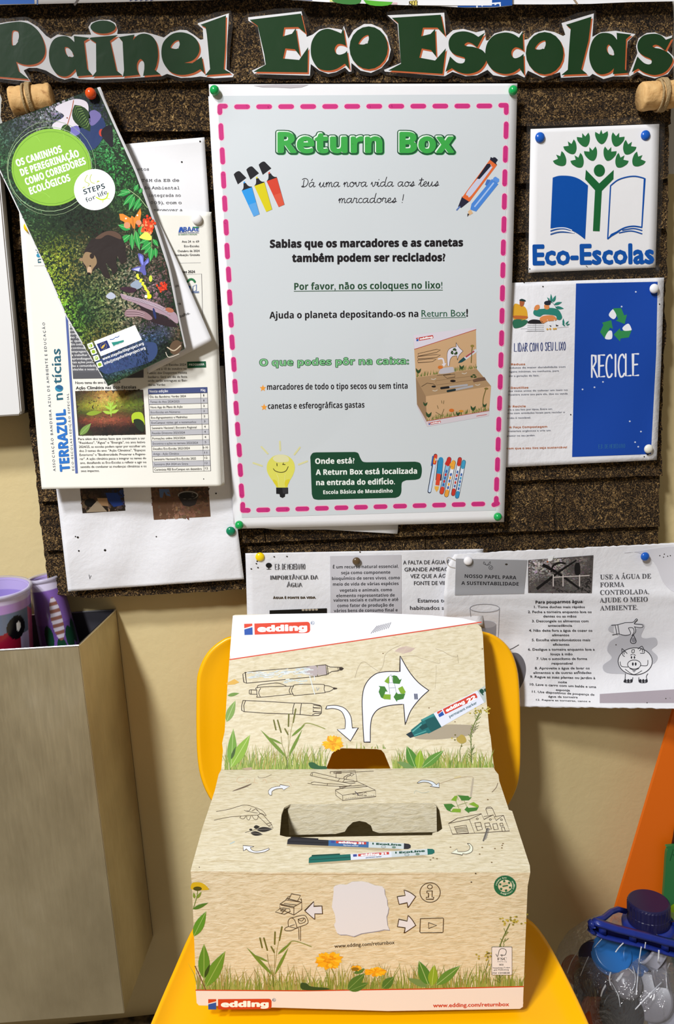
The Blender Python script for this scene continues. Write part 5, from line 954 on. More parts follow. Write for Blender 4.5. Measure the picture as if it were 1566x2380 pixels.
pr.ring(304, 468, 98, 27, 3, '#8a8a92', 2); pr.line([(205, 470), (230, 700)], 2.5, '#8a8a92'); pr.line([(402, 470), (392, 700)], 2.5, '#8a8a92'); pr.poly([(245, 575), (380, 575), (375, 720), (250, 720)], '#9c9ca4', 1); pr.ell(312, 576, 66, 24, '#b4b4bc', 2)
pr.poly([(460, 780), (490, 765), (530, 772), (565, 815), (578, 880), (560, 960), (515, 1020), (440, 1000)], '#6c6a70', 1, True); pr.line([(440, 748), (480, 740), (530, 712)], 4, '#3a3a40', 2, True)
pr.poly([(1070, 1040), (1700, 1000), (1700, 1100), (1070, 1100)], '#a89ea6', 1)
pr.ell(448, 176, 9, 6, '#3a342c', 3); pr.poly([(728, 125), (765, 118), (752, 150), (722, 160)], '#eef0f2', 3); pr.ell(722, 158, 6, 5, '#b4643a', 4)
pr.line([(108, 150), (60, 130), (50, 160), (70, 190), (105, 200)], 5, '#b4ada6', 2, True)
for x, y in ((1470, 118), (1495, 128), (1500, 108), (1522, 122), (1540, 118), (1178, 712), (930, 890), (1385, 1098), (1510, 1070), (1540, 1066)): pr.ell(x, y, 4, 4, '#3a342c', 3)
pr.build('print', w2)

# ================================================================== PINS
gn, bl2 = '#12a04e', '#1558b8'
for px, py, y, c, lb, st, r in ((499, 213, .0425, gn, 'shiny green ball push pin at the top left corner of the big poster', 'ball', .0042), (1189, 213, .0425, gn, 'shiny green ball push pin at the top right corner of the big poster', 'ball', .0042), (556, 1218, .0465, gn, 'green ball push pin at the bottom left corner of the big poster', 'ball', .0043), (1154, 1199, .0465, gn, 'green ball push pin at the bottom right corner of the big poster', 'ball', .0042),
    (536, 1234, .041, '#0e7f58', 'dark green flat pin beside the bottom left corner of the poster', 'flat', .0046), (213, 221, .053, '#e0521c', 'orange pin holding the brochure', 'ball', .0047), (458, 510, .0438, '#e9e7e6', 'white dome pin on the newsletter below the typed letter', 'flat', .0048), (68, 528, .0425, '#f0c814', 'yellow pin half hidden behind the brochure edge', 'flat', .0048),
    (1254, 320, .0405, bl2, 'blue dome pin at the top left of the logo sheet', 'flat', .0047), (1499, 315, .0405, bl2, 'blue dome pin at the top right of the logo sheet', 'flat', .0046), (1519, 671, .041, '#e9e9ec', 'white dome pin at the top right corner of the blue leaflet', 'flat', .0047), (1506, 1043, .0435, '#e6e4d8', 'cream dome pin at the bottom right corner of the blue leaflet', 'flat', .0047),
    (604, 1294, .041, '#f2d010', 'yellow dome pin at the left of the hidden water leaflet', 'flat', .0047), (828, 1304, .041, '#5c4a34', 'old bronze drawing pin above the text about natural resources', 'flat', .0042), (1087, 1303, .0465, '#e9e7ea', 'white dome pin at the left of the curling piggy bank leaflet', 'flat', .0047), (1498, 1293, .0475, bl2, 'blue dome pin at the right of the curling piggy bank leaflet', 'flat', .0047)):
    pin(px, py, r, y, c, lb, st)
bpy.data.objects.remove(to)

# ================================================================== PAPERS ABOVE THE HEADER
hq = lambda x, y: .002 + .001 * math.sin(x * .02)
sft = wsurf(.0395, hq, 60)
p1 = empty('paper_sheet', None, 'white sheet with a blue block at the top left corner above the header letters', 'paper')
sheet('sheet', [(-60, -90, 640, -90), (-60, 13, 640, -4)], sft, PAPER, 20, 4, parent=p1)
pr = Print(sft); pr.poly([(-60, -90), (78, -90), (80, 9), (-60, 11)], '#1c5fb8', 1); pr.poly([(-60, -60), (30, -60), (30, -1), (-60, 1)], '#e4e4e8', 2); pr.line([(87, -40), (87, 10)], 3, '#3c5a94', 2); pr.line([(186, -8), (174, 11)], 5, '#5c5450', 2)
for i in range(5): pr.line([(302 + i * 12, 2), (318 + i * 12, -6)], 2, '#2a3a6c', 2)
pr.build('print', p1)
p2 = empty('paper_sheet', None, 'colourful leaflet with a pineapple and a blue corner above the middle of the header', 'paper')
TP = [(560, -90, 1192, -90), (560, -6, 1190, 13)]
sft2 = wsurf(.0405, lambda x, y: .0022 + .0012 * math.sin(x * .011), 50)
slab('sheet', [(560, -90), (1192, -90), (1190, 13), (1150, 17), (1080, 18), (1020, 14), (940, 12), (860, 9), (760, 5), (680, 0), (640, -4), (560, -8)], sft2, PAPER, .0003, p2)
pr = Print(sft2)
pr.poly([(640, -60), (725, -60), (725, 1), (690, 0), (640, -4)], '#2a3f84', 1); pr.poly([(766, -40), (800, -40), (800, 7), (766, 4)], '#dde08c', 1); pr.poly([(775, -30), (830, -30), (835, 8), (774, 4)], '#3e7c3a', 2, True); pr.poly([(845, -40), (905, -30), (909, 10), (850, 8)], '#58b034', 2, True); pr.poly([(909, -30), (924, -30), (923, 11), (910, 10)], '#d8b8bc', 1)
pr.ell(966, 2, 17, 13, '#3a3a20', 2); pr.ell(966, 1, 15, 12, '#dfce6c', 3)
for i in range(5): pr.line([(952 + i * 6, -10), (958 + i * 6, 12)], 1.3, '#5a4a1c', 4); pr.line([(980 - i * 6, -10), (974 - i * 6, 12)], 1.3, '#5a4a1c', 4)
pr.poly([(1063, -90), (1191, -90), (1190, 12.5), (1150, 16), (1080, 17.5), (1063, 17)], '#164c9c', 2)
# a few letters of this leaflet show, turned on their side
pr.line([(1108, 17), (1108, 6)], 3.2, '#e8ecf4', 3)
for x in (1108, 1150): pr.line([(x, 11), (x + 5, 8), (x + 11, 9), (x + 12, 14)], 3, '#e8ecf4', 3, True)
pr.ell(1118, 0, 7, 5, '#e8ecf4', 3); pr.line([(1136, 9), (1162, 7)], 3.2, '#e8ecf4', 4)
pr.build('print', p2)
p3 = empty('paper_sheet', None, 'plain white sheet hanging above the right end of the header', 'paper')
slab('sheet', [(1186, -90), (1680, -90), (1680, 2), (1566, 3), (1460, 5), (1370, 9), (1280, 10), (1188, 10)], sft, PAPER, .0003, p3)
pr = Print(sft); pr.line([(1326, -12), (1341, 9)], 4, '#a08c74', 1); pr.build('print', p3)

# ================================================================== WINE CORKS TIED ON THE BOARD
def stopper(p, q, r, name_lab, wrapx, facet=0):
    root = empty('cork_stopper', None, name_lab, 'cork'); ax = (q - p); L = ax.length; prof = []; ns = 26
    for i in range(ns + 1):
        t = i / ns; e = .0012 * (1 if i in (0, ns) else 0); prof.append((r * (.985 + .03 * math.sin(t * 5 + 1)) - e, t * L))
    V, Fc = lathe(prof, 40, True, ax, p); u = ax.normalized()
    V = [v + (v - (p + u * (v - p).dot(u))).normalized() * (noise.noise(v * 260) * .0006 - .0018 * max(0, noise.noise(v * 150 + Vector((3, 1, 2))) - .28)) if (v - (p + u * (v - p).dot(u))).length > 1e-5 else v for v in V]
    obj('cork_body', mesh(V, Fc, True), STOPPER, root)
    a = u.orthogonal().normalized(); b = u.cross(a); pts = []
    for i in range(96):
        t = i / 95 * 5 * math.pi * 2; x = wrapx + .0016 * math.sin(t * .31) * 2 - .001; pts.append(p + u * (L * .0 + x) + (a * math.cos(t) + b * math.sin(t)) * (r + .0012 + .0004 * math.sin(t * 1.7)))
    V, Fc = tube(pts, .0011, 8); obj('twine', mesh(V, Fc, True), TWINE, root)
    return root
stopper(wall(26, 236, -.047), wall(122, 225, -.047), .0112, 'brown cork stopper tied with twine at the upper left of the board', .017)
s2_ = stopper(wall(1487, 225, -.049), wall(1590, 217, -.051), .0122, 'pale cork stopper tied with jute twine at the upper right edge of the board', .0205)
pk = wall(1518, 240, -.0605)
V, Fc = tube([wall(1520, 250, -.052), wall(1532, 250, -.05), wall(1546, 252, -.047), wall(1552, 257, -.045)], .001, 6); obj('twine_tail', mesh(V, Fc, True), TWINE, s2_)

# ================================================================== WHITE CABINET AT THE LEFT EDGE
cab = empty('wall_cabinet', None, 'white wall cabinet with a dark rim, cut off by the left edge', 'cabinet')
sfc2 = wsurf(.045)
def prism(name, P, y0, y1, m, parent, bev=0):
    """outline in photograph pixels at wall depth y0 (front), pulled back to y1"""
    V = [wall(x, y, -y0) for x, y in P]; n = len(V); V += [Vector((v.x, -y1, v.z)) for v in V]
    bm = bmesh.new(); vs = [bm.verts.new(v) for v in V]; bm.faces.new(vs[:n]); bm.faces.new(vs[n:][::-1])
    for i in range(n): bm.faces.new((vs[i], vs[(i + 1) % n], vs[n + (i + 1) % n], vs[n + i]))
    bmesh.ops.recalc_face_normals(bm, faces=bm.faces)
    if bev: bmesh.ops.bevel(bm, geom=[e for e in bm.edges], offset=bev, segments=3, affect='EDGES')
    return obj(name, bm_mesh(bm, False), m, parent)
prism('door', [(-420, 330), (-8, 330), (12, 560), (33, 780), (49, 958), (46, 965), (-380, 992)], .05, .036, WHITEPL, cab, .0012)
prism('body', [(-425, 322), (-2, 326), (20, 560), (41, 780), (58, 955), (52, 962), (-385, 985)], .0355, .0005, DARKPL, cab)

# ================================================================== STEEL BIN
bn = empty('steel_bin', None, 'brushed stainless steel open bin fixed to the wall at the lower left', 'bin')
def bxp(name, x0, x1, y0, y1, z0, z1, m, parent, bev=.0012):
    bm = bmesh.new(); vs = [bm.verts.new((x, y, z)) for x in (x0, x1) for y in (y0, y1) for z in (z0, z1)]
    for f in ((0, 1, 3, 2), (4, 6, 7, 5), (0, 4, 5, 1), (2, 3, 7, 6), (0, 2, 6, 4), (1, 5, 7, 3)): bm.faces.new([vs[i] for i in f])
    bmesh.ops.recalc_face_normals(bm, faces=bm.faces)
    if bev: bmesh.ops.bevel(bm, geom=list(bm.edges), offset=bev, segments=2, affect='EDGES')
    return obj(name, bm_mesh(bm), m, parent)
ZT, ZB = -.272, -.679
def bpan(name, P, m, th):
    bm = bmesh.new(); a = [bm.verts.new(p) for p in P]; n_ = (P[1] - P[0]).cross(P[2] - P[0]).normalized() * th; b = [bm.verts.new(p + n_) for p in P]
    bm.faces.new(a); bm.faces.new(b[::-1])
    for i in range(4): bm.faces.new((a[i], a[(i + 1) % 4], b[(i + 1) % 4], b[i]))
    bmesh.ops.recalc_face_normals(bm, faces=bm.faces); bmesh.ops.bevel(bm, geom=list(bm.edges), offset=th * .35, segments=2, affect='EDGES')
    return obj(name, bm_mesh(bm), m, bn)
FR, FRb, BK, BKb = Vector((-.183, -.099, ZT)), Vector((-.1765, -.107, ZB)), Vector((-.1655, -.002, ZT)), Vector((-.161, -.002, ZB))
FL, FLb, BL, BLb = Vector((-.46, -.092, ZT)), Vector((-.46, -.096, ZB)), Vector((-.46, -.002, ZT)), Vector((-.46, -.002, ZB))
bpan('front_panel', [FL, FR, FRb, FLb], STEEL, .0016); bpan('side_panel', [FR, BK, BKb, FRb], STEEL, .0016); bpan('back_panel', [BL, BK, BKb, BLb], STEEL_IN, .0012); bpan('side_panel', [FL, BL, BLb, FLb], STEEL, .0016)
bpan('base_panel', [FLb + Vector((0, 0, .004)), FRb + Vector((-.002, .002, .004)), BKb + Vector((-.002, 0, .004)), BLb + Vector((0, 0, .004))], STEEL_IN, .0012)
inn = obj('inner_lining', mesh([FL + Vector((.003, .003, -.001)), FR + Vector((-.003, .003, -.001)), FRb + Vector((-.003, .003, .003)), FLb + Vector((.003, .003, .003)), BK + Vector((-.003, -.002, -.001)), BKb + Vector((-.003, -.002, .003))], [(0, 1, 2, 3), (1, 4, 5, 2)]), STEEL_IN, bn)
V, Fc = tube([BL, BK, FR, FL], .0009, 6, True); obj('rim', mesh(V, Fc), EDGE, bn)

# ================================================================== PURPLE CUPS IN THE BIN
def b_cup(nt, b):
    b_print(nt, b)
CUPM = mat('printed_soft_plastic', rough=.22, spec=.5, build=b_cup)
CUPM.node_tree.nodes['Principled BSDF'].inputs['Transmission Weight'].default_value = .0
def cup(name_lab, base, top, r0, r1, paint, rim=True):
    root = empty('plastic_cup', None, name_lab, 'cup'); ax = top - base; L = ax.length; nz, na = 180, 220
    prof = [(r0 + (r1 - r0) * i / nz, L * i / nz) for i in range(nz + 1)]
    V, Fc = lathe(prof, na, False, ax, base); V2, F2 = lathe([(r - .0009, z) for r, z in prof], na, False, ax, base)
    n = len(V); V += V2; F2 = [tuple(n + i for i in f[::-1]) for f in F2]
    bot = [tuple(range(na - 1, -1, -1))]
    me = mesh(V, Fc + F2 + bot, True); at = me.color_attributes.new('Col', 'FLOAT_COLOR', 'CORNER'); data = []
    for p in me.polygons:
        for li in p.loop_indices:
            vi = me.loops[li].vertex_index; inner = vi >= n; k = vi % n; z = (k // na) / nz; a = (k % na) / na * 2 * math.pi
            data += list(paint(a, z, inner))
    at.data.foreach_set('color', data); obj('cup_body', me, CUPM, root)
    if rim:
        V, Fc = lathe([(r1 - .0014, L - .002), (r1 + .0012, L - .0025), (r1 + .002, L), (r1 + .0012, L + .0016), (r1 - .001, L + .0012)], 60, False, ax, base); obj('cup_rim', mesh(V, Fc, True), RIMM, root)
    return root
RIMM = film('frosted_rim', .55, lin('#d8d4e6'), .3)
pur, pal, teal = lin('#9a7ac4'), lin('#c9bcec'), lin('#6c7c98')
def paint1(a, z, inner):
    u = ((math.degrees(a) - 290 + 180) % 360 - 180) / 60     # u=0 faces the viewer
    if inner: return lin('#9a88d0') if z < .95 else lin('#b8a8dc')
    if z > .965: return lin('#c9bfe0')
    if ((u - .56) / .07) ** 2 + ((z - .858) / .02) ** 2 < 1: return lin('#eef0f4')
    if ((u - .5) / .3) ** 2 + ((z - .855) / .052) ** 2 < 1: return lin('#0c0a10')
    if z < .835 + .03 * u and u < .6: return lin('#8e1230')
    if u > .95 and z < .93 - .1 * (u - .95): return lin('#b04a68')
    if z > .925: return lin('#b08ccc')
    if z > .82: return lin('#66758e')
    return pal
def paint2(a, z, inner):
    u = ((math.degrees(a) - 287 + 180) % 360 - 180) / 60
    if inner: return lin('#b9a4da')
    if z > .95: return lin('#cfc6e0')
    if ((u - .15) / .3) ** 2 + ((z - .82) / .1) ** 2 < 1: return lin('#8c5c50') if int(z * 60) % 2 else lin('#d0c8d6')
    for cu, cz in ((-.45, .74), (.1, .68), (.62, .72), (-.2, .6), (.45, .6), (1.0, .74)):
        if ((u - cu) / .24) ** 2 + ((z - cz) / .055) ** 2 < 1: return lin('#17402c')
    return lin('#6f4f98') if z < .8 else lin('#7e5aa8')
cup('pale purple cup with a big black and white spot at the left in the bin', Vector((-.274, -.056, -.45)), Vector((-.2655, -.062, -.222)), .024, .0325, paint1)
cup('purple cup with stripes and dark green leaf pattern, right of the spotted cup', Vector((-.203, -.034, -.45)), Vector((-.229, -.022, -.226)), .027, .0155, paint2)

# ================================================================== YELLOW CHAIR
chair = empty('school_chair', None, 'yellow plastic school chair holding the cardboard return box against the wall', 'chair')
def shell(name, outline, surf3, rim, th, bulge, m):
    """moulded plastic panel: outline (2D) mapped by surf3, rolled rim"""
    bm = bmesh.new(); n = len(outline); cx = sum(p[0] for p in outline) / n; cy = sum(p[1] for p in outline) / n; rings = []
    prof = [(0.0, 0, 0), (.3, 0, 0), (.6, 0, 0), (.8, .02, 0), (.9, .12, 0), (.95, .35, 0), (.975, .7, 0), (.99, .92, .1), (1.0, .9, .5), (.998, .7, 1.0), (.985, .2, 1.3), (.95, -.3, 1), (.8, -.45, 1), (.5, -.5, 1), (0, -.5, 1)]
    for s_, h, back in prof:
        R = []
        for x, y in outline:
            p, nrm = surf3(cx + (x - cx) * s_, cy + (y - cy) * s_)
            R.append(bm.verts.new(p + nrm * (bulge * (s_ ** 3) * (1 if True else 0) + rim * max(h, 0) - th * back)))
            if s_ == 0: break
        rings.append(R)
    for a, b in zip(rings, rings[1:]):
        for i in range(n):
            j = (i + 1) % n
            if len(a) == 1 and len(b) == 1: continue
            if len(a) == 1: bm.faces.new((a[0], b[i], b[j]))
            elif len(b) == 1: bm.faces.new((a[j], a[i], b[0]))
            else: bm.faces.new((a[i], b[i], b[j], a[j]))
    return obj(name, bm_mesh(bm, True), m, chair)
bo = spline([(458, 1600), (463, 1555), (482, 1515), (512, 1488), (545, 1475), (640, 1462), (830, 1455), (1040, 1458), (1110, 1464), (1150, 1477), (1180, 1506), (1197, 1550), (1203, 1610), (1205, 1700), (1203, 1790), (1190, 1840), (1160, 1885), (1110, 1915), (1000, 1930), (830, 1933), (640, 1925), (550, 1905), (505, 1872), (472, 1815), (459, 1740)], True, 4)
def bsurf(x, y):
    t = (y - 1455) / 480; Y = .0405 + .04 * t
    return wall(x, y, -Y), Vector((0, -.98, .2))
shell('backrest', bo, bsurf, .004, .006, .006, YEL)
ca = math.atan2(-.043, .328)  # the chair is turned a little from the wall
def rot(x, y): return (x * math.cos(ca) - y * math.sin(ca), x * math.sin(ca) + y * math.cos(ca))
OX, OY = .068, -.196
so = spline([(-.128, .026), (-.145, .02), (-.158, .002), (-.165, -.05), (-.172, -.12), (-.178, -.22), (-.176, -.31), (-.155, -.345), (-.1, -.36), (0, -.365), (.1, -.36), (.155, -.345), (.176, -.31), (.18, -.22), (.176, -.12), (.168, -.05), (.158, -.004), (.145, .012), (.128, .018), (.05, .022), (-.05, .022)], True, 4)
def ssurf(x, y):
    a, b = rot(x, y); return Vector((OX + a, OY + b, -.5335)), Vector((0, 0, 1))
shell('seat', so, ssurf, .011, .007, .0, YEL)
def tb(name, pts, r): V, Fc = tube([Vector(p) for p in pts], r, 12); return obj(name, mesh(V, Fc, True), CHROME, chair)
for sx in (-1, 1):
    x1, y1 = rot(sx * .13, -.02); x2, y2 = rot(sx * .15, -.33); x3, y3 = rot(sx * .13, .02)
    tb('back_tube', [(OX + x1, OY + y1, -.552), (OX + x3, OY + y3 + .02, -.548), (OX + x3, -.085, -.52), (OX + x3, -.06, -.46), (OX + x3, -.045, -.36)], .008)
    tb('leg', [(OX + x1, OY + y1 - .01, -.56), (OX + x1 * 1.25, OY + y1 + .05, -1.295)], .009)
    tb('leg', [(OX + x2, OY + y2 + .02, -.56), (OX + x2 * 1.15, OY + y2 - .03, -1.295)], .009)
    tb('seat_rail', [(OX + x1, OY + y1, -.556), (OX + x2, OY + y2 + .01, -.556)], .009)

# ================================================================== CARDBOARD RETURN BOX
ZF = .593
FLt, FRt, BKm = dep(443, 2025, ZF), dep(1232, 2028, ZF), dep(832, 1787, .739)
ptop = psurf(FLt, FRt, BKm)
plid = psurf(ptop.P(513, 1790), ptop.P(1148, 1783), dep(833, 1437, .797))
pfront = psurf(FLt, FRt, dep(835, 2340, .618))
rb = empty('return_box', None, 'printed kraft cardboard collection box with raised lid standing on the yellow chair', 'box')
opening = [(650, 1941), (654, 1893), (660, 1877), (675, 1869), (700, 1868), (1000, 1864), (1014, 1868), (1021, 1880), (1028, 1926), (1018, 1933), (1005, 1936), (1004, 1941), (700, 1946), (665, 1945)]
topP = [(443, 2024), (600, 2027), (900, 2028), (1232, 2027), (1231, 2012), (1190, 1885), (1182, 1882), (1181, 1878), (1160, 1815), (1158, 1800), (1150, 1790), (1148, 1785), (1000, 1788), (907, 1790), (758, 1787), (640, 1787), (530, 1787), (514, 1789), (508, 1800), (499, 1838), (470, 1925), (447, 2008)]
tp = slab('top_panel', topP, ptop, KRAFT, .0016, rb, holes=[opening])
lidP = [(541, 1431), (546, 1429), (640, 1427), (860, 1424), (1000, 1430), (1075, 1437), (1103, 1444), (1118, 1458), (1122, 1475), (1128, 1600), (1137, 1700), (1140, 1712), (1144, 1752), (1148, 1784), (909, 1790), (893, 1751), (886, 1743), (875, 1741), (795, 1739), (781, 1742), (771, 1752), (757, 1788), (514, 1789), (518, 1744), (516, 1728), (522, 1700), (528, 1600), (534, 1520)]
ld_ = slab('lid_panel', lidP, plid, KRAFT, .0016, rb)
fP = [(443, 2025), (1232, 2028), (1226, 2060), (1221, 2180), (1215, 2340), (1208, 2345), (900, 2350), (640, 2342), (462, 2337), (457, 2331), (451, 2180), (446, 2060)]
fr_ = slab('front_panel', fP, pfront, KRAFT, .0016, rb)
dn = pfront.P(458, 2334) - FLt; BLt_, BRt_ = ptop.P(514, 1790), ptop.P(1147, 1784)
def sidep(name, P):
    n_ = (P[1] - P[0]).cross(P[2] - P[0]).normalized() * .0015
    V = list(P) + [p - n_ for p in P]; return obj(name, mesh(V, [(0, 1, 2, 3), (7, 6, 5, 4), (0, 4, 5, 1), (1, 5, 6, 2), (2, 6, 7, 3), (3, 7, 4, 0)]), KRAFT, rb)
dv = dn * .985; ins = (FRt - FLt).normalized() * .0015
sidep('side_panel', [FLt + ins, BLt_ + ins, BLt_ + ins + dv, FLt + ins + dv]); sidep('side_panel', [BRt_ - ins, FRt - ins, FRt - ins + dv, BRt_ - ins + dv]); sidep('back_panel', [BLt_, BRt_, BRt_ + dv, BLt_ + dv]); sidep('base_panel', [FLt + dv * .99, FRt + dv * .99, BRt_ + dv * .99, BLt_ + dv * .99])
h0, h1 = ptop.P(668, 1869, -.001), ptop.P(1014, 1866, -.001)
pflap = psurf(h0, h1, (h0 + h1) / 2 + Vector((0, -.006, -.03)))
slab('slot_flap', [(668, 1869), (1014, 1866), (1015, 1934), (880, 1936), (866, 1931), (862, 1919), (850, 1911), (835, 1908), (820, 1911), (808, 1922), (801, 1933), (780, 1938), (672, 1941)], pflap, KRAFT, .0014, rb)

def grass(pr, xa, xb, yf, n, h, seed, cols=('#7e9440', '#9aa552', '#6c8434', '#b2b46a', '#a3944e'), layer=2):
    r = random.Random(seed)
    for _ in range(n):
        x = r.uniform(xa, xb); y = yf(x); hh = h * r.uniform(.25, 1) ** 1.3; dx = r.gauss(0, .22) * hh; w_ = r.uniform(1.4, 3.2)
        P = [(x, y), (x + dx * .35, y - hh * .55), (x + dx, y - hh)]; c = r.choice(cols)
        pr.poly([(P[0][0] - w_ / 2, y), (P[0][0] + w_ / 2, y), (P[1][0] + w_ * .35, P[1][1]), P[2], (P[1][0] - w_ * .35, P[1][1])], c, layer + r.random() * .5)
def dandelion(pr, cx, cy, rx, ry, seed, layer=4):
    r = random.Random(seed)
    for i in range(60):
        a = r.uniform(0, 6.283); q = r.uniform(.75, 1.12); c = r.choice(['#efae1c', '#f2bb24', '#e29a18', '#f5c433']); da = .26
        pr.poly([(cx, cy), (cx + rx * q * .75 * math.cos(a - da), cy + ry * q * .75 * math.sin(a - da)), (cx + rx * q * math.cos(a), cy + ry * q * math.sin(a)), (cx + rx * q * .75 * math.cos(a + da), cy + ry * q * .75 * math.sin(a + da))], c, layer + r.random() * .7)
    for i in range(24): pr.ell(cx + r.gauss(0, rx * .22), cy + r.gauss(0, ry * .22), rx * .1, ry * .1, r.choice(['#de9016', '#eaa41e']), layer + 1, n=6)
def sprig(pr, s, base, layer=4):
    """grass plant with long blades and seed heads; s maps local px"""
    q = lambda x, y: (base[0] + x * s, base[1] + y * s)
    dk = '#5d6c2c'
    for a, b, w_ in (((0, -22), (-62, -88), 8), ((-12, -55), (-48, -72), 5), ((3, -25), (35, -88), 7), ((10, -72), (42, -100), 6)): leaf(pr, q(*a), q(*b), w_ * s, '#6f8a34', layer)
    pr.line([q(34, -95), q(44, -103), q(62, -100), q(88, -90)], 2 * s, '#8a8f48', layer, True)
    pr.line([q(0, 2), q(0, -16), q(-2, -24)], 2.6 * s, dk, layer); pr.line([q(-2, -22), q(-12, -55), q(-14, -72)], 1.2 * s, '#8c8450', layer); pr.line([q(0, -20), q(6, -60), q(8, -80), q(14, -110)], 1.1 * s, '#9c9460', layer); pr.line([q(2, -20), q(3, -60), q(2, -85)], 1 * s, '#9c9460', layer)
    for a, b in (((-31, -110), (-26, -88)), ((-22, -110), (-14, -82)), ((4, -124), (3, -96)), ((20, -136), (14, -105)), ((-5, -90), (2, -77))):
        pr.line([q(*a), q((a[0] + b[0]) / 2, (a[1] + b[1]) / 2), q(*b)], 3.4 * s, '#6a6a2e', layer, cap=True)
def plantain(pr, c, s, layer=4):
    q = lambda x, y: (c[0] + x * s, c[1] + y * s)
    leaf(pr, q(-4, 0), q(-24, -50), 24 * s, '#4c8232', layer, '#a3be7c'); leaf(pr, q(3, 2), q(8, -42), 20 * s, '#86a62e', layer + .3, '#bccf6c'); leaf(pr, q(12, 0), q(62, -40), 20 * s, '#5c8c38', layer, '#a8c484'); leaf(pr, q(-6, 3), q(-48, -14), 13 * s, '#6d8c52', layer)
def yarrow(pr, c, s, layer=3):
    q = lambda x, y: (c[0] + x * s, c[1] + y * s); r = random.Random(int(c[0]))
    pr.line([q(0, 0), q(-2, -50), q(0, -80), q(20, -125)], 2.4 * s, '#66743a', layer, True)
    for i in range(30): t = r.random(); x = 20 * max(0, t - .5) * 1.5; y = -t * 115; pr.line([q(x, y), q(x + r.choice((-1, 1)) * r.uniform(4, 11), y - r.uniform(5, 14))], 1.3 * s, r.choice(['#66743a', '#7f8c4a', '#57662e']), layer, cap=False)
    for i in range(26): pr.ell(*q(20 + r.gauss(0, 13), -132 + r.gauss(0, 6)), 2.6 * s, 2 * s, r.choice(['#a89a3c', '#c4b450', '#8c8438']), layer + .5, n=6)
    pr.line([q(-28, 0), q(-30, -30), q(-24, -48)], 1.5 * s, '#66743a', layer)
    for i in range(18): pr.ell(*q(-30 + r.gauss(0, 8), -58 + r.gauss(0, 7)), 2.4 * s, 2 * s, r.choice(['#a89a3c', '#b8a848', '#6c6430']), layer + .5, n=6)
KK = 1.0
# --- lid
pr = Print(plid, KK)
pr.poly([(541, 1431), (640, 1427), (860, 1424), (1000, 1430), (1075, 1437), (1103, 1444), (1115, 1448), (537, 1533), (534, 1521)], '#f4f4fa', 1)
pr.line([(534, 1533), (1118, 1446)], 2.6, '#d4523a', 2); edding(pr, (568, 1476), (721, 1471), 26, 3)
for i in range(9): x = 862 + i * 5; pr.line([(x, 1472 - i * 1.5), (x + 14 - i, 1455 - i)], 1.6, '#8c8c96', 3)
pr.frame(540, 1420, 320 / 1566); K = '#33261c'
for L in ([(145, 700), (300, 680), (700, 650), (955, 622), (1060, 612), (1075, 725), (960, 745), (600, 780), (160, 822), (130, 810), (118, 720), (145, 695), (160, 820)], [(962, 622), (968, 740)], [(1078, 622), (1090, 722)], [(1062, 615), (1110, 638), (1198, 640), (1205, 680), (1130, 690), (1078, 718)], [(1200, 640), (1245, 642), (1262, 655), (1245, 672), (1205, 675)]): pr.line(L, 7.5, K, 3)
pr.poly([(1215, 645), (1258, 648), (1245, 670), (1212, 668)], K, 4)
pr.poly([(845, 640), (955, 628), (962, 735), (850, 725), (820, 690)], '#b3a7a8', 4, True); pr.poly([(972, 625), (1060, 618), (1070, 722), (975, 730)], '#b3a7a8', 4)
r4 = random.Random(5)
for i in range(90):
    x = r4.uniform(165, 840); y = 745 - (x - 165) * .09 + r4.gauss(0, 22); pr.line([(x, y), (x + r4.uniform(30, 90), y - r4.uniform(-4, 12))], r4.uniform(4, 9), r4.choice(['#dfe6e8', '#d3dee4', '#e6ebea', '#c9d6de']), 5)
for i in range(22): x = r4.uniform(570, 840); y = 800 + r4.gauss(0, 9); pr.line([(x, y), (x + 40, y - 4)], 6, r4.choice(['#cfdde2', '#dce6e6']), 5)
pr.line([(878, 740), (935, 945)], 9, '#dde6ea', 5); pr.line([(930, 740), (938, 790)], 8, '#dde6ea', 5); pr.line([(955, 870), (968, 905), (985, 875)], 5, '#8c9cb4', 5)
for L in ([(275, 900), (200, 898), (192, 920), (200, 945), (280, 948)], [(215, 900), (212, 945)], [(275, 900), (300, 868), (660, 856), (690, 860)], [(275, 900), (282, 960), (310, 982), (640, 950), (690, 945)], [(320, 880), (298, 930), (318, 980)], [(285, 875), (300, 845), (460, 822), (540, 825), (610, 852)], [(665, 862), (645, 905), (660, 945)], [(690, 862), (672, 905), (690, 945), (730, 960), (1050, 930)], [(690, 862), (730, 838), (1010, 835), (1045, 850), (1042, 890), (1055, 928)], [(1045, 848), (1100, 855), (1150, 882), (1110, 912), (1055, 925)], [(1150, 872), (1190, 882), (1155, 892)]): pr.line(L, 7, K, 3, True)
pr.ell(1170, 882, 22, 9, K, 4)
for L in ([(120, 1018), (400, 1030), (700, 1048), (900, 1052), (1000, 1075), (1015, 1100), (1010, 1165), (980, 1188), (900, 1190), (685, 1172), (400, 1165), (130, 1145), (105, 1130), (105, 1080), (120, 1018)], [(150, 1018), (128, 1075), (135, 1145)], [(705, 1048), (688, 1110), (685, 1170)], [(785, 1055), (775, 1110), (770, 1178)], [(920, 1068), (1010, 1085)], [(920, 1085), (915, 1100), (1000, 1105)], [(920, 1120), (915, 1142), (1010, 1150)], [(1010, 1165), (940, 1165), (910, 1180)]): pr.line(L, 7.5, K, 3)
arrow(pr, [(1060, 1118, 1), (1075, 1080, 1), (1180, 1075), (1280, 1110), (1345, 1200), (1362, 1330, 1), (1432, 1328, 1), (1342, 1480, 1), (1190, 1348, 1), (1280, 1340, 1), (1282, 1240), (1240, 1145), (1150, 1110)], '#e4e8f4', K, 8)
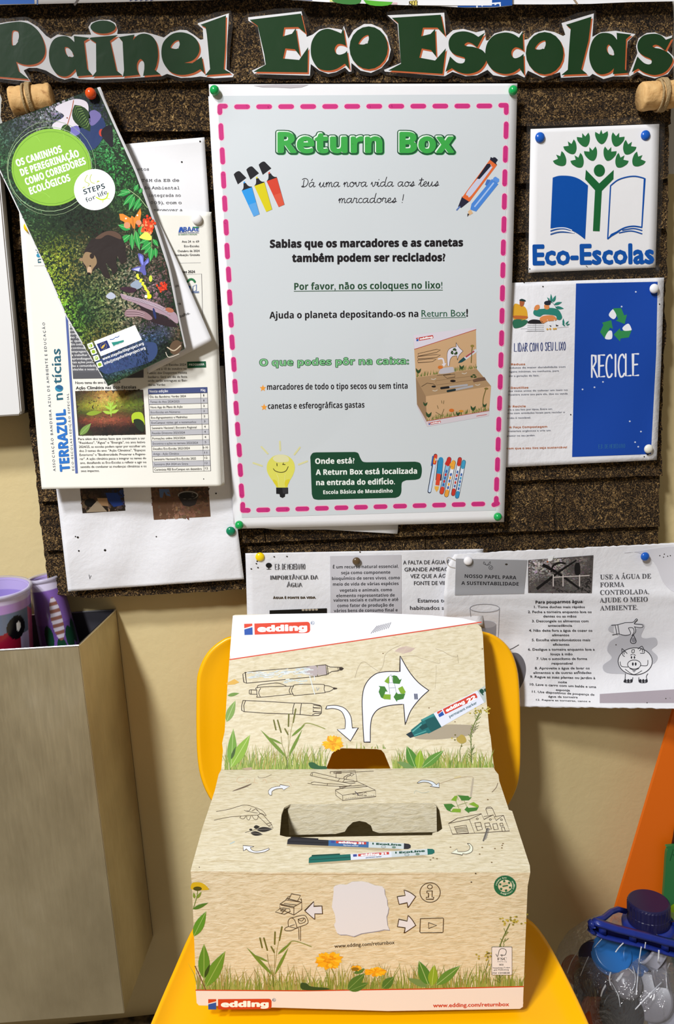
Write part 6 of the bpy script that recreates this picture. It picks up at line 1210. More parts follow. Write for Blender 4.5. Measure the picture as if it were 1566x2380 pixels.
pr.frame(820, 1480, 340 / 1566)
arrow(pr, [(118, 1128, 1), (105, 900), (100, 650), (140, 500), (240, 400), (360, 374), (502, 374, 1), (505, 205, 1), (600, 370), (700, 490), (812, 575, 1), (720, 660), (620, 790), (560, 942, 1), (542, 722, 1), (400, 735), (280, 770), (210, 850), (188, 960), (186, 1128, 1)], '#e8eafa', '#28201e', 9, 2)
gA, gB = '#3f7a2e', '#7fa82e'
pr.poly([(412, 420), (440, 413), (470, 420), (500, 462), (522, 450), (500, 505), (430, 500), (425, 430)], gA, 4); pr.poly([(336, 478), (385, 418), (385, 505), (355, 492)], gB, 4)
pr.poly([(275, 527), (340, 532), (372, 590), (348, 585), (325, 650), (345, 672), (300, 650), (275, 590), (290, 545)], gA, 4); pr.poly([(318, 660), (335, 615), (404, 618), (403, 674), (335, 668)], gB, 4)
pr.poly([(563, 600), (540, 665), (475, 680), (470, 698), (435, 645), (465, 592), (480, 612), (555, 610)], gA, 4); pr.poly([(482, 552), (530, 528), (565, 592), (548, 612), (510, 608)], gB, 4)
for L in ([(380, 500), (395, 612)], [(445, 500), (462, 592)], [(390, 548), (450, 545)], [(385, 430), (408, 405), (418, 440), (430, 490), (388, 494), (385, 430)]): pr.line(L, 3, '#4f6a40', 5)
pr.poly([(388, 432), (408, 408), (430, 488), (390, 490)], '#e8eafa', 4)
for i in range(5): pr.line([(656 + i * 8, 612), (660 + i * 8, 668)], 6, '#3a4460', 5)
for L, w_ in (([(20, 440), (60, 320), (115, 268), (210, 330), (285, 378)], 5), ([(285, 375), (325, 300), (345, 195), (420, 130), (510, 92)], 4.5), ([(510, 215), (640, 200), (760, 240), (920, 285), (925, 240)], 3.5), ([(885, 130), (960, 155), (1040, 200), (1110, 215), (1118, 195), (1128, 280)], 5), ([(890, 300), (890, 400), (878, 560)], 3)): pr.line(L, w_, '#b3a68c', 2, True)
for i in range(16): x = 450 + i * 11; pr.line([(x, 180 - abs(i - 8) * 3), (x + 45, 100 + abs(i - 7) * 3)], 6, '#cbb3ac', 2)
# green marker pictured on the lid
pr.poly([(660, 1085), (780, 1035), (960, 950), (1150, 940), (1310, 960), (1280, 1040), (1100, 1080), (860, 1100)], '#a89c88', 1, True)
pr.poly([(567, 1045), (625, 1012), (655, 1068), (612, 1083)], '#22343e', 5); pr.poly([(618, 1000), (700, 935), (735, 905), (725, 890), (862, 820), (948, 965), (812, 1035), (790, 1030), (745, 1045), (655, 1072), (640, 1045)], '#1c6a6c', 4); pr.poly([(765, 880), (800, 965), (840, 1020), (945, 965), (905, 895), (880, 860)], '#175658', 5); pr.poly([(735, 885), (862, 822), (872, 845), (745, 905)], '#3c8e8e', 5); pr.line([(640, 1015), (730, 940)], 14, '#5aa8a4', 5); pr.line([(660, 1055), (780, 1010)], 12, '#4c9c98', 5); pr.poly([(700, 960), (800, 920), (820, 960), (740, 1000)], '#124648', 5)
pr.poly([(862, 820), (1330, 575), (1380, 570), (1412, 700), (948, 965)], '#dde2f2', 4); pr.poly([(1330, 578), (1412, 522), (1420, 695), (1408, 710)], '#b8c2c0', 5)
edding(pr, (925, 862), (1338, 655), 62, 6, '#cc4434', False, .68)
pr.poly([(972, 780), (972, 781), (973, 781)], '#ffffff', 5)
pr.text('22', (1228, 712), (1322, 662), 42, '#fbfbfb', 'bold', 8, .04)
pr.text('permanent marker', (1035, 868), (1330, 715), 30, '#2c5a62', 'sans', 6, .018)
pr.poly([(1352, 580), (1375, 558), (1400, 575), (1398, 600), (1375, 610)], '#1e4a38', 6, True); pr.line([(1372, 600), (1392, 622)], 12, '#1e4a38', 6); pr.poly([(1400, 560), (1418, 553), (1424, 585), (1408, 590)], '#1e4a38', 6)
for x, y in ((814, 762), (1092, 910), (1385, 130), (322, 178)): pr.ell(x, y, 7, 5, '#6c4c2a', 3)
pr.frame()
fl = lambda x: 1789 - (x - 514) * .007
grass(pr, 522, 756, fl, 330, 62, 11); grass(pr, 912, 1146, fl, 330, 52, 12); grass(pr, 530, 756, fl, 170, 26, 13, ('#8ca24a', '#a2b35e', '#7c9840')); grass(pr, 914, 1144, fl, 150, 24, 14, ('#8ca24a', '#a2b35e', '#7c9840'))
grass(pr, 758, 900, lambda x: 1740, 16, 18, 15)
leaf(pr, (537, 1783), (542, 1694), 22, '#6f9a3a', 4, '#a9c27a'); leaf(pr, (536, 1784), (581, 1708), 26, '#86ab3c', 4.4, '#b4cc78'); leaf(pr, (537, 1765), (548, 1735), 7, '#3f5a26', 5)
leaf(pr, (526, 1678), (547, 1628), 18, '#7fa050', 4, '#b8cc90'); leaf(pr, (529, 1617), (556, 1611), 8, '#6f9040', 4); pr.poly([(526, 1588), (545, 1578), (556, 1586), (545, 1591), (528, 1592)], '#d8ac50', 4)
sprig(pr, 1.0, (667, 1784)); dandelion(pr, 773, 1728, 25, 18, 3); pr.line([(758, 1742), (756, 1748)], 2, '#8a9a4c', 4); plantain(pr, (969, 1784), 1.0); yarrow(pr, (1096, 1772), .93)
pr.poly([(717, 1774), (728, 1772), (742, 1780), (757, 1781), (757, 1788), (725, 1786)], '#2c5a34', 5, True); pr.poly([(1060, 1718), (1072, 1708), (1080, 1712), (1083, 1724), (1070, 1728)], '#b09a4c', 4, True)
pr.poly([(560, 1786), (585, 1783), (586, 1790), (572, 1789)], '#b09a80', 5)
pr.build('lid_print', ld_)
# --- top
pr = Print(ptop, KK).frame(500, 1650, 360 / 1566); O = '#473629'
arrow(pr, [(555, 866, 1), (540, 845), (542, 815), (580, 785), (655, 772, 1), (655, 756, 1), (752, 774, 1), (692, 812, 1), (678, 795, 1), (620, 800), (575, 825), (572, 862, 1)], '#e6eaf2', O, 4)
pr.line([(175, 822), (290, 782), (368, 748)], 11, '#776658', 3, True, taper=lambda t: .3 + 1.1 * math.sin(t * 3.1)); pr.line([(434, 672), (440, 686), (500, 684), (568, 655)], 3.5, '#8c7c6a', 3, True)
for L in ([(290, 680), (240, 680), (218, 712), (240, 738), (290, 735)], [(330, 700), (310, 730), (340, 735), (350, 700)], [(400, 690), (395, 735), (430, 740)], [(480, 720), (500, 700), (520, 735)], [(560, 730), (600, 720), (640, 735)], [(690, 740), (740, 730), (770, 770)]): pr.line(L, 6, '#dcc3a4', 2, True)
for L in ([(960, 660), (975, 635), (1000, 632), (1240, 690), (1400, 715), (1415, 740), (1360, 745), (1220, 720), (962, 665)], [(985, 640), (978, 665)], [(1260, 695), (1240, 720)], [(1310, 700), (1290, 728)], [(935, 742), (975, 748), (970, 735), (1000, 728), (1120, 745), (1280, 755), (1345, 770), (1270, 775), (1120, 765), (975, 755)], [(1135, 748), (1130, 768)], [(1222, 640), (1220, 690)], [(1222, 638), (1600, 620)]): pr.line(L, 4.2, O, 3)
pr.frame(700, 1770, 220 / 1566)   # pictured little box drawing
for L in ([(500, 175), (950, 155), (980, 420), (720, 440)], [(500, 175), (500, 225)], [(980, 420), (1310, 640), (1320, 800), (720, 900), (600, 770), (590, 640), (880, 510)], [(600, 660), (720, 770), (725, 895)], [(720, 770), (1310, 640)], [(560, 190), (700, 180), (700, 215), (560, 220), (560, 190)], [(760, 380), (740, 320), (820, 250), (870, 240), (860, 215), (930, 240), (880, 290), (870, 265), (800, 300), (780, 375)], [(660, 560), (1120, 510), (1170, 545), (700, 600), (660, 560)], [(980, 720), (1080, 710), (1085, 760), (985, 770), (980, 720)], [(1100, 715), (1140, 690), (1150, 715)], [(960, 740), (900, 745), (920, 725)], [(1100, 770), (1150, 770), (1130, 790)]): pr.line([(x * .92 + 20, 155 + (y - 155) * .66) for x, y in L], 7, O, 3)
for i in range(40): t = i / 40; pr.line([(720 + 500 * t, 630 - 60 * t), (720 + 500 * t, 620 - 60 * t - (i % 3) * 6)], 4, O, 3, cap=False)
pr.line([(890, 500), (935, 545), (950, 560)], 14, '#5a5058', 4)
pr.frame(440, 1830, 400 / 1566)
for L in ([(245, 220), (360, 200), (500, 162), (600, 185), (665, 215), (698, 260), (660, 240), (640, 238)], [(225, 300), (360, 272), (470, 262), (560, 256), (625, 252)], [(500, 210), (530, 222), (555, 200), (560, 190)], [(520, 212), (560, 225), (620, 235)], [(470, 262), (460, 278), (490, 288), (510, 270), (505, 258)], [(520, 260), (525, 290), (545, 295), (558, 262)], [(570, 260), (590, 290), (615, 292), (628, 262)]): pr.line(L, 3.6, O, 3, True)
for L in ([(570, 215), (605, 195), (640, 232)], [(605, 195), (620, 215)], [(620, 255), (645, 240), (668, 248), (745, 335), (762, 372), (722, 355), (620, 258)], [(700, 335), (745, 322)], [(722, 352), (748, 340)]): pr.line(L, 4, O, 3)
pr.line([(508, 412), (600, 385), (750, 382)], 3.5, '#3a342e', 3)
leaf(pr, (612, 388), (758, 380), 46, '#2b2826', 4, '#9c948a'); leaf(pr, (555, 415), (668, 430), 40, '#2b2826', 4, '#9c948a'); leaf(pr, (585, 365), (640, 360), 34, '#2b2826', 4); pr.ell(558, 386, 14, 9, '#2b2826', 4)
arrow(pr, [(488, 530, 1), (588, 540, 1), (552, 550, 1), (580, 578), (640, 580), (722, 555, 1), (728, 565, 1), (680, 590), (600, 598), (545, 585), (520, 562, 1), (492, 580, 1)], '#e9ecf2', O, 4)
for i in range(6): pr.line([(160 + i * 20, 682 - i * 5), (300 + i * 80, 676 + (i % 3) * 6)], 2.5, '#cdbd98', 2)
pr.line([(370, 515), (410, 495)], 8, '#b8ccd0', 2); pr.ell(90, 728, 5, 4, '#4a3a2a', 3)
# two pictured pens
pr.frame(820, 1780, 420 / 1566)
def pen(a, b, w_, capc, lab, bodyc, txt, t2, capf, sub):
    dx, dy = b[0] - a[0], b[1] - a[1]; L = math.hypot(dx, dy); ux, uy = dx / L, dy / L; q = lambda t, o=0: (a[0] + dx * t - uy * o, a[1] + dy * t + ux * o)
    pr.poly([q(.0, w_ * .8), q(.95, w_ * .85), q(.9, w_ * .45), q(0, w_ * .4)], '#b8a888', 2)
    pr.poly([q(.004, -w_ * .3), q(.02, -w_ * .55), q(capf, -w_ * .5), q(capf, w_ * .5), q(.0, w_ * .5)], capc[0], 4); pr.poly([q(.03, -w_ * .8), q(capf * .75, -w_ * .72), q(capf * .75, -w_ * .5), q(.025, -w_ * .55)], capc[1], 5); pr.line([q(.01, 0), q(capf, 0)], w_ * .1, capc[1], 5, cap=False)
    pr.poly([q(capf, -w_ * .5), q(.66, -w_ * .5), q(.66, w_ * .5), q(capf, w_ * .5)], bodyc, 4); pr.poly([q(.66, -w_ * .5), q(.945, -w_ * .5), q(.945, w_ * .5), q(.66, w_ * .5)], '#ccd6da', 4)
    pr.poly([q(.945, -w_ * .5), q(.985, -w_ * .42), q(1, -w_ * .2), q(1, w_ * .25), q(.98, w_ * .45), q(.945, w_ * .5)], capc[0], 4)
    pr.poly([q(capf + .02, -w_ * .42), q(capf + .05, -w_ * .42), q(capf + .05, -w_ * .02), q(capf + .02, -w_ * .02)], '#3c4c98', 5)
    pr.poly([q(capf + .06, -w_ * .42), q(.64, -w_ * .42), q(.64, w_ * .0), q(capf + .06, w_ * .0)], '#c8443c', 5)
    pr.text(txt, q(capf + .08, -w_ * .04), q(.62, -w_ * .04), w_ * .3, '#f8f8f8', 'bold', 6, .05); pr.text(sub, q(capf + .12, w_ * .36), q(.58, w_ * .36), w_ * .22, '#2c4a70' if bodyc != '#3c6ca4' else '#dfe6f0', 'sans', 6, .02)
    pr.text('EcoLine', q(.72, -w_ * .03), q(.925, -w_ * .03), w_ * .3, '#1f5040', 'bold', 6, .05); pr.ell(*q(.695, -w_ * .2), w_ * .14, w_ * .18, '#1f5040', 6); pr.ring(*q(.78, w_ * .28), w_ * .36, w_ * .18, w_ * .06, '#4f6a60', 6); pr.ell(*q(.865, w_ * .28), w_ * .36, w_ * .18, '#6c8a7c', 6)
pen((-570, 655), (500, 700), 50, ('#2c2c34', '#1a1a20'), 0, '#3c6ca4', 'edding 31', 0, .335, 'flipchart marker'); pen((-385, 818), (706, 742), 52, ('#1c6a60', '#124840'), 0, '#dfe4f0', 'edding 21', 0, .335, 'permanent marker')
arrow(pr, [(556, 150, 1), (600, 125), (680, 135), (722, 165, 1), (745, 148, 1), (748, 190, 1), (668, 180, 1), (690, 170, 1), (655, 148), (610, 142), (565, 152, 1)], '#dfe8f2', O, 4); arrow(pr, [(990, 675, 1), (1012, 675, 1), (1036, 705), (1030, 745), (985, 765), (952, 762, 1), (948, 775, 1), (850, 757, 1), (902, 722, 1), (908, 745, 1), (965, 745), (1005, 730), (1012, 700)], '#e9ecd8', O, 4)
pr.poly([(905, 255), (940, 258), (1000, 262), (1010, 275), (1030, 272), (1005, 300), (940, 302), (925, 275)], gA, 4); pr.poly([(848, 300), (882, 262), (905, 262), (895, 308)], gB, 4); pr.poly([(785, 333), (855, 330), (890, 355), (868, 355), (842, 385), (860, 404), (815, 385), (795, 355)], gA, 4); pr.poly([(848, 402), (868, 372), (935, 375), (933, 405)], gB, 4)
pr.poly([(1092, 352), (1072, 388), (1008, 400), (1005, 412), (965, 382), (990, 352), (1000, 365), (1070, 362)], gA, 4); pr.poly([(1003, 332), (1045, 315), (1090, 345), (1080, 365), (1045, 350)], gB, 4)
for L in ([(890, 305), (918, 372)], [(962, 300), (985, 352)], [(905, 345), (990, 318)], [(900, 258), (912, 295)]): pr.line(L, 5, '#98a06c', 3)
for L in ([(750, 155), (870, 115), (960, 98), (1030, 95), (1045, 110)], ): pr.line(L, 3.5, '#b8a284', 3, True)
for i in range(4): pr.line([(1035 + i * 4, 110), (1015 + i * 4, 265)], 3.5, '#c4b8a4', 3, True)
for L in ([(828, 500), (905, 455), (1112, 415), (1135, 465), (1215, 425), (1240, 475), (1303, 430), (1356, 565), (1055, 585), (1008, 465), (828, 500), (862, 593), (1055, 585)], [(905, 455), (850, 490)], [(1008, 465), (1112, 418)], [(1135, 440), (1215, 428)], [(1225, 442), (1303, 430)], [(878, 530), (982, 515), (1002, 582), (905, 590), (878, 530)], [(885, 545), (985, 530)], [(888, 555), (990, 542)], [(893, 566), (994, 554)], [(897, 578), (998, 566)], [(1055, 495), (1105, 490), (1122, 552), (1078, 562), (1055, 495)], [(1140, 500), (1180, 495), (1200, 550), (1155, 556), (1140, 500)], [(1210, 505), (1245, 500), (1260, 550), (1222, 556), (1210, 505)], [(1272, 500), (1295, 497), (1302, 520), (1278, 524), (1272, 500)], [(1285, 535), (1308, 530), (1320, 568), (1295, 570), (1285, 535)], [(1062, 530), (1115, 522)], [(1147, 528), (1190, 522)], [(1168, 425), (1150, 375), (1160, 360), (1195, 358), (1208, 370), (1238, 440)], [(1150, 375), (1180, 368), (1208, 370)]): pr.line(L, 4, O, 3)
for x, y in ((1077, 460), (1190, 466), (1286, 468)): pr.ring(x, y, 9, 7, 4, O, 3)
pr.line([(1165, 545), (1150, 590), (1130, 650)], 13, '#6a6660', 4, True); pr.line([(1172, 548), (1145, 630)], 22, '#9a948a', 3)
for x, y in ((1300, 675), (1293, 690), (1290, 712), (1230, 718), (1120, 708), (1098, 766), (1202, 838), (845, 706), (728, 806), (695, 798), (672, 816), (1168, 294)): pr.ell(x, y, 8, 5, '#7c6440', 3, n=7)
pr.line([(1255, 150), (1240, 190), (1205, 228)], 5, '#7c6a58', 3, True); pr.line([(885, 105), (930, 95)], 16, '#d8c898', 2); pr.line([(530, 240), (545, 215), (600, 235), (660, 225)], 4, '#bfc4b4', 2, True)
pr.build('top_print', tp)
# --- front
pr = Print(pfront, KK)
pr.poly([(455, 2302), (700, 2303), (1000, 2299), (1216, 2293), (1215, 2340), (1208, 2344), (900, 2349), (640, 2341), (462, 2336), (457, 2331)], '#e9e2e2', 1); pr.line([(455, 2301), (700, 2302.5), (1000, 2298), (1216, 2292.5)], 2.6, '#c44420', 3)
edding(pr, (484, 2347 - 1), (631, 2346 - 1), 24, 3, '#c8401c'); pr.text('www.edding.com/returnbox', (1006, 2341), (1183, 2338), 9, '#c8452c', 'sans', 3, .03)
pr.frame(420, 2000, 440 / 1566); O = '#4c3a28'
for L in ([(820, 360), (870, 325), (1000, 345), (1000, 405), (935, 450), (820, 400), (820, 360), (935, 382), (1000, 345)], [(935, 382), (935, 450)], [(830, 368), (938, 392)], [(865, 330), (875, 312), (985, 340)], [(895, 318), (915, 275), (990, 288), (965, 335)], [(888, 320), (885, 300), (900, 296)], [(985, 320), (995, 315), (1000, 345)], [(850, 392), (900, 400), (905, 420), (855, 445), (782, 425), (822, 395), (850, 392)], [(870, 402), (830, 440)], [(825, 415), (840, 402), (865, 405), (850, 422), (825, 415)], [(855, 355), (960, 368)]): pr.line(L, 5, O, 3)
for L in ([(890, 545), (888, 500), (910, 475), (940, 490), (960, 550), (955, 560), (890, 545)], [(910, 475), (1010, 452), (1040, 470), (1048, 520), (960, 555)], [(890, 545), (862, 560), (865, 578), (910, 580), (955, 560)], [(970, 485), (1020, 475), (1028, 505), (982, 520), (970, 485)], [(972, 487), (1000, 500), (1020, 477)], [(975, 558), (978, 650)], [(990, 550), (990, 662)], [(905, 540), (940, 530)]): pr.line(L, 5, O, 3, True)
arrow(pr, [(1025, 415, 1), (1100, 338, 1), (1100, 378, 1), (1167, 375, 1), (1172, 440, 1), (1108, 440, 1), (1108, 487, 1), (1070, 455)], '#dde0ec', O, 7)
pr.frame()
patch = [(775, 2062), (779, 2058), (790, 2055), (805, 2056), (818, 2049), (840, 2048), (856, 2051), (870, 2057), (888, 2060), (893, 2066), (894, 2078), (899, 2090), (900, 2104), (903, 2110), (901, 2122), (898, 2130), (900, 2150), (905, 2161), (892, 2160), (880, 2163), (860, 2166), (840, 2169), (822, 2176), (805, 2172), (790, 2172), (783, 2168), (780, 2160), (776, 2150), (780, 2142), (778, 2125), (771, 2108), (773, 2090), (775, 2075)]
pr.poly([(x + 1.5, y + 2) for x, y in patch], '#8f90a0', 2); pr.poly(patch, '#dee2ee', 3)
pr.frame(820, 2000, 440 / 1566)
arrow(pr, [(366, 298, 1), (432, 288, 1), (422, 242, 1), (475, 265), (519, 298, 1), (490, 340), (456, 390, 1), (448, 348, 1), (382, 362, 1)], '#e2e4f0', O, 7); arrow(pr, [(380, 485, 1), (448, 500, 1), (456, 452, 1), (490, 490), (519, 536, 1), (470, 570), (424, 600, 1), (432, 556, 1), (368, 546, 1)], '#e2e4f0', O, 7)
pr.ring(638, 264, 84, 81, 6, O, 3); pr.ring(636, 217, 20, 17, 6, O, 3); pr.line([(612, 252), (655, 250), (654, 302), (668, 302), (665, 320), (605, 320), (606, 304), (625, 302), (625, 268), (610, 266), (612, 252)], 6, O, 3)
pr.line([(558, 480), (745, 475), (749, 482), (745, 592), (738, 596), (560, 598), (553, 590), (558, 480)], 6, O, 3); pr.line([(625, 513), (692, 536), (626, 562), (625, 513)], 6, O, 3)
GG = '#1e6a48'
pr.ring(1258, 209, 76, 69, 34, GG, 3)
for a0 in (0, 120, 240):
    for d_ in (0, 60): a = math.radians(a0 + d_ - 90); pr.line([(1258 + 42 * math.cos(a - .38), 209 + 38 * math.sin(a - .38)), (1258 + 46 * math.cos(a), 209 + 42 * math.sin(a))], 17, GG, 3, cap=False)
pr.line([(1240, 212), (1278, 206)], 10, GG, 3)
for i, ch in enumerate('return box'):
    if ch != ' ': a = math.radians(-170 + i * 9.5); x, y = 1258 + 76 * math.cos(a), 209 + 69 * math.sin(a); tx, ty = -math.sin(a), math.cos(a); pr.text(ch, (x - tx * 6 - math.cos(a) * 7, y - ty * 6 - math.sin(a) * 7), (x + tx * 6 - math.cos(a) * 7, y + ty * 6 - math.sin(a) * 7), 13, '#cfdcc8', 'sans', 4, .02)
for i, ch in enumerate('quality recycling'):
    if ch != ' ': a = math.radians(-35 + i * 9.5); x, y = 1258 + 76 * math.cos(a), 209 + 69 * math.sin(a); tx, ty = -math.sin(a), math.cos(a); pr.text(ch, (x - tx * 5 - math.cos(a) * 7, y - ty * 5 - math.sin(a) * 7), (x + tx * 5 - math.cos(a) * 7, y + ty * 5 - math.sin(a) * 7), 12, '#cfdcc8', 'sans', 4, .02)
pr.frame()
ff = lambda x: 2301 - max(0, (x - 800)) * .02
pr.text('www.edding.com/returnbox', (777, 2203), (917, 2194), 8.5, '#3c2c1e', 'gill', 3, .012)
grass(pr, 458, 1214, ff, 560, 66, 41, ('#7a8c3a', '#8f9a4a', '#6c8030', '#a6a05a', '#98884a')); grass(pr, 458, 1214, ff, 520, 34, 42, ('#8a9a48', '#98a854', '#74883a', '#a4a862'))
leaf(pr, (474, 2275), (474, 2194), 27, '#5c8c2c', 4, '#9ab85c'); leaf(pr, (478, 2293), (523, 2211), 30, '#64912e', 4.4, '#98b45c'); leaf(pr, (475, 2272), (488, 2240), 8, '#304a1c', 5); pr.line([(478, 2300), (465, 2270), (453, 2245)], 2, '#6c4c3a', 4)
leaf(pr, (450, 2176), (479, 2118), 22, '#5c942c', 4, '#9cbc6c'); leaf(pr, (448, 2113), (484, 2098), 9, '#4f7a2c', 4); pr.line([(449, 2112), (457, 2085), (459, 2070)], 1.6, '#6c8438', 4, True); leaf(pr, (458, 2088), (468, 2072), 6, '#7c9438', 4); leaf(pr, (452, 2088), (450, 2074), 6, '#7c9438', 4)
pr.poly([(446, 2053), (458, 2050), (472, 2053), (484, 2064), (482, 2068), (446, 2067)], '#d2b01e', 4, True); pr.ell(459, 2065, 10, 5, '#4c4a18', 5)
sprig(pr, 1.0, (635, 2290)); dandelion(pr, 765, 2232, 32, 21, 7); pr.line([(770, 2250), (779, 2272), (782, 2300)], 2.6, '#8a8a48', 4, True)
dandelion(pr, 828, 2250, 13, 7, 8); pr.ell(825, 2252, 9, 4, '#8a6a1c', 6); dandelion(pr, 872, 2258, 27, 11, 9)
for a, b, w_ in (((822, 2262), (848, 2252), 9), ((808, 2300), (848, 2262), 24), ((812, 2302), (856, 2284), 18), ((889, 2297), (915, 2270), 22), ((834, 2262), (846, 2250), 7)): leaf(pr, a, b, w_, '#4a7430', 4.5, '#7c9c54')
pr.poly([(699, 2285), (712, 2285), (722, 2292), (760, 2296), (760, 2300), (705, 2300)], '#2c4a26', 5, True); plantain(pr, (1000, 2289), 1.12); yarrow(pr, (1162, 2285), 1.1)
pr.rr(1142, 2200, 1190, 2266, 2, '#5c5850', 5); pr.rr(1143, 2201, 1189, 2265, 2, '#e8e6ea', 6)
pr.line([(1152, 2217), (1156, 2222), (1160, 2208), (1166, 2204), (1174, 2206), (1176, 2212), (1173, 2219), (1162, 2219)], 1.3, '#2c2c2c', 7, True); pr.line([(1166, 2218), (1166, 2222)], 1.6, '#2c2c2c', 7)
pr.text('FSC', (1155, 2231), (1177, 2231), 6, '#2c2c2c', 'serif', 7); pr.text('www.fsc.org', (1155, 2235.5), (1177, 2235.5), 2.6, '#2c2c2c', 'gill', 7); pr.text('MIX', (1160, 2243.5), (1170, 2243.5), 4, '#2c2c2c', 'bold', 7)
pr.text('Verpackung | Fördert', (1144.5, 2250.5), (1185, 2249.5), 3, '#2c2c2c', 'gill', 7, .02); pr.text('gute Waldnutzung', (1147, 2255), (1182, 2254.5), 3, '#2c2c2c', 'gill', 7, .02); pr.text('FSC C018838', (1144.5, 2263), (1184, 2262.5), 4, '#2c2c2c', 'bold', 7)
for x, y in ((1105, 2030), (1095, 2050)): pr.ell(x, y, 2, 1.4, '#4c3c2a', 3)
pr.build('front_print', fr_)

# ================================================================== ORANGE AND GREEN PANELS AT THE RIGHT
ORM = pmat('orange_board', '#f07008', .5); GRM = pmat('green_plastic', '#2f7a44', .35); LIM = pmat('lime_sticker', '#9cc41c', .4); DKM = pmat('dark_brown_slab', '#2a1812', .5)
so1 = wsurf(.045)
slab('orange_panel', [(1570, 1636), (1720, 1636), (1566, 1925), (1541, 2105), (1528, 2200), (1404, 2200), (1425, 2130)], so1, ORM, .004, None, 'plain orange board leaning at the lower right edge behind the bottle', 'board')
gp = empty('green_panel', None, 'dark green panel with a lime dot at the right edge above the bottle', 'board')
so2 = wsurf(.056)
slab('panel', spline([(1548, 1990), (1552, 1974), (1564, 1966), (1720, 1966, 1), (1720, 2260, 1), (1534, 2260, 1), (1541, 2100), (1545, 2040)], True, 4), so2, GRM, .004, gp)
slab('gap_slab', [(1571, 1925), (1720, 1925), (1720, 2000), (1556, 2000)], wsurf(.0505), DKM, .003, gp)  # dark slab filling the dark gap above the green panel
pr = Print(so2); pr.ell(1578, 2120, 26, 22, '#9cc41c', 1); pr.line([(1564, 1975), (1557, 2000)], 2, '#1e5a30', 1); pr.poly([(1562, 1985), (1600, 1985), (1600, 2040)], '#23603a', 1); pr.build('print', gp)

# ================================================================== BOTTLE OF CAPS
bt = empty('water_bottle', None, 'large clear plastic bottle with dark blue cap and carrying handle, full of collected caps', 'bottle')
zc = .825; top = dep(1507, 2093, zc); AX = Vector((-.01, .09, 1)).normalized(); NAVY = pmat('navy_plastic', '#1c1a44', .3); BLU = pmat('blue_plastic', '#1c2f86', .3)
capr = 47.5 * zc / F
def at(z): return top + AX * z
V, Fc = lathe([(capr * 1.0, -.023), (capr * 1.0, -.0135), (capr * .985, -.013), (capr * .985, -.0025), (capr * .96, -.0008), (capr * .9, 0), (.0002, 0)], 72, True, AX, top)
V = [p + (p - at((p - top).dot(AX))).normalized() * (.0004 if i % 2 and .0 < -(p - top).dot(AX) < .02 and -(p - top).dot(AX) > .002 else 0) for i, p in enumerate(V)]
obj('cap', mesh(V, Fc), NAVY, bt)
V, Fc = lathe([(capr * .8, -.024), (capr * 1.22, -.024), (capr * 1.26, -.0265), (capr * 1.24, -.0355), (capr * 1.02, -.038), (capr * .8, -.038)], 64, False, AX, top); obj('neck_ring', mesh(V, Fc, True), BLU, bt)
RB = .106
prof = [(capr * .78, -.02), (capr * .8, -.034), (capr * .95, -.04), (.05, -.042), (.076, -.047), (.094, -.057), (.103, -.076), (RB, -.105), (RB + .002, -.14), (RB, -.17), (RB - .003, -.2), (RB, -.23), (RB, -.27), (RB - .006, -.282), (RB - .02, -.285)]
V, Fc = lathe(prof, 64, False, AX, top)
def flat(p):
    c_ = at((p - top).dot(AX)); d_ = p - c_; return c_ + Vector((d_.x, d_.y * (.76 if d_.length > .03 else 1), d_.z))
V = [flat(p) for p in V]
Vn = []
for p in V:
    z = (p - top).dot(AX); c_ = at(z); d_ = p - c_; r = d_.length
    if z < -.045: ang = math.atan2(d_.y, d_.x); p = p + d_.normalized() * (.0018 * math.sin(ang * 11 + z * 60) + noise.noise(p * 45) * .004)
    Vn.append(p)
me = mesh(Vn, Fc, True); bo_ = obj('bottle_body', me, CLEAR, bt); sm = bo_.modifiers.new('s', 'SUBSURF'); sm.levels = sm.render_levels = 1
# handle: two arms from the ring to a grooved grip bar across the front
def P3(x, y, z): return dep(x, y, z)
hz = zc - .05
def ribbon(name, pts, hh, tt, m, parent):
    V = []; Fc = []; n = len(pts)
    for i, p in enumerate(pts):
        t = (pts[min(n - 1, i + 1)] - pts[max(0, i - 1)]).normalized(); o = t.cross(AX).normalized(); u = o.cross(t).normalized()
        if u.z < 0: u = -u
        V += [p + u * hh + o * tt, p + u * hh - o * tt, p - u * hh - o * tt, p - u * hh + o * tt]
    for i in range(n - 1):
        for k in range(4): a = i * 4 + k; b = i * 4 + (k + 1) % 4; Fc.append((a, b, b + 4, a + 4))
    Fc += [(3, 2, 1, 0), tuple((n - 1) * 4 + k for k in range(4))]
    bm = bmesh.new(); me = mesh(V, Fc); bm.from_mesh(me); bmesh.ops.recalc_face_normals(bm, faces=bm.faces); bmesh.ops.bevel(bm, geom=list(bm.edges), offset=min(hh, tt) * .45, segments=2, affect='EDGES')
    return obj(name, bm_mesh(bm, True), m, parent)
bar = [(1378, 2141), (1400, 2148), (1430, 2158), (1470, 2168), (1510, 2178), (1545, 2188), (1590, 2198), (1640, 2206)]
top_b = [P3(x, y, hz - .002 * math.sin(i / 7 * 3.1)) for i, (x, y) in enumerate(bar)]
ribbon('handle_grip', top_b, .0028, .0042, BLU, bt); low_b = [P3(x, y + 30 - 7 * math.sin(i / 7 * 3.1) + (0 if i else -6), hz + .003) for i, (x, y) in enumerate(bar)]
ribbon('handle_grip', low_b, .0013, .004, BLU, bt)
ribbon('handle_web', [a * .5 + b * .5 + Vector((0, .004, 0)) for a, b in zip(top_b, low_b)], .0062, .0006, NAVY, bt)
for i in (1, 3, 5): ribbon('handle_rib', [top_b[i], low_b[i]], .0008, .0035, BLU, bt)
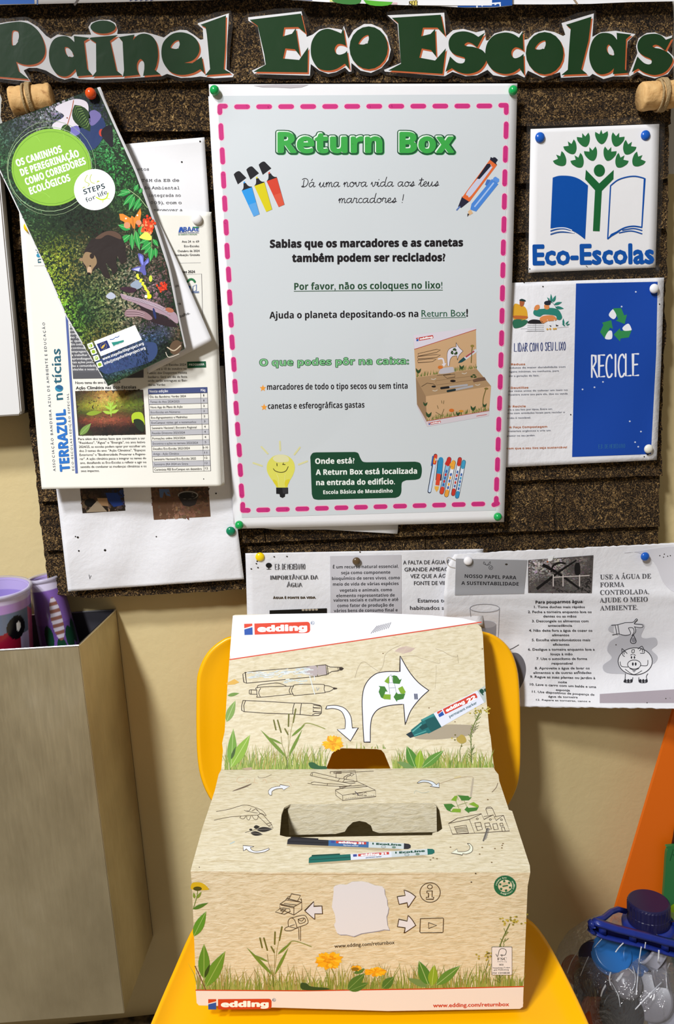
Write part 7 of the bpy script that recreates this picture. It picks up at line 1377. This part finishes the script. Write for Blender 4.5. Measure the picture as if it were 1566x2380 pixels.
ribbon('handle_end', [P3(1378, 2141, hz), P3(1371, 2150, hz), P3(1371, 2162, hz), P3(1380, 2168, hz + .003)], .002, .004, BLU, bt)
ribbon('handle_arm', [P3(1380, 2142, hz), P3(1402, 2134, hz + .015), P3(1420, 2119, hz + .03), P3(1436, 2113, zc - .008), P3(1455, 2118, zc)], .0026, .0026, BLU, bt)
ribbon('handle_arm', [P3(1556, 2148, zc), P3(1580, 2150, zc - .01), P3(1610, 2170, hz + .01), P3(1640, 2204, hz)], .0026, .0026, BLU, bt)
# caps and lids inside
def b_capm(nt, b): pass
capcols = {'blue': '#2468b0', 'navy': '#171b3e', 'red': '#8a2c20', 'orange': '#b0501e', 'white': '#a9a9b6', 'grey': '#827e84', 'black': '#141419'}
CM = {k: pmat('cap_' + k, v, .28) for k, v in capcols.items()}
def lid(px, py, zz, r, h, ax, c, label, dome=0):
    root = empty('bottle_cap', None, label, 'bottle cap', 'collected caps inside the big clear bottle'); p = dep(px, py, zz); ax = Vector(ax)
    if dome: pf = [(r, -h), (r, 0)] + [(r * math.cos(a), r * dome * math.sin(a)) for a in [math.radians(d) for d in range(10, 90, 10)]] + [(.0002, r * dome)]
    else: pf = [(r * .9, -h + .0016), (r * .9, -.0016), (.0002, -.0016)]; pf = [(r, -h)] + [(r, -.0012), (r * .97, -.0003), (r * .9, 0), (.0002, 0)]
    V, Fc = lathe(pf, 36, False, ax, p); n = len(V); V2, F2 = lathe([(r * .9, -h), (r * .9, -.0018), (.0002, -.0018)], 36, False, ax, p); V += V2; Fc += [tuple(range(len(pf) * 36 - 36, len(pf) * 36))] + [tuple(n + i for i in f[::-1]) for f in F2] + [(i, (i + 1) % 36, n + (i + 1) % 36, n + i) for i in range(36)]
    obj('shell', mesh(V, Fc, True), CM[c], root); V, Fc = lathe([(r * 1.0, -h), (r * 1.05, -h - .0004), (r * 1.05, -h + .0025), (r, -h + .003)], 36, False, ax, p); obj('tamper_ring', mesh(V, Fc, True), CM[c], root)
zi = zc + .004
for a in ((1425, 2212, zi - .03, .019, .016, (-.1, -.6, .8), 'blue', 'large blue lid under the left part of the handle, inside the bottle'), (1482, 2225, zi - .03, .018, .016, (.3, -.8, .5), 'blue', 'second large blue lid inside the bottle, under the middle of the handle'), (1378, 2228, zi - .02, .016, .014, (-.6, -.6, .5), 'navy', 'dark navy cap inside the bottle at its upper left shoulder'), (1372, 2300, zi - .03, .017, .013, (-.4, -.8, .3), 'navy', 'dark navy cap inside the bottle at the left, halfway down'), (1345, 2262, zi - .012, .013, .012, (.2, -.9, .3), 'red', 'red cap at the far left inside the bottle'), (1422, 2262, zi - .015, .02, .012, (.1, -.9, .4), 'red', 'dark red lid behind the shiny dome inside the bottle'), (1478, 2310, zi - .022, .02, .012, (.3, -.9, .3), 'red', 'dark red lid to the right of the shiny dome inside the bottle'), (1457, 2287, zi - .042, .0145, .008, (-.1, -.9, .5), 'grey', 'shiny pale domed cap in the middle of the bottle'), (1535, 2228, zi - .032, .016, .014, (.7, -.5, -.5), 'white', 'white cap under the right part of the handle, inside the bottle'), (1560, 2262, zi - .035, .018, .015, (.8, -.5, .3), 'grey', 'greyish cap at the right edge inside the bottle'), (1510, 2318, zi - .045, .022, .03, (-.5, -.6, .6), 'grey', 'tall translucent grey cap at the lower right inside the bottle'), (1448, 2356, zi - .05, .021, .018, (-.1, -.8, .6), 'black', 'black cap at the bottom of the picture inside the bottle'), (1398, 2362, zi - .04, .017, .012, (.4, -.8, .4), 'orange', 'orange cap at the lower left inside the bottle'), (1545, 2372, zi - .048, .017, .012, (-.4, -.7, .6), 'white', 'white cap at the bottom right inside the bottle'), (1360, 2345, zi - .02, .016, .012, (-.5, -.8, .1), 'red', 'brownish red cap at the left low inside the bottle'), (1420, 2320, zi - .02, .016, .012, (.5, -.8, .1), 'navy', 'navy cap below the shiny dome inside the bottle'), (1530, 2282, zi - .015, .018, .014, (.1, -.9, .4), 'white', 'white cap behind the tall grey one inside the bottle')):
    lid(*a[:8], dome=(.75 if 'domed' in a[7] else 0))
V = []; Fc = []
for i in range(14):
    v2, f2 = lathe([(.016, -.012), (.016, -.001), (.0002, 0)], 16, True, Vector((math.sin(i * 2.1) * .6, -.3, math.cos(i * 1.3))), at(-.19 - .018 * (i % 4)) + Vector((.034 * math.cos(i * 2.4), .034 * math.sin(i * 2.4), 0))); n = len(V); V += v2; Fc += [tuple(n + k for k in f) for f in f2]
obj('heaped_caps', mesh(V, Fc, True), CM['blue'], None, 'caps heaped in the lower part of the big clear bottle', 'bottle caps', None, 'stuff')

# white tubes stand in for glints of light along creases in the plastic
CRM = film('crease_glint_white', .6, lin('#f2f4fa'), .12)
def shellpt(px, py):
    z = .70
    while z < .86:
        p = dep(px, py, z); h = (p - top).dot(AX); dd = p - at(h); r = math.hypot(dd.x, dd.y / .76); pr_ = prof[-1][0]
        for (r0, z0), (r1, z1) in zip(prof, prof[1:]):
            if z1 <= h <= z0: pr_ = r0 + (r1 - r0) * (z0 - h) / (z0 - z1)
        if r < pr_ + .0012: return p
        z += .001
    return dep(px, py, .8)
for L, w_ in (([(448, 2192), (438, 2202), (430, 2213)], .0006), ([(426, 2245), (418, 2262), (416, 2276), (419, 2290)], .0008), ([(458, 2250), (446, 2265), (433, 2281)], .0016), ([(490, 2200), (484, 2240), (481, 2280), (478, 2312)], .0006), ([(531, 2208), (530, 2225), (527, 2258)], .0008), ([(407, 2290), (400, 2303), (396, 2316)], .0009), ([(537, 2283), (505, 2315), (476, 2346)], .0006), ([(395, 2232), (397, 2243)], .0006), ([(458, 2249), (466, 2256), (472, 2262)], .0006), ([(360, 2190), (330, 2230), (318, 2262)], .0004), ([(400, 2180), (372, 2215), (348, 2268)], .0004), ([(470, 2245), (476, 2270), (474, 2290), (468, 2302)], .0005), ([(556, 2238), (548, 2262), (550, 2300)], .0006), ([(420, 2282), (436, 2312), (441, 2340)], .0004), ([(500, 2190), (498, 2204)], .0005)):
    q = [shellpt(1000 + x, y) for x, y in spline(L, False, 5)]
    V, Fc = tube(q, w_, 6); obj('crease_glint', mesh(V, Fc, True), CRM, bt)
